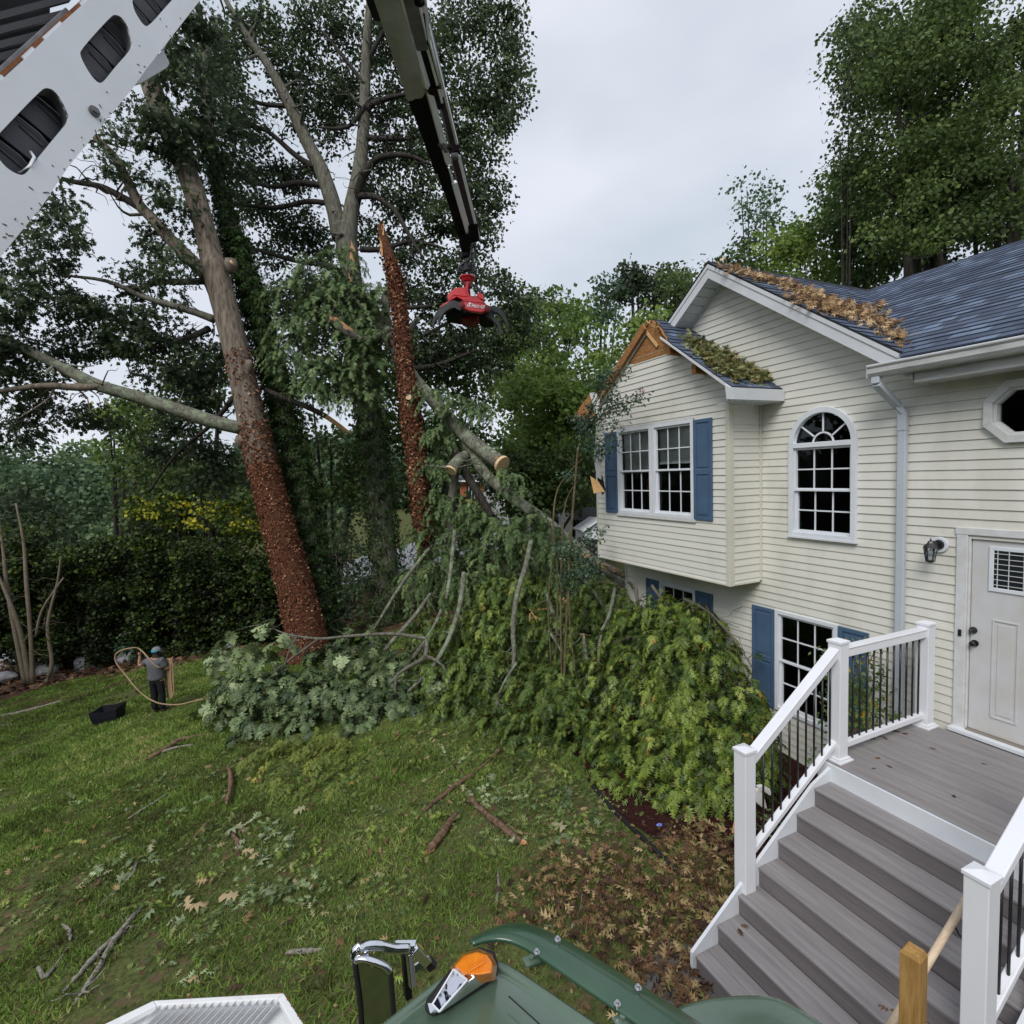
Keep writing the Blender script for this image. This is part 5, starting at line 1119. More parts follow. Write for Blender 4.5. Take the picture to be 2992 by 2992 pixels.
mb.build('trunk', M['bark1'], t1, smooth=True)
mb = MB(); p = V(437, 497, 17.25); mb.cyl(p, p+R_*.05+U_*.03, .09, 14); mb.build('sawn_stub', M['cut'], t1)
kk = len(P1); iv0 = 6; 
mb = MB(); mb.tube(P1[4:24], [q*(1.012+R2.uniform(-.006, .02)) for q in r1[4:24]], 20); mb.build('vine_mat', M['vinebark'], t1, smooth=True)
bark_flakes('dead_vine', P1, r1, 4, 27, 12000, .065, t1, None, lf_brown, out=.02)
bark_flakes('dead_vine', P1, r1, 22, 33, 1500, .08, t1, tuple(R_*.8-F_*.2), lf_brown, out=.025)
for nm, mt_, rows in (('limb', 'lichen', [(455, 808, 17.4, 24), (400, 795, 17.2, 26), (340, 775, 17.0, 25), (270, 752, 16.8, 24), (200, 732, 16.6, 22), (165, 718, 16.5, 22), (120, 695, 16.4, 20), (60, 665, 16.2, 16), (0, 640, 16, 14), (-60, 610, 15.8, 11)]),
    ('limb', 'bark1', [(190, 728, 16.5, 14), (150, 731, 16.4, 14), (80, 728, 16.2, 11), (0, 738, 16, 9), (-60, 745, 16, 6)]),
    ('limb', 'bark1', [(390, 520, 17.6, 26), (360, 490, 17.6, 24), (320, 450, 17.6, 22), (285, 410, 17.6, 20), (262, 385, 17.5, 19), (235, 330, 17.4, 16), (215, 295, 17.3, 14), (180, 258, 17.2, 12), (150, 215, 17, 8)]),
    ('limb', 'barkd', [(265, 392, 17.5, 15), (230, 372, 17.4, 13), (190, 352, 17.2, 11), (140, 343, 17, 9), (90, 330, 17, 6)]),
    ('limb', 'bark2', [(405, 603, 17.6, 15), (370, 590, 17.5, 13), (320, 575, 17.3, 12), (270, 560, 17.2, 9), (200, 530, 17, 7), (120, 520, 17, 4)]),
    ('limb', 'barkd', [(400, 530, 17.8, 13), (340, 532, 18, 12), (290, 535, 18.2, 9), (220, 560, 18.4, 6)]),
    ('limb', 'barkd', [(395, 620, 17.9, 12), (350, 640, 18, 10), (300, 655, 18, 7), (230, 668, 18, 5)]),
    ('limb', 'barkd', [(232, 336, 17.4, 8), (225, 330, 17.3, 7), (200, 322, 17.2, 5), (197, 320, 17.2, 3)]),
    ('limb', 'barkd', [(440, 750, 17.9, 10), (400, 800, 18.2, 8), (330, 860, 18.5, 6), (280, 930, 18.6, 4)]),
    ('limb', 'barkd', [(340, 300, 17.6, 16), (300, 285, 17.2, 12), (250, 270, 17, 8)])):
    mb = MB(); Pq, rq = tube_px(mb, rows, 10, 4, .03)
    twigs(mb, Pq, max(rq)*.35, 10, 1.3, R2); mb.build(nm, M[mt_], t1, smooth=True)
c1 = [BL(60, 480, 16.5, 62, 45, .35), BL(20, 560, 16, 50, 50, .35), BL(105, 440, 16, 40, 40, .4), BL(125, 385, 16.5, 35, 32, .4), BL(130, 575, 17, 70, 30, .3), BL(215, 585, 17.5, 60, 38, .3), BL(290, 530, 17.8, 60, 32, .4), BL(300, 455, 18, 42, 30, .4), BL(345, 500, 17, 28, 30, .4), BL(60, 650, 17, 70, 30, .3), BL(10, 630, 16, 40, 40, .3), BL(170, 650, 18, 70, 28, .3), BL(300, 620, 18, 70, 34, .25), BL(335, 375, 17, 34, 26, .4), BL(300, 265, 16.8, 38, 30, .4), BL(320, 215, 16.6, 48, 45, .35), BL(370, 290, 17.5, 40, 50, .35), BL(290, 330, 17, 24, 24, .4), BL(405, 250, 18, 45, 45, .3), BL(345, 150, 16.8, 48, 48, .35), BL(255, 215, 17, 28, 20, .4), BL(190, 300, 16.8, 34, 24, .4), BL(235, 255, 16.8, 30, 22, .4), BL(360, 80, 17, 40, 50, .35), BL(300, 100, 17, 40, 40, .3), BL(370, 40, 17, 30, 40, .35), BL(20, 720, 16.5, 60, 28, .3), BL(110, 780, 18, 90, 28, .3), BL(30, 820, 18, 60, 30, .3), BL(330, 700, 18.5, 80, 30, .25), BL(400, 670, 18.6, 30, 40, .25), BL(360, 760, 19, 50, 40, .25), BL(340, 840, 19.5, 60, 40, .2), BL(400, 880, 19.5, 50, 50, .2), BL(370, 420, 17.5, 26, 24, .4), BL(245, 640, 17.6, 60, 30, .4), BL(80, 700, 17.5, 50, 18, .35), BL(-30, 500, 16, 50, 60, .35), BL(-40, 680, 16, 50, 60, .3)]
crown('crown', c1, 70, .17, T_BROAD, lf_dark, t1, clump=.27, per=26, tvar=.4)
# ---- ivy covered trunk behind it
t2 = tree('ivy_covered_tree', 'ivy covered trunk close behind the leaning oak', tuple(G(618, 1230)))
mb = MB(); P2, r2 = tube_px(mb, [(622, 1270, 18.9, 60), (610, 1180, 18.9, 48), (588, 1040, 18.9, 42), (560, 890, 18.9, 40), (530, 760, 18.9, 38), (500, 650, 18.9, 34), (470, 540, 18.9, 30), (440, 450, 18.9, 26), (424, 400, 18.9, 24), (410, 330, 18.9, 22), (395, 240, 18.9, 18), (385, 120, 18.9, 14), (372, 0, 18.9, 9)], 14, 6, .03)
mb.build('trunk', M['bark2'], t2, smooth=True)
def ivy(P, r, i0, i1, n, size, parent, rad=.38, m=lf_ivy, T=T_SIMPLE):
    A = np.array([list(p) for p in P]); rr = np.array(r); k = RNG.uniform(i0, i1-1.001, n); i = k.astype(int); f = (k-i)[:, None]
    c_ = A[i]*(1-f)+A[i+1]*f; ax = unit(A[i+1]-A[i]); d = unit(np.cross(ax, rnd_unit(n))); th = noise2(k*1.7, d[:, 0]*3+d[:, 1]*2, 1.6, 4)
    p = c_+d*(rr[i]+rad*(.55+.45*th)*RNG.random(n)**.5)[:, None]
    a = unit(np.array([0, 0, -1])+d*.5+rnd_unit(n)*.6); nn = unit(d+rnd_unit(n)*.5+np.array([0, 0, .3]))
    return leaves('ivy', p, a, nn, size*(.6+.7*RNG.random(n)), T, m, parent, tint=np.clip(.45+.3*th+RNG.normal(size=n)*.2, 0, 1))
ivy(P2, r2, 2, 44, 26000, .13, t2, .40); ivy(P2, r2, 44, 60, 2600, .12, t2, .25)
crown('crown', [BL(430, 330, 19.5, 40, 40, .4), BL(420, 200, 19.5, 50, 60, .4), BL(400, 100, 19.5, 40, 60, .4), BL(470, 560, 20, 40, 40, .4), BL(420, 420, 19.2, 26, 30, .5)], 60, .16, T_BROAD, lf_dark, t2, clump=.34, per=20)
# ---- great forked tree
t3 = tree('forked_oak', 'large grey barked oak with a high fork and orange torn wood below the fork', tuple(G(735, 1195)))
mb = MB(); P3, r3 = tube_px(mb, [(742, 1230, 21, 62), (733, 1160, 21, 50), (722, 1000, 21, 46), (708, 870, 21, 44), (696, 760, 21, 44), (683, 650, 21, 42), (668, 560, 21, 38), (660, 500, 21, 37), (652, 450, 21, 40), (645, 428, 21, 42)], 16, 5, .02)
mb.build('trunk', M['bark2'], t3, smooth=True)
ivy(P3, r3, 0, 28, 15000, .13, t3, .34)
L3 = [[(642, 450, 21, 32), (628, 385, 21, 29), (606, 320, 21, 26), (578, 265, 21, 24), (545, 195, 20.8, 20), (510, 130, 20.6, 16), (475, 80, 20.4, 13), (440, 25, 20.2, 10), (405, -40, 20, 7)],
    [(656, 455, 21, 34), (662, 400, 21, 30), (676, 335, 21, 27), (683, 280, 21, 24), (688, 200, 21, 21), (690, 120, 20.8, 18), (693, 60, 20.6, 15), (702, -50, 20.4, 10)],
    [(672, 385, 21, 16), (682, 340, 20.6, 15), (705, 305, 20.4, 13), (735, 293, 20, 11), (775, 295, 20, 8), (810, 310, 20, 5)],
    [(678, 370, 20.8, 12), (710, 372, 20.6, 11), (745, 398, 20.4, 9), (770, 440, 20.2, 7), (800, 490, 20, 4)],
    [(690, 260, 21, 11), (730, 262, 20.8, 9), (775, 262, 20.8, 5)], [(690, 215, 21, 12), (705, 195, 20.8, 10), (745, 182, 20.5, 8), (790, 175, 20.4, 5)],
    [(690, 120, 20.8, 9), (715, 75, 20.6, 8), (735, 40, 20.4, 6), (745, 0, 20.4, 4)], [(604, 320, 21, 12), (560, 295, 21, 10), (500, 245, 21, 8), (440, 235, 21, 5)],
    [(615, 350, 21, 11), (560, 345, 21.2, 10), (510, 352, 21.2, 8), (440, 330, 21.2, 5)], [(625, 385, 21, 10), (580, 380, 21, 9), (520, 392, 21, 8), (450, 385, 21, 5)],
    [(545, 200, 20.8, 9), (490, 195, 20.8, 7), (440, 170, 20.8, 5)], [(680, 470, 21, 12), (720, 470, 21, 10), (780, 455, 21, 7), (840, 470, 21, 5)],
    [(690, 560, 21.2, 12), (760, 580, 21.2, 9), (830, 575, 21.2, 6)], [(660, 520, 21, 12), (610, 500, 21, 11), (550, 490, 21.2, 9), (480, 470, 21.2, 6)],
    [(688, 160, 20.8, 9), (650, 110, 20.8, 7), (610, 60, 20.8, 5)], [(690, 200, 20.8, 9), (655, 240, 20.8, 7), (600, 240, 20.8, 4)],
    [(740, 700, 21.4, 14), (820, 690, 21.6, 9), (900, 660, 21.6, 5)], [(700, 640, 21.4, 12), (780, 640, 21.6, 8), (860, 600, 21.6, 5)]]
for i, rows in enumerate(L3):
    mb = MB(); Pq, rq = tube_px(mb, rows, 10, 4, .03); twigs(mb, Pq, max(rq)*.3, 12, 1.5, R2); mb.build('limb', M['bark2' if i < 2 else 'barkd'], t3, smooth=True)
mb = MB()
for i in range(16):
    a = V(655+R2.uniform(-4, 14), R2.uniform(470, 555), 20.62+R2.uniform(-.05, .1)); d = Vector((R2.uniform(-.12, .12), 0, R2.uniform(.3, .7))); w = R_*R2.uniform(.03, .08)
    mb.mesh([a-w, a+w, a+d, a-F_*.05], [(0, 1, 2), (0, 3, 1), (1, 3, 2), (0, 2, 3)])
mb.build('torn_wood', M['torn'], t3)
c3 = [BL(*q) for q in ((430, 150, 21, 45, 45, .45), (480, 55, 21, 50, 50, .45), (545, 110, 21.5, 50, 50, .4), (600, 50, 21.5, 50, 45, .4), (625, 160, 22, 50, 45, .35), (560, 210, 22, 40, 40, .4), (500, 320, 22, 45, 34, .35), (455, 240, 21.5, 42, 36, .4), (470, 395, 22, 50, 36, .35), (560, 420, 22.5, 50, 36, .35), (620, 250, 22.5, 30, 45, .35), (560, 340, 22.5, 50, 30, .35), (760, 50, 21, 50, 50, .45), (820, 110, 21.5, 55, 50, .5), (870, 40, 21.5, 55, 50, .5), (940, 40, 21.5, 50, 45, .5), (955, 110, 21.5, 44, 40, .55), (900, 170, 21.5, 60, 45, .5), (970, 165, 21.5, 30, 40, .55), (940, 220, 21.5, 42, 40, .5), (860, 240, 21.5, 50, 45, .5), (905, 295, 21.5, 45, 42, .5), (870, 350, 21.5, 50, 42, .5), (920, 370, 21.5, 32, 44, .5), (835, 415, 21.5, 50, 42, .45), (905, 445, 21.5, 42, 42, .5), (850, 510, 21.5, 50, 42, .45), (925, 530, 21.5, 38, 34, .5), (975, 575, 21.5, 44, 40, .5), (815, 560, 22, 40, 40, .4), (780, 640, 22, 50, 44, .35), (870, 620, 22, 50, 40, .4), (945, 630, 22, 48, 36, .45), (1000, 625, 22, 28, 26, .5), (745, 370, 22, 40, 40, .4), (730, 200, 22, 40, 44, .4), (740, 290, 22, 40, 38, .4), (710, 90, 22, 36, 48, .4), (765, 150, 22, 34, 40, .45), (790, 220, 22, 40, 44, .45), (800, 310, 22, 42, 44, .45), (770, 470, 22.5, 36, 44, .4), (660, 60, 22, 36, 44, .4), (660, 170, 22.5, 30, 40, .35), (840, 680, 22.5, 56, 36, .35), (920, 690, 22.5, 44, 26, .4), (760, 540, 22.5, 30, 40, .4), (700, 330, 22.5, 26, 40, .35), (600, 560, 23, 50, 40, .3), (520, 470, 22.5, 44, 34, .35), (420, 90, 21.5, 44, 40, .4), (430, 320, 22.5, 34, 36, .35), (600, 470, 23, 46, 30, .3), (790, 380, 22.3, 40, 30, .4), (700, 440, 23, 36, 30, .35), (620, 620, 24, 60, 50, .25), (540, 560, 24, 40, 40, .25))]
crown('crown', c3, 112, .135, T_FAR2, lf_dark, t3, clump=.30, per=40, tvar=.5, shell=.35)
# ---- broken stump with vines
t4 = tree('snapped_tree', 'snapped bare trunk covered in red brown dead vine, tapering to a jagged top', tuple(G(820, 1210)))
mb = MB(); P4, r4 = tube_px(mb, [(823, 1210, 16, 34), (815, 1120, 16, 32), (806, 1060, 16, 24), (798, 1000, 16, 30), (792, 930, 16, 32), (785, 860, 16, 34), (775, 780, 16, 35), (765, 700, 16, 28), (757, 620, 16, 26), (750, 555, 16, 23), (738, 500, 16, 21), (725, 455, 16, 17), (719, 430, 16, 12), (717, 424, 16, 5)], 12, 6, .04)
mb.build('trunk', M['vinebark'], t4, smooth=True); bark_flakes('dead_vine', P4, r4, 6, 62, 8000, .075, t4, None, lf_brown, out=.05)
mb = MB(); p0, p1 = V(772, 748, 15.95), V(771, 749, 15.6); mb.tube([p0, p1], [.10, .085], 14); mb.build('stub', M['bark2'], t4)
mb = MB(); mb.cyl(p1, p1-F_*.012, .083, 16); mb.build('sawn_stub', M['cut'], t4)
mb = MB()
for i in range(14):
    a = V(722+R2.uniform(-7, 8), 440+R2.uniform(-5, 45), 15.85+R2.uniform(0, .2)); mb.prism([a-R_*.03, a+R_*.03, a+U_*R2.uniform(.2, .5)+R_*R2.uniform(-.05, .05)], F_*.03)
mb.build('torn_wood', M['torn'], t4)
# ---- fallen top of the oak leaning down on to the house
ft = thing('fallen_tree', 'long pale fallen oak trunk leaning from the broken trunk down to the house corner', 'fallen tree', tuple(V(1040, 990, 14.3)))
for nm, rows in (('upper_log', [(690, 560, 18, 20), (735, 640, 17.2, 26), (775, 705, 16.6, 22), (830, 770, 16.1, 25), (885, 828, 15.5, 26), (945, 874, 15, 28)]),
                 ('lower_log', [(865, 800, 15.9, 22), (905, 880, 15.5, 20), (950, 925, 15.1, 21), (1000, 962, 14.7, 21), (1040, 992, 14.3, 21), (1100, 1042, 13.4, 19), (1165, 1092, 12.3, 20), (1210, 1115, 11.6, 17), (1290, 1130, 10.6, 11)]),
                 ('cut_branch', [(880, 858, 15.5, 18), (866, 868, 15.3, 22), (852, 886, 15, 24)]),
                 ('dark_branch', [(858, 845, 15.5, 12), (880, 895, 15.4, 16), (905, 935, 15.3, 15), (935, 985, 15.2, 14), (965, 1010, 15.2, 8)]),
                 ('hanging_branch', [(860, 885, 15.5, 15), (853, 940, 15.6, 17), (850, 1000, 15.7, 18), (846, 1080, 15.7, 16)]),
                 ('split_branch', [(1040, 1035, 13.2, 12), (1110, 1055, 12.4, 14), (1180, 1085, 11.6, 14), (1240, 1110, 11, 12), (1330, 1150, 10, 9), (1400, 1210, 9.4, 4)]),
                 ('side_branch', [(625, 600, 16, 13), (645, 618, 16, 15), (665, 632, 16, 14), (700, 640, 16.3, 12), (735, 620, 16.6, 10)]),
                 ('side_branch', [(1165, 1095, 12.2, 16), (1185, 1150, 12, 13), (1195, 1200, 11.8, 10)]),
                 ('side_branch', [(790, 600, 17, 10), (742, 650, 16.8, 12), (728, 580, 17.2, 14), (735, 530, 17.4, 12)])):
    mb = MB(); Pq, rq = tube_px(mb, rows, 14, 5, .02)
    if nm != 'upper_log': twigs(mb, Pq, max(rq)*.25, 8, .9, R2)
    mb.build(nm, M['lichen' if nm in ('lower_log', 'upper_log', 'cut_branch') else 'bark2' if nm != 'dark_branch' else 'barkd'], ft, smooth=True)
for a, b, w in (((945, 874, 15.0), (949, 877, 14.95), 33), ((852, 886, 15), (850, 889, 14.97), 23)):
    p0, p1 = V(*a), V(*b); mb = MB(); mb.tube([p0, p1], [w*K*15/F_PX/2]*2, 16); mb.build('sawn_end', M['cut'], ft)
mb = MB()
for (x, y, d) in ((622, 598, 16), (640, 608, 15.9), (648, 616, 15.9), (1130, 1062, 12), (1160, 1075, 11.8), (1100, 1050, 12.4), (1175, 1082, 11.6), (935, 865, 15), (985, 1030, 14)):
    for _ in range(4):
        a = V(x+R2.uniform(-3, 3), y+R2.uniform(-3, 3), d-.15); dr = (R_*R2.uniform(.1, .35)-U_*R2.uniform(.0, .2)); mb.prism([a-U_*.02, a+U_*.02, a+dr], F_*.02)
mb.build('torn_wood', M['torn'], ft)
tb = thing('torn_branch', 'dark branch with a peeled orange end hanging left of the broken trunk', 'branch', tuple(V(600, 780, 17.6)))
mb = MB(); tube_px(mb, [(500, 735, 18, 9), (548, 756, 17.8, 10), (580, 768, 17.7, 10), (616, 786, 17.6, 10)], 8, 4); mb.build('bark_section', M['barkd'], tb, smooth=True)
mb = MB(); tube_px(mb, [(614, 785, 17.6, 9), (640, 803, 17.6, 8), (660, 817, 17.6, 4)], 8, 4); mb.build('peeled_section', M['torn'], tb, smooth=True)
# ---- sprays of hanging oak foliage
def spray_leaves(name, C, O, parent, m, size=.12, L_=.45, k=11, down=.75, T=T_PIN, wid=1., tint0=None, stems=True, smat=None):
    n = len(C); O = unit(O); ln = L_*(.6+.8*RNG.random(n)); base_t = (tint0 if tint0 is not None else .5)+RNG.normal(size=n)*.17
    D0 = unit(O+rnd_unit(n)*.55); D1 = unit(O*.35+np.array([0, 0, -down*1.6])+rnd_unit(n)*.3); Ps, As, Ns, Ss, Ts = [], [], [], [], []
    for j in range(k):
        t = (j+.6)/k; p = C+(D0*t*(1-t*.5)+D1*t*t*.6)*ln[:, None]; dr = unit(D0*(1-t)+D1*t*1.2)
        sd = unit(np.cross(dr, np.array([0, 0, 1.]))+1e-6)*(1 if j % 2 else -1)
        a = unit(dr*.8+sd*(.75 if j < k-2 else .1)+rnd_unit(n)*.3+np.array([0, 0, -down*.5])); nn = unit(np.array([0, 0, .7])+O*.8+rnd_unit(n)*.5)
        Ps.append(p); As.append(a); Ns.append(nn); Ss.append(size*(.65+.6*RNG.random(n))); Ts.append(base_t+.25*(t-.5)+RNG.normal(size=n)*.08)
    o = leaves(name, np.concatenate(Ps), np.concatenate(As), np.concatenate(Ns), np.concatenate(Ss), T, m, parent, np.concatenate(Ts), wid)
    if stems:
        q0 = C-D0*.05; q1 = C+(D0*.375+D1*.15)*ln[:, None]; q2 = C+(D0*.5+D1*.6)*ln[:, None]; w = .004; s1 = unit(np.cross(D0, O+.01))*w; s2 = unit(np.cross(D0, s1))*w
        vs = np.stack([q0+s1, q0-s1*.5+s2, q0-s1*.5-s2, q1+s1*.7, q1-s1*.4+s2*.7, q1-s1*.4-s2*.7, q2], 1); F = np.array([(0, 1, 4), (0, 4, 3), (1, 2, 5), (1, 5, 4), (2, 0, 3), (2, 3, 5), (3, 4, 6), (4, 5, 6), (5, 3, 6)])
        tag(np_mesh('twigs', vs.reshape(-1, 3), (F[None]+(np.arange(n)*7)[:, None, None]).reshape(-1, 3), smat or M['bark2'], parent), kind='stuff')
    return o
def mound(blobs, dens, inner=.35, ground=True):
    dens = dens*(2.6 if ground else 1.9)
    Cs, Os = [], []
    for b in blobs:
        c = np.array(b[0]); r = np.array(b[1]); n = int(dens*4.2*r.prod()**(2/3)*3); d = rnd_unit(n); d[:, 2] = np.abs(d[:, 2])*np.where(RNG.random(n) < .8, 1, -1); rad = 1-inner*RNG.random(n)**1.5
        p = c+d*r*rad[:, None]; Cs.append(p); Os.append(d*np.array([1, 1, .7]))
    C, O = np.concatenate(Cs), np.concatenate(Os)
    if ground: k = C[:, 2] > gz(C[:, 0], C[:, 1])+.04; C, O = C[k], O[k]
    k = C[:, 0] < XW-.12; return C[k], O[k]
lf_hang = leafmat('hanging_oak_leaf', [(0, (.035, .062, .025)), (.4, (.085, .14, .05)), (.75, (.16, .235, .085)), (1, (.28, .36, .16))], .25)
hc = thing('hanging_oak_crown', 'mass of drooping pale green oak foliage hanging in the gap left of the broken trunk', 'hanging foliage', tuple(V(620, 650, 17)))
C, O = mound([BL(*q) for q in ((600, 520, 17, 46, 30), (550, 560, 17, 40, 34), (640, 560, 16.8, 44, 34), (580, 620, 17, 56, 36), (660, 640, 16.8, 50, 40), (560, 690, 17, 46, 34), (630, 710, 16.9, 50, 34), (700, 700, 16.8, 44, 40), (690, 600, 17, 30, 36), (680, 750, 17, 36, 26), (640, 500, 17, 40, 26), (700, 640, 16.8, 40, 36), (670, 560, 16.8, 36, 34), (715, 560, 17, 26, 30), (540, 660, 17.1, 34, 34), (600, 740, 17, 40, 24), (610, 590, 16.6, 40, 40))], 6.0, .6, False)
spray_leaves('foliage', C, O, hc, lf_hang, .16, .6, 10, .7, wid=1.3)
f2 = thing('hanging_foliage', 'drooping green oak sprays hanging under the fallen pale trunk', 'foliage', tuple(V(860, 900, 15.5)))
C, O = mound([BL(*q) for q in ((815, 750, 15.8, 26, 24), (870, 770, 15.6, 34, 20), (905, 780, 15.4, 24, 18), (830, 830, 15.8, 30, 30), (825, 890, 15.8, 28, 34), (830, 960, 15.8, 26, 36), (880, 960, 15.6, 26, 26), (960, 900, 15, 22, 16), (990, 925, 14.8, 26, 16), (920, 990, 15, 34, 30), (980, 1020, 14.6, 36, 26), (870, 1030, 15.4, 40, 40), (800, 1010, 15.8, 20, 30), (1010, 1050, 14.4, 34, 34), (930, 1060, 15, 46, 40), (850, 1100, 15.4, 50, 40), (790, 1100, 15.8, 34, 36), (890, 1110, 14.6, 44, 40), (960, 1000, 14, 24, 24), (1010, 1010, 13.4, 26, 20), (820, 1060, 15, 30, 30), (1000, 985, 12.6, 26, 22), (1030, 1015, 12.2, 26, 24), (975, 1010, 12.4, 22, 20), (1060, 1050, 11.8, 26, 22))], 13.0, .6, False)
spray_leaves('foliage', C, O, f2, lf_hang, .135, .55, 10, .85, wid=1.15)

def core(parent, blobs, sc, dens, size, m, wid=1.):  # darker leaves fill each heap, painting in its inner shade
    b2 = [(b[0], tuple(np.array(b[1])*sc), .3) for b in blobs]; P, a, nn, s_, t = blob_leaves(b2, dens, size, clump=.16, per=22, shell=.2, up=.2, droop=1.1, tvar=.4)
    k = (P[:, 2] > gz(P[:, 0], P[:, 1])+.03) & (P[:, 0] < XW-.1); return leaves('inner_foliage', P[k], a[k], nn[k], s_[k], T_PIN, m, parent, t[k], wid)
rh0 = Vector((R_.x, R_.y, 0)).normalized(); fh0 = Vector((F_.x, F_.y, 0)).normalized()
# ================================================================ HEDGE, SHRUBS AND WOODS BEHIND
# dark evergreen hedge, one tree at a time
for i, (x, top, hw, lab) in enumerate(((-30, 985, 46, 'dark evergreen at the left picture edge'), (45, 1000, 48, 'dark evergreen behind the thin multi stemmed tree'), (125, 1030, 44, 'dark evergreen with a brown hollow base, third from the left'), (200, 1005, 48, 'evergreen with bright green tips above its brown hollow base'), (285, 985, 50, 'tallest dark evergreen of the hedge, left of the rope handler'), (365, 1010, 48, 'dense evergreen standing behind the rope handler'), (440, 1015, 46, 'dense evergreen right of the rope handler'), (505, 1030, 40, 'last evergreen of the hedge beside the leaning oak trunk'))):
    d = 22.2-i*.1; b = G(x, 1262-i*2)
    t = tree('evergreen_tree', lab, tuple(b), 'dark evergreens of the hedge'); mb = MB()
    for k in range(5):
        p = b+Vector((R2.uniform(-.5, .5), R2.uniform(-.3, .3), -.1)); p = p+F_*2.2; q = p+Vector((R2.uniform(-.5, .5), R2.uniform(.0, .4), 2.6)); limb(mb, wiggle(p, q, 4, .05, rng=R2), (.05, .025), 7, 3)
    mb.build('trunk', M['barkd'], t, smooth=True)
    bl = []
    for k in range(13):
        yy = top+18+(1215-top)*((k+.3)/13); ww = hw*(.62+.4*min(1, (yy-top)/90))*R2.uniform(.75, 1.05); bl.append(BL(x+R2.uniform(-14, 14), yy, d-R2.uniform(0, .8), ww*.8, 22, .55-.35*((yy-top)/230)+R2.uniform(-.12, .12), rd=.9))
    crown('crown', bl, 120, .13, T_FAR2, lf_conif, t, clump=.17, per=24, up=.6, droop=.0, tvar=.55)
    C_ = [BL(x+R2.uniform(-24, 24), R2.uniform(1150, 1240), d+.2, 26, 22, .35, rd=.7) for _ in range(7)]
    crown('dead_twigs', C_, 60, .22, T_SIMPLE, lf_deadtwig if 'lf_deadtwig' in globals() else globals().setdefault('lf_deadtwig', leafmat('dead_brown_twig', [(0, (.015, .008, .006)), (1, (.06, .035, .025))], .0, .9)), t, clump=.25, per=16, droop=.2)
# backing hedgerow far side
def simple_tree(name, lab, base, blobs, dens, size, m, T=T_FAR2, group=None, trunk=None, tw=.2, mt_='barkd', **k):
    t = tree(name, lab, tuple(base), group); mb = MB(); c = Vector(blobs[0][0])
    for bb in blobs[:max(2, min(6, len(blobs)))]:
        q = Vector(bb[0]); limb(mb, [Vector(base), Vector(base).lerp(q, .5)+Vector((0, 0, .1*(q-Vector(base)).length*0)), q], (tw, tw*.2), 8, 4)
    mb.build('trunk', M[mt_], t, smooth=True); crown('crown', blobs, dens, size, T, m, t, **k); return t
def gbase(vx, d): p = V(vx, 1300, d); return Vector((p.x, p.y, float(gz(p.x, p.y))-.1))
def blobs_in(n, x0, x1, y0, y1, d0, d1, rx, ry, t=.5, seed=1, shape=None, tv=.2):
    r = random.Random(seed); o = []
    while len(o) < n:
        x, y = r.uniform(x0, x1), r.uniform(y0, y1)
        if shape and not shape(x, y): continue
        o.append(BL(x, y, r.uniform(d0, d1), rx*r.uniform(.7, 1.25), ry*r.uniform(.7, 1.25), t+r.uniform(-tv, tv)))
    return o
ell = lambda cx, cy, rx, ry: (lambda x, y: ((x-cx)/rx)**2+((y-cy)/ry)**2 < 1)
# left distance
simple_tree('far_tree', 'pale blue green tree in the far left gap under the oak canopy', gbase(60, 55), blobs_in(16, -20, 150, 850, 1010, 50, 58, 34, 26, .6, 2), 16, .42, lf_blue, clump=.8, tw=.3)
simple_tree('far_tree', 'rounded blue green tree between the far left tree and the yellow green tree', gbase(160, 50), blobs_in(12, 110, 260, 860, 1020, 44, 50, 30, 24, .55, 3), 16, .38, lf_blue, clump=.7, tw=.3)
simple_tree('far_tree', 'yellow green tree top left of the leaning oak trunk', gbase(240, 42), blobs_in(9, 190, 290, 770, 900, 38, 42, 24, 22, .85, 4), 22, .30, lf_bright, clump=.5, tw=.2)
simple_tree('broadleaf_tree', 'dark tree crown directly behind the leaning oak limb', gbase(400, 30), blobs_in(30, 250, 520, 640, 1000, 27, 31, 34, 30, .45, 5), 30, .24, lf_mid, clump=.5, tw=.25)
simple_tree('broadleaf_tree', 'dark tree filling the far left below the lichen limb', gbase(20, 30), blobs_in(20, -40, 110, 930, 1130, 27, 32, 30, 26, .2, 6), 28, .24, lf_dark, clump=.5, tw=.2)
simple_tree('flowering_shrub', 'golden yellow flowering shrub above the evergreen hedge', gbase(360, 28), blobs_in(10, 250, 500, 935, 1000, 26.3, 27.5, 24, 12, .6, 7, tv=.2)+blobs_in(10, 250, 500, 970, 1060, 26.6, 27.5, 24, 16, .15, 8, tv=.1), 40, .17, lf_yel, clump=.3, tw=.08, tvar=.5)
# understorey between the ivy trunk and the broken trunk
simple_tree('understory_tree', 'dark understory tree between the ivy covered tree and the forked oak', gbase(640, 27), blobs_in(36, 540, 720, 620, 1180, 24, 27, 30, 30, .55, 9), 30, .2, lf_mid, clump=.45, tw=.15)
simple_tree('understory_tree', 'dark understory tree behind the broken trunk', gbase(800, 28), blobs_in(40, 700, 900, 640, 1020, 25, 29, 32, 30, .42, 10, tv=.2), 28, .22, lf_mid, clump=.45, tw=.15)
simple_tree('understory_tree', 'blue green bushy tree right of the ivy covered trunk', gbase(650, 23), blobs_in(14, 610, 740, 960, 1190, 21.8, 23, 26, 22, .45, 11), 42, .16, lf_blue, clump=.35, tw=.1)
simple_tree('shrub', 'tangled dry vines and leaves at the foot of the ivy covered tree', gbase(650, 19.5), blobs_in(12, 600, 690, 1040, 1220, 18.6, 19.6, 20, 20, .3, 12), 30, .12, lf_silver, clump=.3, tw=.05)
mb = MB(); 
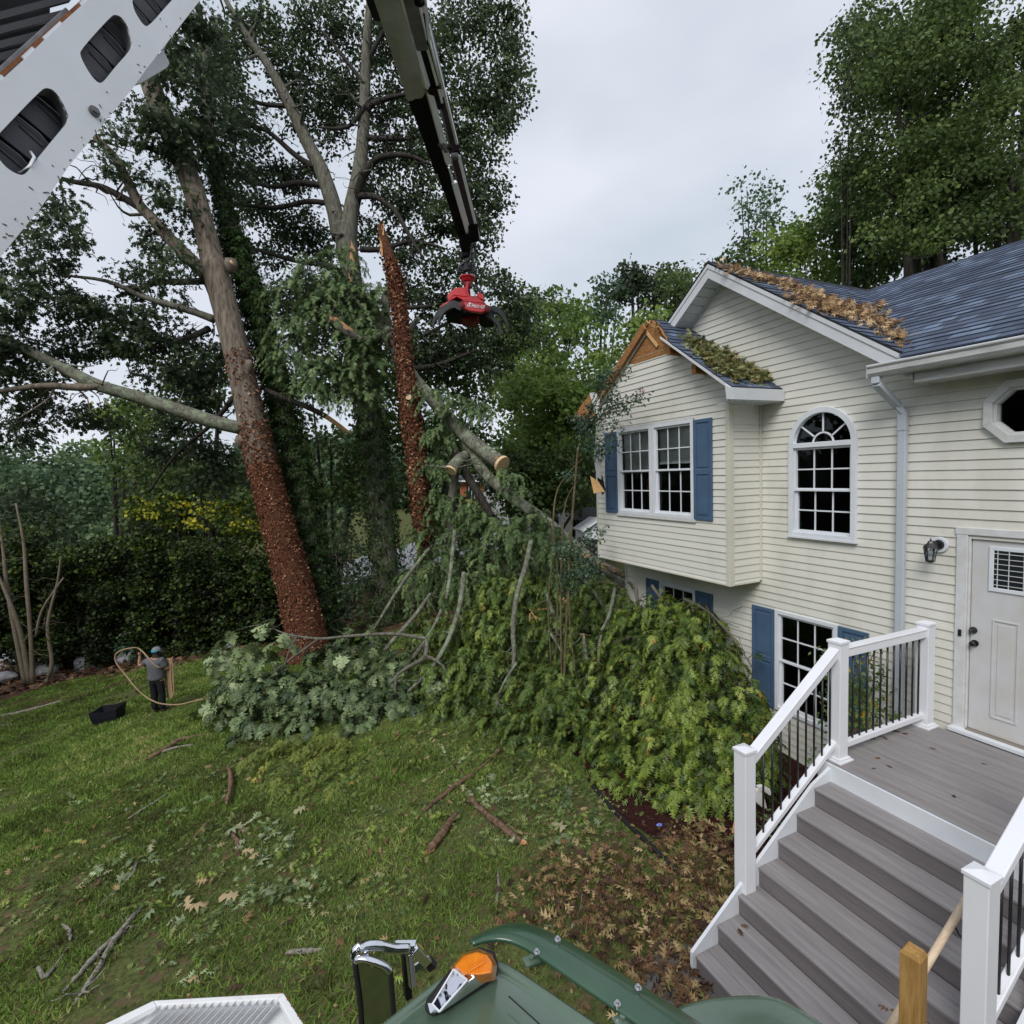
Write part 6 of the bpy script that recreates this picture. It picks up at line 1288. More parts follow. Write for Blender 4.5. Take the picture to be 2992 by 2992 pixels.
for i in range(46):
    a = V(R2.uniform(600, 690), R2.uniform(1000, 1200), R2.uniform(18.4, 19)); limb(mb, wiggle(a, a+Vector((R2.uniform(-.9, .9), R2.uniform(-.3, .3), R2.uniform(-1.1, .7))), 5, .1, rng=R2), (.012, .006), 4, 3)
vt = thing('dry_vines', 'tangle of dry brown vines beside the ivy covered tree', 'vines', tuple(gbase(640, 19))); tag(mb.build('vine_stems', mat('dry_vine', (.10, .075, .05), .9, .1, var=.3), vt), kind='stuff')
for i, (x, d) in enumerate(((250, 21.5), (340, 24), (395, 24), (150, 24.8), (60, 22.5), (310, 21.8))):
    bl = blobs_in(5, x-24, x+24, 1185, 1235, d-.5, d, 16, 13, .45, 40+i); lab = ['low leafy bush behind the rope handler', 'leafy sapling growing through the hedge right of the rope handler', 'pale green bush low in the hedge', 'big leaved bush below the hedge on the left', 'low green clump at the foot of the thin multi stemmed tree', 'rounded blue green bush behind the worker in the cap'][i]
    simple_tree('shrub', lab, gbase(x, d), [BL(x, 1250, d-.3, 12, 10, .5)]+bl, 90, .12, lf_mid if i % 2 else lf_blue, T_BROAD, clump=.22, tw=.03)
# multi stemmed pale tree far left
ms = tree('multi_stemmed_tree', 'thin pale multi stemmed tree standing before the hedge at far left', tuple(G(55, 1290)))
for rows in ([(48, 1290, 19.8, 9), (30, 1200, 19.8, 8), (12, 1100, 19.8, 7), (6, 1040, 19.9, 5), (-5, 960, 20, 3)], [(56, 1290, 19.8, 9), (40, 1200, 19.7, 8), (20, 1140, 19.6, 7), (-10, 1070, 19.6, 4)], [(62, 1290, 19.8, 8), (58, 1200, 19.8, 7), (50, 1100, 19.8, 7), (44, 1020, 19.9, 5), (30, 950, 20, 3)], [(86, 1290, 19.8, 8), (98, 1250, 19.8, 7), (90, 1180, 19.8, 6), (108, 1100, 19.8, 4), (115, 1050, 19.8, 3)], [(68, 1200, 19.8, 5), (80, 1150, 19.8, 4), (120, 1090, 19.8, 3)]):
    mb = MB(); Pq, rq = tube_px(mb, rows, 8, 4); twigs(mb, Pq, .015, 7, 1.0, R2); mb.build('stem', mat('pale_smooth_bark', (.19, .15, .11), .8, .2, col2=(.24, .20, .15), scale=6), ms, smooth=True)
crown('crown', [BL(20, 1010, 19.8, 30, 20, .3), BL(70, 985, 19.8, 34, 20, .3), BL(115, 1040, 19.8, 16, 20, .4), BL(70, 1210, 19.6, 24, 14, .6)], 40, .11, T_SIMPLE, lf_mid, ms, clump=.25, per=14)
# middle distance woods
simple_tree('bright_tree', 'bright fresh green tree in the centre between the grapple and the bay roof', gbase(1080, 40), blobs_in(46, 950, 1270, 560, 900, 35, 41, 38, 30, .7, 13, shape=lambda x, y: y > 545+abs(x-1090)*.35), 20, .30, lf_bright, clump=.7, tw=.4, tvar=.45, shell=.3)
simple_tree('bright_tree', 'lighter green tree with a ragged top right of the grapple', gbase(1020, 46), blobs_in(18, 940, 1080, 550, 720, 43, 47, 26, 24, .6, 14), 18, .32, lf_mid, clump=.6, tw=.3)
simple_tree('bright_tree', 'green tree filling the gap beside the left corner of the bay', gbase(1100, 34), blobs_in(30, 960, 1150, 720, 860, 31, 35, 30, 26, .6, 15), 26, .26, lf_bright, clump=.5, tw=.3)
simple_tree('dark_pine', 'dark rounded tree crown rising above the bright green trees', gbase(1215, 60), blobs_in(13, 1170, 1262, 498, 570, 56, 60, 20, 15, .25, 16, shape=ell(1216, 535, 48, 40)), 20, .38, lf_dark, clump=.6, tw=.4)
simple_tree('far_tree', 'greyish tree top behind the bright green tree, left of the dark rounded crown', gbase(1130, 58), blobs_in(9, 1100, 1170, 530, 600, 54, 58, 18, 16, .5, 17), 15, .36, lf_silver, clump=.7, tw=.2)
simple_tree('far_tree', 'tree showing left of the main gable peak', gbase(1285, 52), blobs_in(14, 1262, 1330, 490, 640, 48, 52, 24, 20, .35, 18), 18, .34, lf_mid, clump=.6, tw=.2)
simple_tree('understory_tree', 'dark tree behind the fallen pale trunk', gbase(1000, 30), blobs_in(34, 930, 1120, 855, 950, 28, 30, 30, 24, .3, 19, tv=.15), 26, .24, lf_mid, clump=.5, tw=.2)
simple_tree('understory_tree', 'dark bushy growth behind the debris left of the house corner', gbase(950, 24), blobs_in(22, 860, 1110, 1060, 1130, 22, 25, 32, 16, .2, 20, tv=.1), 30, .2, lf_dark, clump=.4, tw=.1)
# right side forest
def wood(name, lab, base_x, d, n, box, rx, ry, t, seed, m, dens=20, size=.26, shape=None, clump=.6, tw=.35, T=T_FAR2, **k): return simple_tree(name, lab, gbase(base_x, d), [BL(base_x, (box[2]+box[3])/2, d, 20, 20, t)]+blobs_in(n, *box, d-2, d+2, rx, ry, t, seed, shape), dens, size, m, T, clump=clump, tw=tw, **k)
rt = tree('tall_forest_tree', 'tall dark trunked tree rising behind the roof valley at right', tuple(gbase(1712, 26)))
mb = MB(); tube_px(mb, [(1716, 640, 26, 15), (1713, 500, 26, 14), (1710, 400, 26, 13), (1712, 330, 26, 11), (1700, 250, 26, 9), (1690, 150, 26, 6)], 10, 4, .03)
limb(mb, [gbase(1712, 26), V(1716, 640, 26)], (.25, .2), 10, 3)
for a, b in (((1712, 420), (1760, 395)), ((1710, 380), (1660, 350)), ((1711, 330), (1790, 290)), ((1705, 270), (1620, 240)), ((1712, 468), (1650, 455)), ((1700, 240), (1780, 190)), ((1715, 490), (1800, 470))): limb(mb, [V(*a, 26), V((a[0]+b[0])/2, (a[1]+b[1])/2+4, 26), V(*b, 26)], (.09, .03), 6, 3)
mb.build('trunk', M['barkd'], rt, smooth=True)
crown('crown', blobs_in(50, 1600, 1860, 40, 460, 23, 27, 32, 26, .5, 22, shape=lambda x, y: x > 1590+max(0, (y-330)*.25)), 56, .175, T_FAR2, lf_mid, rt, clump=.42, per=30, tvar=.45, shell=.3)
wood('tall_forest_tree', 'big leafy tree whose ragged edge juts left into the sky at right', 1760, 29, 40, (1590, 1800, 0, 420), 30, 26, .5, 23, lf_mid, 52, .19, lambda x, y: x > 1580 + 20*math.sin(y*.03))
wood('tall_forest_tree', 'tallest dark tree filling the upper right corner', 1880, 27, 56, (1720, 1980, -40, 460), 32, 28, .5, 24, lf_mid, 52, .19)
wood('tall_forest_tree', 'dark tree just above the main ridge at the right edge', 1870, 34, 30, (1720, 1980, 300, 560), 30, 24, .3, 25, lf_dark, 24, .26)
wood('tall_forest_tree', 'leaning leafy branch tips sticking out left of the tall trees', 1590, 27, 7, (1572, 1612, 40, 320), 13, 16, .35, 26, lf_dark, 50, .18, clump=.3, tw=.05)
wood('forest_tree', 'yellow green tree directly above the leaf littered gable roof', 1540, 38, 26, (1440, 1640, 400, 540), 28, 22, .75, 27, lf_bright, 20, .28, tw=.25)
wood('forest_tree', 'thin pale sky speckled tree left of the tall forest', 1440, 42, 13, (1395, 1520, 345, 450), 20, 22, .6, 28, lf_silver, 8, .26, ell(1450, 400, 62, 62), tw=.15)
wood('forest_tree', 'low dark green tree touching the main gable peak', 1360, 40, 16, (1300, 1470, 455, 540), 20, 16, .35, 29, lf_mid, 22, .28, lambda x, y: y > 505-(x-1300)*.35, tw=.2)
wood('forest_tree', 'dark tree between the yellow green tree and the tall trunked tree', 1610, 35, 20, (1560, 1700, 340, 540), 28, 24, .35, 30, lf_mid, 24, .26, tw=.2)
# far off woodland closing the horizon
C_ = []
rr = random.Random(77)
for i in range(150):
    a = math.radians(rr.uniform(-62, 80)); dd = rr.uniform(75, 110); x, y = math.sin(a)*dd, math.cos(a)*dd; h = rr.uniform(5, 11)
    C_.append(((x, y, float(gz(x, y))+h*.55), (6, 5, h*.6), rr.uniform(.3, .6)))
P, a, nn, s, t = blob_leaves(C_, 3.6, 1.0, clump=1.6, per=20)
tag(leaves('far_woods', P, a, nn, s, T_FAR2, lf_blue, None, t), 'continuous woodland closing the view behind the houses', 'woodland', kind='stuff')

C_ = []  # unseen trees round the camera, added to darken what the windows reflect
for i in range(150):
    a = math.radians(rr.uniform(88, 316)); dd = rr.uniform(24, 42); x, y = math.sin(a)*dd, math.cos(a)*dd; h = rr.uniform(7, 15)
    if -27 < (math.degrees(a)+180) % 360-180 < 76: continue
    C_.append(((x, y, float(gz(x, y))+h*.5), (4, 4, h*.55), rr.uniform(.3, .6)))
P, a, nn, s, t = blob_leaves(C_, 5, .7, clump=1.2, per=20)
tag(leaves('unseen_trees', P, a, nn, s, T_FAR2, lf_mid, None, t), 'unseen trees around the camera, added to darken the window reflections', 'woodland', kind='stuff')

# pale lumps standing in for unidentified grey patches at the hedge foot
M['grey_lump'] = mat('pale_grey_lump', (.30, .30, .32), .9, .2, col2=(.46, .46, .48), scale=4, bump=.5, bscale=14)
for i, (x, y, w, h, lab) in enumerate(((94, 1262, 42, 22, 'broad pale grey stand-in lump between the multi stemmed tree and the worker'), (165, 1256, 38, 20, 'pale grey stand-in lump at the hedge foot just left of the rope loop'), (238, 1246, 34, 22, 'pale grey stand-in lump seen through the rope loop beside the worker'), (15, 1280, 40, 14, 'low pale grey stand-in lump at the far left edge below the hedge'), (446, 1212, 26, 14, 'small grey stand-in lump by the hedge left of the leaning oak'))):
    d = 21.0+(.6 if i != 4 else 0); c_ = V(x, y, d); s_ = K*d/F_PX; r_ = random.Random(60+i)
    bm = bmesh.new(); bmesh.ops.create_icosphere(bm, subdivisions=3, radius=1); ph = [r_.uniform(0, 6) for _ in range(4)]
    for v in bm.verts:
        q = v.co.copy(); k_ = 1+.16*math.sin(q.x*3+ph[0])+.12*math.sin(q.y*4+ph[1])+.12*math.sin(q.z*4+ph[2]); z = max(q.z, -.25)
        v.co = c_+rh0*(q.x*k_*w*.5*s_)+Vector((0, 0, 1))*(z*k_*h*.8*s_)+fh0*(q.y*k_*.35)
    me = bpy.data.meshes.new('grey_lump'); bm.to_mesh(me); bm.free(); me.materials.append(M['grey_lump']); tag(link('grey_lump', me), lab, 'grey_lump', 'stand-in grey lumps along the hedge')
# ================================================================ FALLEN BRANCHES AND FOLIAGE
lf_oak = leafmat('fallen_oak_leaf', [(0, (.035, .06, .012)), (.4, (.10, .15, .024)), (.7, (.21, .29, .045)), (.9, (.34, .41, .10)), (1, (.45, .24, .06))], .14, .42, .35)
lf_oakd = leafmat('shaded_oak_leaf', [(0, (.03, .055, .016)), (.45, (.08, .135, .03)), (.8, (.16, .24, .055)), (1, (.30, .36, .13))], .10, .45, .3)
lf_pale = leafmat('pale_lobed_leaf', [(0, (.03, .055, .022)), (.35, (.085, .125, .05)), (.65, (.19, .26, .11)), (1, (.40, .48, .26))], .1, .45, .35)
lf_yspray = leafmat('yellowish_oak_leaf', [(0, (.06, .085, .02)), (.4, (.13, .18, .035)), (.8, (.24, .28, .06)), (1, (.40, .36, .08))], .25)
M['twigy'] = mat('yellow_brown_twig', (.24, .15, .05), .8, .2)
def limbs(parent, lst, m, tw=6, tl=.8, name='branch', n=9):
    for rows in lst:
        rows = [(a, b, d, w*.72) for a, b, d, w in rows]
        mb = MB(); Pq, rq = tube_px(mb, rows, n, 4, .04); twigs(mb, Pq, max(rq)*.3, tw, tl, R2, .3); mb.build(name, m, parent, smooth=True)
hb = thing('fallen_tree', 'big drooping heap of fresh green oak foliage piled against the house under the bay', 'fallen tree', tuple(G(1300, 1500)))
bl_h = [BL(*q) for q in ((1300, 1190, 8.4, 44, 30), (1250, 1215, 8.5, 40, 36), (1345, 1250, 7.9, 40, 44), (1290, 1270, 8.2, 50, 50), (1380, 1320, 7.5, 44, 50), (1300, 1330, 7.9, 56, 54), (1215, 1320, 8.5, 44, 46), (1415, 1400, 7.1, 34, 50), (1350, 1410, 7.3, 54, 60), (1270, 1430, 7.5, 56, 56), (1190, 1430, 8.0, 46, 50), (1385, 1490, 6.8, 44, 40), (1300, 1500, 6.9, 54, 34), (1225, 1500, 7.2, 44, 30), (1145, 1470, 7.8, 40, 26), (1420, 1450, 6.8, 26, 40), (1200, 1250, 8.9, 30, 34), (1240, 1380, 7.9, 40, 40), (1150, 1400, 8.5, 40, 44), (1240, 1150, 9.2, 34, 22), (1310, 1165, 8.7, 34, 20), (1200, 1180, 9.3, 28, 30), (1270, 1160, 9, 40, 26), (1340, 1195, 8.3, 30, 24))]
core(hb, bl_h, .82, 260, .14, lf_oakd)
C, O = mound(bl_h, 10, .4)
spray_leaves('foliage', C, O, hb, lf_oak, .125, .42, 11, .95, wid=1.0, smat=M['twigy'])
limbs(hb, [[(1290, 1130, 9, 10), (1330, 1150, 8.6, 8), (1380, 1200, 8, 6), (1420, 1260, 7.6, 3)], [(1230, 1105, 9.4, 9), (1260, 1150, 9, 8), (1280, 1200, 8.6, 5)], [(1300, 1130, 9, 7), (1310, 1165, 8.6, 6), (1300, 1200, 8.4, 4)], [(1200, 1105, 9.6, 9), (1205, 1150, 9.4, 8), (1215, 1200, 9, 6), (1235, 1240, 8.6, 4)], [(1330, 1140, 8.8, 6), (1350, 1180, 8.3, 5), (1345, 1220, 8.1, 4)], [(1200, 1200, 9, 6), (1228, 1240, 8.7, 5), (1240, 1300, 8.4, 4)]], M['bark2'], 12, .5)
mc = thing('fallen_limbs', 'tangle of pale leaning oak limbs and green foliage across the middle of the lawn', 'fallen limbs', tuple(G(980, 1400)))
bl_m = [BL(*q) for q in ((1065, 1340, 9.4, 46, 44), (1000, 1375, 9.5, 44, 40), (940, 1370, 10.1, 44, 34), (885, 1330, 11, 44, 34), (1090, 1270, 10.2, 44, 40), (1020, 1290, 10.4, 48, 40), (955, 1280, 11.2, 48, 40), (895, 1260, 12, 44, 40), (1120, 1200, 10.8, 44, 40), (1060, 1190, 11.6, 46, 40), (990, 1190, 12.4, 46, 40), (920, 1180, 13.2, 46, 40), (860, 1200, 13.2, 40, 44), (825, 1270, 12.4, 40, 34), (1150, 1290, 9.4, 40, 50), (1110, 1390, 8.8, 44, 40), (1050, 1420, 8.9, 40, 26), (1000, 1110, 13, 40, 34), (1060, 1110, 12.3, 36, 34), (1120, 1130, 11.4, 34, 34), (940, 1120, 13.8, 40, 34), (1180, 1200, 10, 34, 50), (1170, 1130, 10.8, 30, 26), (800, 1200, 14, 30, 40), (870, 1380, 10.6, 34, 16), (840, 1340, 11.2, 40, 30), (1000, 1430, 9, 44, 24), (930, 1400, 9.9, 44, 24), (780, 1310, 12.2, 40, 34), (1090, 1440, 8.5, 44, 30))]
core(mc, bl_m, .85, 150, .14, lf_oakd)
C, O = mound(bl_m, 10, .4)
pick = RNG.random(len(C)) < .45
spray_leaves('foliage', C[pick], O[pick], mc, lf_oakd, .13, .46, 11, .95, wid=1.0, smat=M['twigy']); spray_leaves('foliage', C[~pick], O[~pick], mc, lf_oak, .125, .44, 11, .95, tint0=.4, wid=1.0, smat=M['twigy'])
limbs(mc, [[(1002, 1020, 12, 13), (990, 1075, 11.6, 15), (976, 1120, 11.2, 14), (968, 1180, 10.9, 13), (970, 1235, 10.7, 11), (966, 1275, 10.6, 7)],
    [(1160, 1110, 10.4, 10), (1150, 1160, 10.1, 10), (1133, 1200, 9.9, 9), (1130, 1260, 9.7, 8), (1140, 1310, 9.5, 6), (1160, 1345, 9.3, 4)],
    [(1100, 1195, 10.4, 9), (1107, 1245, 10.2, 11), (1112, 1290, 10, 9), (1125, 1325, 9.8, 7), (1140, 1350, 9.7, 4)], [(1108, 1270, 10, 7), (1098, 1310, 9.9, 6), (1088, 1345, 9.8, 4)],
    [(875, 1080, 13, 13), (868, 1140, 12.7, 14), (845, 1210, 12.3, 13), (810, 1265, 12, 11), (770, 1305, 11.7, 9)],
    [(812, 1120, 14, 9), (780, 1165, 13.6, 11), (740, 1210, 13.2, 11), (700, 1260, 12.8, 9), (670, 1300, 12.5, 7)],
    [(833, 1150, 13.8, 10), (815, 1190, 13.4, 11), (780, 1240, 13, 10), (752, 1262, 12.8, 8)], [(810, 1035, 14.6, 8), (770, 1085, 14.2, 10), (740, 1130, 14, 9), (705, 1188, 13.8, 6)],
    [(975, 1250, 10.6, 8), (950, 1290, 10.4, 6), (935, 1330, 10.2, 3)], [(1030, 1115, 12, 10), (1045, 1160, 11.6, 11), (1060, 1200, 11.4, 8)],
    [(1090, 1080, 11.8, 8), (1130, 1130, 11, 8), (1170, 1200, 10.2, 6)], [(858, 1000, 14.2, 10), (850, 1080, 13.8, 11), (842, 1130, 13.4, 8)], [(1035, 1190, 11, 7), (1060, 1230, 10.6, 8), (1075, 1280, 10.2, 5)]], M['lichen'], 9, .7)
mb = MB()
for x, y, d in ((1000, 1155, 11.2), (1012, 1165, 11.1), (1020, 1150, 11.2), (1100, 1200, 10.3), (1117, 1248, 9.95), (1065, 1130, 11.4), (862, 1265, 11.8)):
    for _ in range(3):
        a = V(x+R2.uniform(-3, 3), y+R2.uniform(-3, 3), d-.1); dr = R_*R2.uniform(-.12, .18)+U_*R2.uniform(-.22, .1); mb.prism([a-R_*.015, a+R_*.015, a+dr], F_*.015)
mb.build('torn_wood', M['torn'], mc)
ml_ = thing('fallen_leafy_limb', 'fallen limb with big pale lobed leaves lying on the lawn left of the tangle', 'fallen limb', tuple(G(600, 1400)))
C, O = mound([BL(*q) for q in ((470, 1300, 12.7, 44, 26), (530, 1300, 12.5, 50, 34), (600, 1310, 12.2, 50, 40), (670, 1320, 12, 50, 40), (740, 1330, 11.8, 44, 36), (440, 1345, 12.3, 34, 24), (510, 1365, 11.7, 46, 34), (590, 1375, 11.3, 50, 34), (670, 1380, 11.1, 50, 30), (740, 1375, 11.2, 36, 26), (620, 1250, 13.3, 40, 30), (690, 1250, 13.2, 44, 36), (750, 1270, 12.8, 40, 40), (680, 1210, 14, 40, 30), (800, 1340, 11.6, 34, 24), (470, 1400, 11.3, 30, 16), (780, 1380, 11.1, 40, 26), (820, 1290, 12.2, 36, 36), (440, 1300, 13, 30, 22))], 6.5, .4)
k1 = C[:, 0]*.9-C[:, 1]*.42 < -4.1
spray_leaves('foliage', C, O, ml_, lf_pale, .165, .42, 9, 1.1, T_BROAD, smat=M['bark2'], tint0=.36)
limbs(ml_, [[(805, 1207, 12.3, 11), (800, 1240, 12, 12), (760, 1265, 12, 9), (735, 1290, 11.9, 6)], [(805, 1205, 12.3, 10), (740, 1196, 12.6, 9), (660, 1200, 12.8, 8), (600, 1205, 13, 7), (540, 1196, 13.2, 5), (500, 1180, 13.3, 3), (470, 1182, 13.4, 2)],
    [(600, 1206, 13, 6), (560, 1235, 12.9, 5), (520, 1265, 12.8, 4), (480, 1300, 12.7, 3)], [(800, 1235, 12, 8), (835, 1255, 11.8, 7), (850, 1290, 11.7, 5)], [(750, 1270, 12, 7), (745, 1300, 11.8, 6), (750, 1330, 11.7, 4)], [(560, 1200, 13, 5), (545, 1230, 12.9, 4), (535, 1260, 12.8, 3)]], M['bark2'], 6, .5)
sp = [(400, 1225, 13), (415, 1250, 12.9), (430, 1235, 13), (398, 1275, 12.9), (450, 1290, 12.7), (470, 1240, 13), (480, 1215, 13.1), (510, 1235, 12.9), (440, 1205, 13.2), (530, 1215, 12.9), (425, 1280, 12.8), (500, 1180, 13.2), (460, 1265, 12.9), (495, 1270, 12.7), (650, 1235, 12.6), (700, 1215, 12.7), (720, 1270, 12.2), (420, 1330, 12.6), (380, 1340, 13)]
Cp = np.array([tuple(V(*q)) for q in sp for _ in range(3)])+RNG.normal(size=(57, 3))*.1
spray_leaves('leaf_sprays', Cp, RNG.normal(size=(57, 3))*[1, 1, .1], ml_, lf_pale, .24, .3, 7, .9, T_BROAD, tint0=.8, smat=M['bark2'])
ms_ = thing('low_leafy_sprays', 'low yellowish green oak sprays spread flat on the lawn in front of the fallen limb', 'fallen branch', tuple(G(600, 1470)))
C, O = mound([BL(a_, b_, d_*.94, x_, y_) for a_, b_, d_, x_, y_ in ((480, 1425, 10.9, 34, 16), (540, 1430, 10.5, 44, 20), (610, 1430, 10.3, 48, 22), (680, 1420, 10.4, 44, 20), (560, 1470, 9.6, 40, 16), (640, 1470, 9.4, 44, 16), (710, 1450, 9.7, 30, 16), (520, 1490, 9.4, 26, 10), (600, 1500, 9, 30, 10), (760, 1400, 10.6, 30, 16), (540, 1425, 10.8, 40, 26), (640, 1420, 10.6, 44, 28), (700, 1440, 10.2, 36, 24), (600, 1400, 11, 50, 26))], 4.2, .6)
spray_leaves('foliage', C, O*[1, 1, .25]+[-.4, -.5, .1], ms_, lf_yspray, .135, .5, 11, .5, smat=M['twigy'])
# low sprays spreading on the lawn from the tangle
ls = thing('low_oak_sprays', 'low green oak sprays lying on the grass below the tangle of limbs', 'fallen branch', tuple(G(1000, 1450)))
C, O = mound([BL(a_, b_, d_*.96, x_, y_) for a_, b_, d_, x_, y_ in ((960, 1430, 9, 36, 12), (1030, 1450, 8.5, 40, 12), (900, 1400, 10, 36, 12), (1090, 1470, 8.1, 34, 12), (1110, 1510, 7.5, 26, 10), (850, 1380, 10.6, 30, 10), (1070, 1500, 7.7, 26, 8), (1180, 1540, 6.9, 34, 9))], 3.5, .7)
spray_leaves('foliage', C, O*[1, 1, .2]+[-.4, -.6, .05], ls, lf_oak, .10, .4, 10, .3, tint0=.45, smat=M['twigy'])
# small torn sprays lying about the lawn
sp2 = [(500, 1580), (520, 1600), (436, 1575), (640, 1500), (330, 1540), (380, 1470), (200, 1650), (560, 1690), (590, 1705), (350, 1800), (470, 1700), (900, 1480), (960, 1520), (860, 1450), (1010, 1560), (1060, 1520), (940, 1580), (290, 1480), (150, 1520), (500, 1700), (250, 1590), (700, 1560), (570, 1600), (820, 1540), (740, 1680), (300, 1730), (640, 1740), (170, 1440), (540, 1640), (620, 1620), (680, 1490), (780, 1470), (1120, 1560), (1000, 1500), (480, 1520), (410, 1640), (110, 1600), (60, 1700), (800, 1640), (360, 1345), (395, 1320), (930, 1640), (760, 1800)]
C = np.array([tuple(G(a, b)) for a, b in sp2 for _ in range(3)]); C += RNG.normal(size=C.shape)*[.16, .16, 0]; C[:, 2] = gz(C[:, 0], C[:, 1])+.05
hh = len(C)//2
tag(spray_leaves('torn_sprays', C[:hh], RNG.normal(size=(hh, 3))*[1, 1, .05]+[0, 0, .05], None, lf_pale, .11, .3, 7, .05, tint0=.6, stems=False), 'torn oak sprays with pale leaves scattered over the lawn', 'torn sprays', kind='stuff')
tag(spray_leaves('torn_sprays', C[hh:], RNG.normal(size=(len(C)-hh, 3))*[1, 1, .05]+[0, 0, .05], None, lf_oak, .10, .3, 7, .05, tint0=.5, stems=False), 'torn oak sprays with fresh green leaves scattered over the lawn', 'torn sprays', kind='stuff')
# ---- sticks on the lawn
def stick(label, rows, m, up=.02, tw=0, tl=.25, name='stick', end=None):
    pts = [(G(a, b, 0)+Vector((0, 0, w*K*(G(a, b)-Vector((0, 0, H))).length/F_PX/2*.8+up)), w*K*(G(a, b)-Vector((0, 0, H))).length/F_PX/2) for a, b, w in rows]
    t = thing(name, label, 'stick' if name == 'stick' else 'log', tuple(pts[len(pts)//2][0])); P, r = smooth_path(pts, 5); r = [q*.8*(1+R2.uniform(-.22, .22))*(.55 if i_ in (0, len(r)-1) else 1) for i_, q in enumerate(r)]; P = [q+Vector((R2.uniform(-1, 1), R2.uniform(-1, 1), R2.uniform(-.4, .6)))*.008 for q in P]; mb = MB(); mb.tube(P, r, 9); twigs(mb, P, max(r)*.4, tw, tl, R2, 0) if tw else None
    mb.build('wood', m, t, smooth=True)
    if end:
        i = 0 if end < 0 else -1; a = P[i]; b = P[1 if end < 0 else -2]; d = (a-b).normalized(); mb = MB()
        for _ in range(5): s_ = Vector((R2.gauss(0, 1), R2.gauss(0, 1), R2.gauss(0, .5)))*r[len(r)//2]*.5; mb.prism([a-d*.03+s_-Vector((0, 0, .012)), a-d*.03+s_+Vector((0, 0, .012)), a+d*R2.uniform(.05, .13)+s_*.5], Vector((.012, .006, 0)))
        mb.build('broken_end', M['torn'], t)
M['stickb'] = bark('brown_stick_bark', (.10, .055, .035), (.26, .17, .12), 10, (2, 2, 2), .6); M['stickg'] = bark('grey_lichen_stick', (.14, .12, .10), (.36, .34, .30), 12, (2, 2, 2), .5)
stick('long reddish curved stick reaching down from the tangle', [(945, 1418, 7), (900, 1460, 8), (850, 1495, 9), (800, 1535, 5)], M['stickb'])
stick('rough brown stick with a torn orange end pointing at the dry leaves', [(885, 1510, 9), (915, 1540, 11), (950, 1570, 13), (985, 1597, 12)], M['stickb'], tw=3, end=1)
stick('short thick rotten branch with a pale torn end', [(862, 1540, 9), (850, 1560, 14), (830, 1590, 15), (808, 1615, 14)], M['stickb'], end=1, name='broken_log')
stick('forked dead branch in front of the black bag', [(274, 1438, 5), (310, 1420, 8), (345, 1400, 8), (402, 1388, 4)], M['stickb'], tw=2)
stick('thin pale branch prong beside the forked dead branch', [(300, 1425, 5), (330, 1415, 5), (365, 1408, 3)], M['stickg'])
stick('pale stick half under the left foliage edge', [(420, 1375, 3), (455, 1355, 6), (490, 1335, 5)], M['stickg'])
stick('long grey lichened forked branch at the lower left', [(140, 1905, 7), (190, 1830, 8), (220, 1775, 9), (272, 1715, 7)], M['stickg'], tw=8, tl=.35)
stick('second grey prong joining the long forked branch at the lower left', [(110, 1890, 3), (150, 1845, 7), (195, 1795, 7), (225, 1768, 6)], M['stickg'], tw=5)
stick('thin curved grey stick on the grass above the forked branch', [(175, 1725, 3), (215, 1690, 5), (250, 1655, 5), (258, 1632, 4)], M['stickg'])
stick('crooked brown stick standing up from small leaves on the left lawn', [(432, 1455, 7), (436, 1490, 8), (428, 1530, 6)], M['stickb'], up=.08, tw=3)
stick('short brown stick below the crooked one', [(360, 1593, 4), (385, 1565, 6), (400, 1550, 5)], M['stickb'])
stick('small dark twig cluster among pale leaves on the left lawn', [(436, 1572, 5), (448, 1595, 7), (452, 1622, 4)], M['stickb'], tw=6, tl=.2)
stick('small V of two pale sticks at the lower left edge', [(73, 1830, 5), (88, 1850, 6), (128, 1795, 4)], M['stickg'])
stick('short pale stick above the small V of sticks', [(116, 1748, 4), (130, 1760, 5), (134, 1780, 4)], M['stickg'])
stick('pale bare stick left of the green truck mirror', [(540, 1805, 7), (570, 1802, 8), (610, 1797, 5)], M['stickg'], tw=2, tl=.1)
stick('thin upright grey stick in the dry leaves', [(940, 1645, 4), (942, 1680, 6), (936, 1710, 5)], M['stickg'])
stick('long thin twig arching beside the dry leaf patch', [(1085, 1520, 3), (1120, 1580, 3), (1155, 1680, 3), (1162, 1760, 2)], M['stickb'])
stick('thin twig crossing the dry leaf patch', [(1020, 1690, 3), (1070, 1640, 4), (1130, 1600, 3)], M['stickb'], tw=3)
stick('lichen spotted twig low in the dry leaf patch', [(1060, 1770, 3), (1085, 1745, 4), (1100, 1710, 3)], M['stickg'], tw=3)
stick('long pale stick on the bank at the left edge', [(0, 1355, 4), (50, 1345, 5), (125, 1323, 3)], M['stickg'])
stick('short pale stick at the left picture edge below the bank', [(0, 1372, 3), (25, 1370, 3)], M['stickg'])
stick('dark curved stick in the middle of the left lawn', [(240, 1550, 3), (280, 1525, 4), (320, 1500, 4)], M['stickg'])
stick('thin reddish stick in front of the house bed', [(880, 1480, 4), (870, 1460, 4), (850, 1440, 3)], M['stickb'], tw=3)
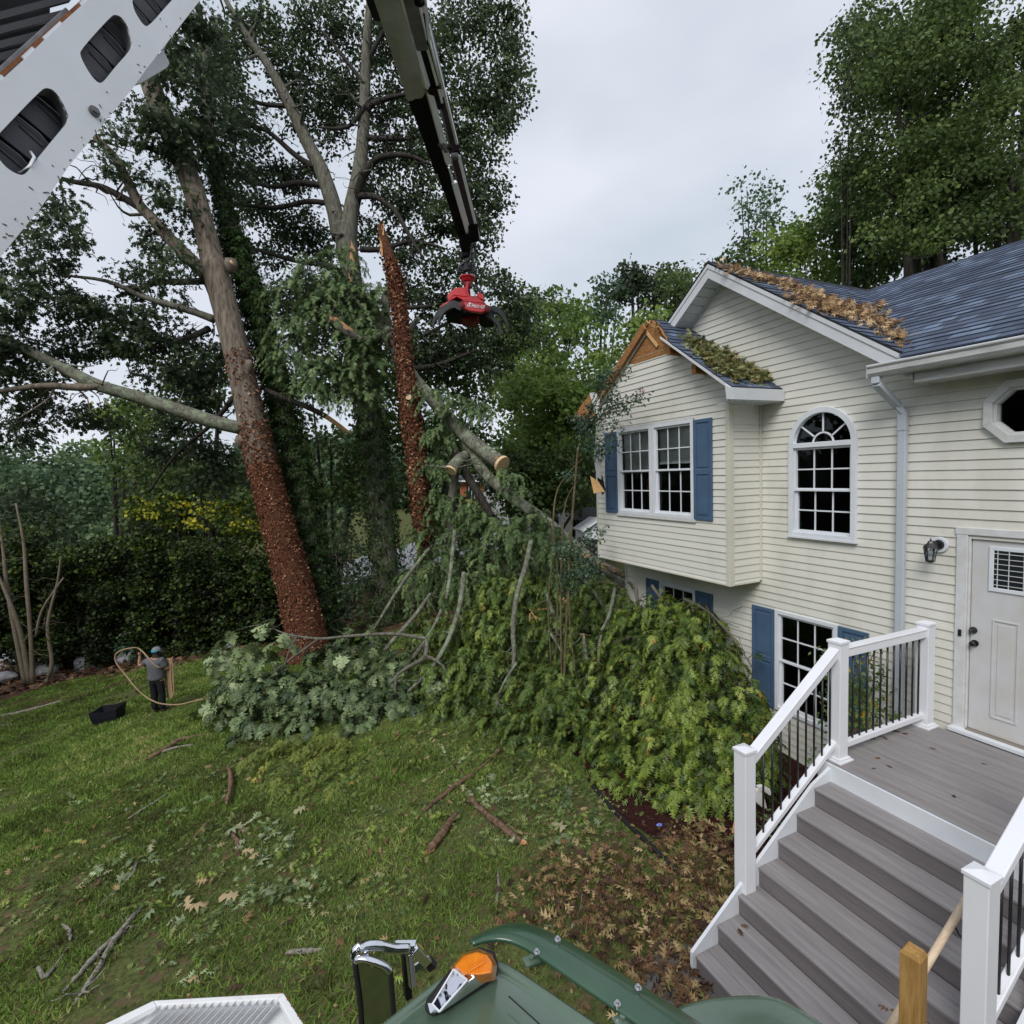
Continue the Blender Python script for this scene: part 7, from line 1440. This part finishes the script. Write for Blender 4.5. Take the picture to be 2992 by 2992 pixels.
# ---- leaves lying on the roofs
def on_roof(vx, vy, sl, zr, yr):
    o = Vector((0, 0, H)); r = ray(vx, vy); t = (zr-sl*yr-o.z)/(r.z-sl*r.y); return o+r*t
def roof_leaves(name, lab, spots, sl, zr, yr, n, sp_, m, size, mpile=.10):
    c_ = np.array([tuple(on_roof(a, b, sl, zr, yr)) for a, b in spots]); i = RNG.integers(0, len(c_), n); P = c_[i]+RNG.normal(size=(n, 3))*[sp_, sp_, 0]
    P[:, 2] = zr-sl*(yr-P[:, 1])+.02+mpile*RNG.random(n)**2; nr = np.array([0, -sl, 1])+RNG.normal(size=(n, 3))*.6
    o = leaves(name, P, rnd_unit(n)*[1, 1, .4], unit(nr), size*(.6+.8*RNG.random(n)), T_PIN, m, tint=None); tag(o, lab, 'leaf pile', kind='stuff')
roof_leaves('roof_leaf_pile', 'tan dead oak leaves drifted on the main gable roof and valley', [(1395, 518), (1415, 522), (1435, 528), (1450, 533), (1500, 548), (1520, 555), (1545, 565), (1560, 572), (1580, 580), (1600, 588), (1620, 598), (1640, 606), (1660, 612), (1680, 620), (1700, 600), (1710, 615), (1725, 635), (1735, 650), (1745, 640), (1520, 572), (1540, 582), (1565, 590), (1590, 600), (1690, 640), (1715, 655), (1750, 655), (1670, 590), (1735, 605)], RS, RZ, RY, 2800, .14, leafmat('tan_oak_leaf', [(0, (.12, .065, .035)), (.4, (.38, .24, .12)), (1, (.62, .46, .27))], .1, .7), .10, .07)
roof_leaves('roof_leaf_pile', 'green and brown leaf pile on the bay roof', [(1305, 648), (1325, 655), (1340, 668), (1355, 680), (1370, 690), (1385, 702), (1400, 712), (1420, 715), (1435, 712), (1330, 675), (1350, 695), (1375, 710), (1320, 662), (1390, 690), (1410, 700), (1365, 668)], BS, ZR, 7.2, 1900, .09, leafmat('green_brown_leaf', [(0, (.05, .05, .02)), (.45, (.17, .17, .06)), (.8, (.32, .36, .15)), (1, (.42, .28, .13))], .15), .10, .09)
# small leaves on deck and steps
mb = MB(); Pd = np.array([(*onp(a, b, 2, ZD)[:2], ZD+.006) for a, b in ((1590+i*13.7 % 130, 1375+(i*37) % 18) for i in range(16))]+[(*onp(a, b, 2, ZD)[:2], ZD+.006) for a, b in ((1632, 1392), (1651, 1432), (1654, 1450), (1768, 1415), (1790, 1425), (1850, 1440), (1685, 1450), (1800, 1500), (1712, 1385), (1602, 1405), (1620, 1398))])
Pt = np.array([tuple(onp(1395, 1743, 2, ZD-6*RI))]*3+[tuple(onp(1680, 1915, 2, ZD-4*RI))]*3)+RNG.normal(size=(6, 3))*[.02, .02, 0]+[0, 0, .008]
Pd = np.concatenate([Pd, Pt]); n = len(Pd); leaves_o = leaves('deck_leaves', Pd, rnd_unit(n)*[1, 1, .05], np.array([0, 0, 1])+rnd_unit(n)*.15, .05+.05*RNG.random(n), T_PIN, lm_b, tint=RNG.random(n)*.5); tag(leaves_o, 'few small brown leaves dropped on the grey deck and steps', 'fallen leaves', kind='stuff')
# ================================================================ PERSON, ROPE, BAG
FT = V(300, 1341, 14.2); FT.z = float(gz(FT.x, FT.y)); rh = Vector((R_.x, R_.y, 0)).normalized(); fh = Vector((F_.x, F_.y, 0)).normalized()
Lp = lambda r, f, z: FT+rh*r+fh*f+Vector((0, 0, z))
def skinned(name, pts, edges, radii, m, parent, root=0, sub=2):
    me = bpy.data.meshes.new(name); me.from_pydata([tuple(p) for p in pts], edges, []); me.materials.append(m); o = link(name, me, parent)
    sk = o.modifiers.new('skin', 'SKIN'); sv = me.skin_vertices
    if not sv: me.attributes
    for v, r in zip(me.skin_vertices[0].data, radii): v.radius = (r, r) if not hasattr(r, '__len__') else r
    me.skin_vertices[0].data[root].use_root = True
    s = o.modifiers.new('sub', 'SUBSURF'); s.levels = s.render_levels = sub
    for p in me.polygons: p.use_smooth = True
    sk.use_smooth_shade = True; return o
def mkskin(name, pts, edges, radii, m, parent, root=0, sub=2):
    me = bpy.data.meshes.new(name); bm = bmesh.new(); lay = bm.verts.layers.skin.verify(); vs = []
    for i, (p, r) in enumerate(zip(pts, radii)):
        v = bm.verts.new(p); v[lay].radius = (r, r) if not hasattr(r, '__len__') else r; v[lay].use_root = (i == root); vs.append(v)
    for a, b in edges: bm.edges.new((vs[a], vs[b]))
    bm.to_mesh(me); bm.free(); me.materials.append(m); o = link(name, me, parent)
    sk = o.modifiers.new('skin', 'SKIN'); sk.use_smooth_shade = True; s = o.modifiers.new('sub', 'SUBSURF'); s.levels = s.render_levels = sub; return o
M['skin'] = mat('skin', (.42, .22, .15), .55, .3); M['shirt'] = mat('grey_tshirt', (.13, .13, .15), .9, .1, var=.15, scale=8, bump=.3, bscale=18); M['trouser'] = mat('dark_trousers', (.02, .02, .024), .9, .1, bump=.3, bscale=20); M['boot'] = mat('work_boot', (.06, .045, .04), .8, .2)
person = thing('person', 'worker seen from behind in grey T-shirt, dark trousers and teal cap, coiling a tan rope', 'person', tuple(FT))
J = [Lp(0, 0, .95), Lp(0, .01, 1.12), Lp(0, .0, 1.30), Lp(0, -.01, 1.42), Lp(.01, .01, 1.50), Lp(.02, .04, 1.57), Lp(.03, .05, 1.66), Lp(.035, .05, 1.70),
     Lp(-.17, 0, 1.41), Lp(-.33, .05, 1.32), Lp(-.50, .10, 1.25), Lp(-.50, .13, 1.40), Lp(-.49, .15, 1.53), Lp(-.485, .155, 1.58),
     Lp(.17, 0, 1.41), Lp(.23, .02, 1.27), Lp(.27, .05, 1.14), Lp(.27, .18, 1.24), Lp(.27, .28, 1.33), Lp(.27, .30, 1.36),
     Lp(-.09, 0, .88), Lp(-.10, .02, .50), Lp(-.10, -.01, .10), Lp(-.11, .10, .04), Lp(.09, 0, .88), Lp(.10, .03, .50), Lp(.10, .0, .10), Lp(.11, .11, .04)]
E_ = [(0, 1), (1, 2), (2, 3), (3, 4), (4, 5), (5, 6), (6, 7), (3, 8), (8, 9), (9, 10), (10, 11), (11, 12), (12, 13), (3, 14), (14, 15), (15, 16), (16, 17), (17, 18), (18, 19), (0, 20), (20, 21), (21, 22), (22, 23), (0, 24), (24, 25), (25, 26), (26, 27)]
Rr = [.10, .10, .11, .09, .055, .075, .09, .07, .065, .048, .043, .038, .028, .035, .065, .048, .043, .038, .028, .035, .085, .06, .042, .04, .085, .06, .042, .04]
mkskin('body', J, E_, Rr, M['skin'], person)
sh = [0, 1, 2, 3, 8, 9, 14, 15]; k = {a: i for i, a in enumerate(sh)}
mkskin('shirt', [Lp(0, 0, .86), Lp(0, 0, .98)]+[J[i] for i in (1, 2, 3, 8)]+[J[8].lerp(J[10], .62)]+[J[14], J[14].lerp(J[16], .8)], [(0, 1), (1, 2), (2, 3), (3, 4), (4, 5), (5, 6), (4, 7), (7, 8)], [(.22, .17), (.215, .17), (.205, .16), (.215, .165), (.17, .13), .10, .088, .10, .08], M['shirt'], person)
mkskin('trousers', [Lp(0, 0, .98), Lp(0, 0, .90), J[20], J[21], Lp(-.10, -.01, .07), J[24], J[25], Lp(.10, 0, .07)], [(0, 1), (1, 2), (2, 3), (3, 4), (1, 5), (5, 6), (6, 7)], [(.18, .14), (.175, .15), .115, .09, .08, .115, .09, .08], M['trouser'], person)
for s in (-1, 1): mkskin('boot', [Lp(.10*s, -.04, .07), Lp(.10*s, .03, .06), Lp(.115*s, .16, .045), Lp(.12*s, .22, .04)], [(0, 1), (1, 2), (2, 3)], [.055, .058, .048, .035], M['boot'], person)
# cap with teal panel and visor turned right, hair under it
hd = Lp(.03, .045, 1.665); mb = MB(); n = 14
capm = mat('grey_cap_mesh', (.20, .22, .24), .8, .1, var=.2, scale=40); teal = mat('teal_cap_panel', (.03, .27, .36), .7, .2)
def dome(c, r, h, a0, a1, m, nm, z0=0., par=person):
    mb = MB(); rows_ = []
    for i in range(6):
        t = i/5*math.pi/2; rows_.append([c+rh*(r*math.cos(t)*math.cos(a0+(a1-a0)*k/12))+fh*(r*1.15*math.cos(t)*math.sin(a0+(a1-a0)*k/12))+Vector((0, 0, z0+h*math.sin(t))) for k in range(13)])
    vs = [p for q in rows_ for p in q]; mb.mesh(vs, [(i*13+k, i*13+k+1, (i+1)*13+k+1, (i+1)*13+k) for i in range(5) for k in range(12)]); return mb.build(nm, m, par, smooth=True)
cap = dome(hd, .112, .105, 0, 2*math.pi, capm, 'cap', .0)
dome(hd-fh*.002, .115, .10, math.radians(225), math.radians(315), teal, 'cap_panel', -.01, cap)
mb = MB(); pv = [hd+rh*(.09*math.cos(a))+fh*(.09*math.sin(a)) for a in np.linspace(-.9, .9, 9)]; pw = [hd+rh*(.09*math.cos(a)+.09)+fh*(.10*math.sin(a))+Vector((0, 0, -.03)) for a in np.linspace(-.8, .8, 9)]
mb.prism(pv+pw[::-1], (0, 0, .008)); mb.build('visor', M['black'], cap)
mb = MB(); mkskin('hair', [Lp(.03, .0, 1.60), Lp(.035, .0, 1.56), Lp(.03, .02, 1.64)], [(0, 1), (0, 2)], [.078, .05, .082], mat('dark_hair', (.03, .02, .015), .8, .2), person)
# fingers curled round the rope
for hand, s in ((J[13], -1), (J[19], 1)):
    for q in range(4):
        b_ = hand+Vector((0, 0, .02-.018*q))-fh*.0+rh*(.01*s); mkskin('finger', [b_-rh*.025, b_-rh*.02-fh*.035, b_+rh*.01-fh*.055, b_+rh*.03-fh*.035], [(0, 1), (1, 2), (2, 3)], [.009, .009, .0085, .007][0:4], M['skin'], person, sub=1)
    b_ = hand+Vector((0, 0, .03)); mkskin('thumb', [b_, b_+rh*.03-fh*.02, b_+rh*.04-fh*.045], [(0, 1), (1, 2)], [.012, .011, .008], M['skin'], person, sub=1)
# rope
M['rope'] = mat('tan_rope', (.30, .20, .12), .9, .1, col2=(.46, .32, .2), scale=60, bump=.5, bscale=90)
q_ = lambda x, y, d=14.05: V((200+x/3.864)/K, (1800+y/3.864)/K, d)
rope = thing('rope', 'thick tan rope hanging coiled from the worker, with a long loop trailing to the debris', 'rope', tuple(q_(1140, 700)))
pts = [q_(1150, 600, 14.4), q_(1105, 560, 14.3), q_(1040, 580, 14.05), q_(980, 560, 14.0), q_(915, 490, 14.0), q_(850, 415, 14.1), q_(800, 372, 14.25), q_(745, 358, 14.2), q_(620, 380, 14.1), q_(545, 420, 14), q_(525, 480, 14), q_(560, 560, 14), q_(640, 660, 14), q_(760, 810, 13.9), q_(860, 900, 13.9), q_(960, 960, 13.8), q_(1060, 992, 13.8), q_(1240, 1000, 13.8), q_(1400, 965, 13.8), q_(1560, 930, 13.8), q_(1700, 890, 13.8), q_(1900, 830, 13.8)]
P_, r_ = smooth_path([(p, .018) for p in pts], 6); mb = MB(); mb.tube(P_, .018, 8); mb.build('trailing_loop', M['rope'], rope, smooth=True)
mb = MB(); P_ = []
for i in range(9):
    o = i*.012; w = R2.uniform(.03, .075); cx = .20+.022*i; bt = R2.uniform(.30, .42)
    for t in np.linspace(0, 1, 13)[:-1]:
        a = 2*math.pi*t; P_.append(Lp(cx+w*math.sin(a), .27-.10+.02*math.cos(a)-o, (1.40+bt)/2+(1.40-bt)/2*math.cos(a)))
P_, r_ = smooth_path([(p, .016) for p in P_], 3); mb.tube(P_, .016, 7); mb.build('coil', M['rope'], rope, smooth=True)
# black bag
bg_ = G(208, 1362); bag = thing('bag', 'slouching open black bag standing on the grass in front of the worker', 'bag', tuple(bg_))
M['bag'] = mat('black_bag_cloth', (.010, .010, .016), .5, .35, bump=.6, bscale=12)
mb = MB(); bm_r = [(-.27, -.20), (.30, -.20), (.30, .16), (-.27, .16)]; tp_r = [(-.37, -.24, .36), (-.02, -.24, .36), (.36, -.22, .48), (.37, .02, .47), (.34, .2, .50), (.02, .2, .42), (-.34, .2, .40), (-.37, 0, .36)]
b8 = [(-.27, -.2), (0, -.21), (.30, -.2), (.31, 0), (.30, .16), (0, .16), (-.27, .16), (-.28, 0)]
vs = [bg_+rh*a+fh*b for a, b in b8]+[bg_+rh*(a*.5+c_[0]*.5+R2.uniform(-.02, .02))+fh*(b*.5+c_[1]*.5+R2.uniform(-.02, .02))+Vector((0, 0, c_[2]*.5)) for (a, b), c_ in zip(b8, tp_r)]+[bg_+rh*c_[0]+fh*c_[1]+Vector((0, 0, c_[2]+R2.uniform(-.02, .02))) for c_ in tp_r]+[bg_+rh*c_[0]*.96+fh*c_[1]*.94+Vector((0, 0, c_[2]-.02)) for c_ in tp_r]+[bg_+rh*a*.9+fh*b*.9+Vector((0, 0, .06)) for a, b in b8]
fs = [(k*8+i, k*8+(i+1) % 8, (k+1)*8+(i+1) % 8, (k+1)*8+i) for k in range(4) for i in range(8)]+[tuple(range(7, -1, -1)), tuple(range(32, 40))]
mb.mesh(vs, fs); mb.build('bag_body', M['bag'], bag, bevel=.008)
for sg in (-1, 1):
    P_, r_ = smooth_path([(bg_+rh*a+fh*(.22*sg)+Vector((0, 0, z)), .012) for a, z in ((-.16, .36), (-.13, .30), (0, .27), (.12, .31), (.15, .40))], 4); mb = MB(); mb.tube(P_, .010, 6); mb.build('handle', M['bag'], bag, smooth=True)
# ================================================================ SMALL THINGS BY THE HOUSE
p = G(1245, 1563); st = thing('painted_stone', 'small pink and blue painted stone on the red mulch', 'painted stone', tuple(p))
bm = bmesh.new(); bmesh.ops.create_icosphere(bm, subdivisions=3, radius=1); me = bpy.data.meshes.new('stone')
for v in bm.verts: v.co = Vector((v.co.x*.055, v.co.y*.045, v.co.z*.022))+p+Vector((0, 0, .03))
for f in bm.faces: f.smooth = True
bm.to_mesh(me); bm.free(); me.materials.append(mat('pink_blue_paint', (.10, .25, .75), .35, .4, col2=(.75, .15, .40), scale=22, thr=(.45, .58))); link('stone', me, st)
stk = thing('wooden_stake', 'leaning raw orange wood splinter against the lower stair post', 'wooden stake', tuple(G(1388, 1600)))
mb = MB(); a, b = V(1383, 1572, 6.15), V(1391, 1535, 6.2); mb.beam(a, b, .035, .012, F_); mb.beam(b, V(1396, 1500, 6.2), .02, .01, F_); mb.build('stake_wood', M['torn'], stk, bevel=.003)
orn = thing('garden_ornament', 'white broken plastic garden ornament lying behind the stair railing', 'garden ornament', tuple(V(1438, 1515, 6.2)))
wm = mat('old_white_plastic', (.70, .69, .66), .5, .3, var=.08, scale=9)
for nm, poly, d in (('ornament_body', [(1424, 1492), (1432, 1488), (1442, 1500), (1447, 1520), (1449, 1528), (1440, 1526), (1428, 1516), (1423, 1505)], 6.2), ('ornament_wing', [(1428, 1484), (1440, 1482), (1454, 1490), (1460, 1502), (1452, 1502), (1444, 1496), (1434, 1494)], 6.3)):
    mb = MB(); mb.prism([V(a, b, d) for a, b in poly], F_*.05); mb.build(nm, wm, orn, bevel=.015, seg=2)
fl = thing('flowering_plant', 'small plant with pink flowers beside the lower stair railing', 'plant', tuple(V(1453, 1560, 6)))
C = np.array([tuple(V(1453, 1556, 5.95))]*26)+RNG.normal(size=(26, 3))*.07; spray_leaves('foliage', C, RNG.normal(size=(26, 3))*[1, 1, .3]+[0, 0, .5], fl, lf_oakd, .04, .12, 7, .1, T_SIMPLE)
C = np.array([tuple(V(a, b, 5.85)) for a, b in ((1451, 1550), (1457, 1556), (1448, 1560), (1455, 1565))]); pf = np.repeat(C, 9, 0)+RNG.normal(size=(36, 3))*.012; leaves('flower', pf, rnd_unit(36), rnd_unit(36), np.full(36, .03), T_SIMPLE, mat('pink_petal', (.75, .25, .45), .6, .2), fl)
sr = thing('rose_bush', 'leafy bush with yellowing leaves growing behind the deck railing', 'shrub', (5.95, 3.85, .05))
mb = MB()
for i in range(9): a = Vector((5.95+R2.uniform(-.1, .1), 3.8, .05)); limb(mb, wiggle(a, (5.95+R2.uniform(-.4, .4), 3.78+R2.uniform(-.15, .2), R2.uniform(1.4, 2.35)), 5, .05, rng=R2), (.012, .005), 5, 3)
mb.build('stems', M['twigy'], sr, smooth=True)
crown('foliage', [((5.95, 3.8, 1.9), (.36, .22, .42), .6), ((5.75, 3.75, 1.45), (.3, .2, .3), .5), ((6.15, 3.8, 1.5), (.28, .2, .35), .6), ((5.9, 3.75, 1.0), (.35, .2, .35), .45)], 330, .06, T_SIMPLE, leafmat('rose_leaf', [(0, (.05, .10, .025)), (.5, (.14, .23, .06)), (.9, (.27, .36, .12)), (1, (.60, .40, .04))], .3), sr, clump=.10, per=14, tvar=.5)
# crepe myrtle pushed against the bay corner
cm = thing('crape_myrtle', 'bent crape myrtle with small dark leaves pressed against the left corner of the bay', 'small tree', tuple(G(1075, 1330)))
for rows in ([(1064, 1290, 10, 8), (1070, 1150, 9.9, 8), (1078, 1000, 9.7, 8), (1086, 900, 9.6, 7), (1092, 840, 9.5, 6), (1110, 790, 9.3, 4), (1135, 740, 9, 3)], [(1050, 1240, 10.2, 6), (1052, 1080, 10.1, 6), (1044, 1000, 10, 6), (1050, 930, 10, 5), (1075, 890, 9.9, 4), (1100, 865, 9.8, 3)], [(1060, 1300, 10, 6), (1058, 1120, 10, 6), (1062, 1000, 9.9, 5), (1070, 940, 9.9, 4), (1095, 900, 9.7, 3)], [(1086, 1270, 9.8, 5), (1075, 1180, 9.8, 5), (1072, 1040, 9.8, 5)], [(1040, 1260, 10.3, 5), (1035, 1130, 10.2, 5), (1046, 1030, 10.1, 4)], [(1100, 830, 9.3, 4), (1140, 780, 8.9, 3), (1180, 765, 8.7, 3), (1215, 745, 8.6, 2)], [(1110, 780, 9.2, 4), (1140, 730, 8.9, 3), (1175, 705, 8.7, 2)], [(1120, 840, 9.2, 4), (1150, 820, 8.9, 3), (1168, 790, 8.7, 2)]):
    rows = [(a, b, d, w*.6) for a, b, d, w in rows]; mb = MB(); Pq, rq = tube_px(mb, rows, 8, 4); twigs(mb, Pq, .008, 4, .3, R2); mb.build('stem', mat('crape_bark', (.09, .075, .04), .8, .2, col2=(.19, .155, .09), scale=9), cm, smooth=True)
cb = [BL(*q) for q in ((1150, 708, 8.8, 22, 8, .4), (1172, 702, 8.7, 14, 7, .5), (1135, 725, 8.9, 22, 12, .4), (1145, 745, 8.9, 20, 10, .35), (1160, 765, 8.8, 26, 10, .4), (1190, 755, 8.7, 20, 7, .4), (1207, 745, 8.6, 10, 6, .5), (1130, 775, 9, 24, 14, .4), (1115, 800, 9.1, 20, 20, .4), (1160, 820, 8.8, 10, 16, .45), (1168, 795, 8.7, 6, 14, .5), (1150, 845, 8.9, 14, 8, .35), (1125, 850, 9.2, 18, 18, .35), (1110, 830, 9.4, 18, 16, .4), (1080, 1030, 9.9, 40, 14, .6), (1120, 1010, 9.7, 20, 12, .6), (1095, 800, 9.5, 14, 18, .4), (1070, 895, 9.8, 14, 10, .4), (1110, 1070, 9.6, 26, 22, .4), (1075, 1090, 9.9, 26, 30, .35))]
crown('crown', cb, 620, .06, T_SIMPLE, leafmat('crape_leaf', [(0, (.02, .05, .03)), (.5, (.05, .105, .06)), (1, (.15, .22, .14))], .15, .35, .5), cm, clump=.075, per=14, tvar=.6)
C = np.array([tuple(V(a, b, 8.55)) for a, b in ((1208, 738), (1213, 735), (1204, 742), (1217, 740))]); pf = np.repeat(C, 12, 0)+RNG.normal(size=(48, 3))*.02; leaves('flower', pf, rnd_unit(48), rnd_unit(48), np.full(48, .025), T_SIMPLE, mat('rose_petal', (.55, .12, .25), .6, .2), cm)
# ================================================================ FAR BUILDINGS
def hbox(mb, c, rx, fy, z0, z1, r=rh, f=fh):
    P = [c+r*a*rx+f*b*fy for a, b in ((-1, -1), (1, -1), (1, 1), (-1, 1))]; v = [Vector((p.x, p.y, z0)) for p in P]+[Vector((p.x, p.y, z1)) for p in P]; mb.mesh(v, [(0, 3, 2, 1), (4, 5, 6, 7), (0, 1, 5, 4), (1, 2, 6, 5), (2, 3, 7, 6), (3, 0, 4, 7)])
def flat(mb, pts, t=.08): mb.prism([V(a, b, d) for a, b, d in pts], F_*t)
brick = mat('red_brick', (.30, .09, .05), .9, .1, col2=(.42, .15, .09), scale=20); gsid = mat('grey_lap_siding', (.42, .43, .45), .7, .2, var=.05, scale=2); rf2 = mat('grey_shingles', (.10, .105, .115), .9, .1, var=.25, scale=12); dwin = mat('dark_window', (.02, .025, .03), .15, .5)
D2 = 48; bh = thing('brick_house', 'distant two storey brick and grey sided house seen between the fallen trunks', 'house', tuple(gbase(905, D2)))
zb = gbase(905, D2).z
mb = MB(); mb.prism([V(868, 905, D2), V(912, 905, D2), V(912, 1030, D2), V(868, 1030, D2)], F_*7); mb.build('brick_wall', brick, bh)
mb = MB(); mb.prism([V(912.2, 905, D2), V(928, 893, D2), V(965, 905, D2), V(965, 1030, D2), V(912.2, 1030, D2)], F_*7); mb.build('side_wall', gsid, bh)
mb = MB(); a, b, c_, d = V(860, 906, D2-.5), V(914, 906, D2-.5), V(930, 884, D2+3.5), V(868, 884, D2+3.5); mb.prism([a, b, c_, d], (0, 0, .15)); mb.prism([V(912, 905, D2-.4), V(930, 888, D2-.4), V(975, 906, D2-.4), V(975, 900, D2-.4), V(930, 883, D2-.4), V(911, 902, D2-.4)], F_*7.5); mb.build('roof', rf2, bh)
mb = MB(); mb.prism([V(859, 906, D2-.6), V(914, 906, D2-.6), V(914, 909, D2-.6), V(859, 909, D2-.6)], F_*.2); mb.build('eave_board', M['white'], bh)
for x0, x1, y0, y1 in ((884, 896, 915, 940), (888, 898, 962, 985)):
    mb = MB(); flat(mb, [(x0, y0, D2-.1), (x1, y0, D2-.1), (x1, y1, D2-.1), (x0, y1, D2-.1)]); w = mb.build('window', M['white'], bh)
    mb = MB(); flat(mb, [(x0+1, y0+1.5, D2-.14), (x1-1, y0+1.5, D2-.14), (x1-1, y1-1.5, D2-.14), (x0+1, y1-1.5, D2-.14)], .03); mb.build('pane', dwin, w)
    mb = MB(); flat(mb, [((x0+x1)/2-.4, y0, D2-.18), ((x0+x1)/2+.4, y0, D2-.18), ((x0+x1)/2+.4, y1, D2-.18), ((x0+x1)/2-.4, y1, D2-.18)], .03); mb.build('grille', M['white'], w)
    for xa, xb in ((x0-4, x0-.5), (x1+.5, x1+4)): mb = MB(); flat(mb, [(xa, y0, D2-.12), (xb, y0, D2-.12), (xb, y1, D2-.12), (xa, y1, D2-.12)]); mb.build('shutter', M['black'], bh)
mb = MB(); flat(mb, [(868, 940, D2-.2), (872, 940, D2-.2), (872, 985, D2-.2), (868, 985, D2-.2)]); mb.build('porch_column', M['white'], bh)
mb = MB(); flat(mb, [(873, 948, D2-.1), (880, 948, D2-.1), (880, 985, D2-.1), (873, 985, D2-.1)]); mb.build('door', M['black'], bh)
D3 = 33; wsd = mat('white_lap_siding', (.66, .68, .72), .6, .2, var=.04, scale=2)
ga = thing('white_garage', 'distant white outbuilding with a grey roof beside the left house corner', 'outbuilding', tuple(gbase(1080, D3)))
mb = MB(); mb.prism([V(1054, 972, D3), V(1060, 962, D3), (V(1072, 960, D3)), V(1078, 972, D3), V(1080, 1030, D3), V(1056, 1030, D3)], F_*6+R_*1.5); mb.build('gable_wall', wsd, ga)
mb = MB(); mb.prism([V(1078.5, 980, D3+.3), V(1150, 980, D3+.3), V(1150, 1040, D3+.3), V(1078.5, 1040, D3+.3)], F_*5); mb.build('side_wall', wsd, ga)
mb = MB(); mb.prism([V(1074, 958, D3-.2), V(1156, 955, D3-.2), V(1156, 981, D3-.2), V(1080, 981, D3-.2)], F_*5); mb.build('roof', rf2, ga)
mb = MB(); mb.prism([V(1052, 974, D3-.3), V(1059, 961, D3-.3), V(1075, 957, D3-.3), V(1076, 960, D3-.3), V(1061, 964, D3-.3), V(1055, 975, D3-.3)], F_*.2); mb.build('rake_board', M['white'], ga)
g2_ = thing('gabled_garage', 'distant pale gabled garage with a dark open doorway at the house corner', 'garage', tuple(gbase(1120, 28)))
D4 = 28; mb = MB(); mb.prism([V(1103, 1003, D4), V(1135, 982, D4), V(1170, 1003, D4), V(1170, 1052, D4), V(1103, 1052, D4)], F_*4); mb.build('front_wall', wsd, g2_)
mb = MB(); mb.prism([V(1100, 1004, D4-.2), V(1135, 980, D4-.2), V(1135, 976, D4-.2), V(1098, 1001, D4-.2)], F_*4.4); mb.prism([V(1170, 1004, D4-.2), V(1135, 980, D4-.2), V(1135, 976, D4-.2), V(1174, 1001, D4-.2)], F_*4.4); mb.build('roof', M['white'], g2_)
mb = MB(); flat(mb, [(1118, 1016, D4-.05), (1134, 1016, D4-.05), (1134, 1052, D4-.05), (1118, 1052, D4-.05)]); mb.build('door_frame', M['white'], g2_)
mb = MB(); flat(mb, [(1120, 1018, D4-.08), (1134, 1018, D4-.08), (1134, 1052, D4-.08), (1120, 1052, D4-.08)], .04); mb.build('doorway', M['dark'], g2_)
# parked pickup
car = thing('parked_pickup', 'black pickup parked in front of the distant pale garage', 'pickup truck', tuple(gbase(1095, 25)))
D5 = 25; cp = M['black']; prof_ = [(1072, 1044), (1072, 1030), (1079, 1025), (1096, 1024), (1100, 1016), (1118, 1015), (1124, 1026), (1128, 1028), (1129, 1044)]
mb = MB(); mb.prism([V(a, b, D5) for a, b in prof_], F_*1.8); mb.build('body', mat('black_car_paint', (.01, .01, .012), .2, .6, coat=.8), car, bevel=.06)
mb = MB(); flat(mb, [(1101, 1018, D5-.03), (1117, 1017, D5-.03), (1121, 1025, D5-.03), (1099, 1025, D5-.03)], .04); mb.build('window', dwin, car)
for x in (1082, 1119): mb = MB(); a = V(x, 1044, D5-.05); mb.cyl(a, a+F_*.25, .34, 20); mb.build('wheel', M['rubber'], car)
car2 = thing('parked_car', 'white car glimpsed through the debris near the distant garage', 'car', tuple(gbase(1000, 30)))
D6 = 30; mb = MB(); mb.prism([V(a, b, D6) for a, b in ((968, 1052), (968, 1043), (978, 1040), (986, 1032), (1008, 1032), (1016, 1040), (1024, 1043), (1024, 1052))], F_*1.8); mb.build('body', mat('white_car_paint', (.75, .76, .78), .25, .6, coat=.8), car2, bevel=.08)
mb = MB(); flat(mb, [(982, 1040, D6-.03), (988, 1034, D6-.03), (1006, 1034, D6-.03), (1012, 1040, D6-.03)], .04); mb.build('window', dwin, car2)
for x in (979, 1014): mb = MB(); a = V(x, 1052, D6-.05); mb.cyl(a, a+F_*.25, .33, 20); mb.build('wheel', M['rubber'], car2)
yb = thing('yellow_shrub', 'small shrub with golden yellow flowers behind the debris by the house corner', 'shrub', tuple(G(1085, 1100)))
crown('foliage', [BL(1085, 1062, 20, 13, 8, .95), BL(1090, 1085, 20, 20, 14, .2)], 120, .09, T_SIMPLE, lf_yel, yb, clump=.15, per=16, tvar=.2)
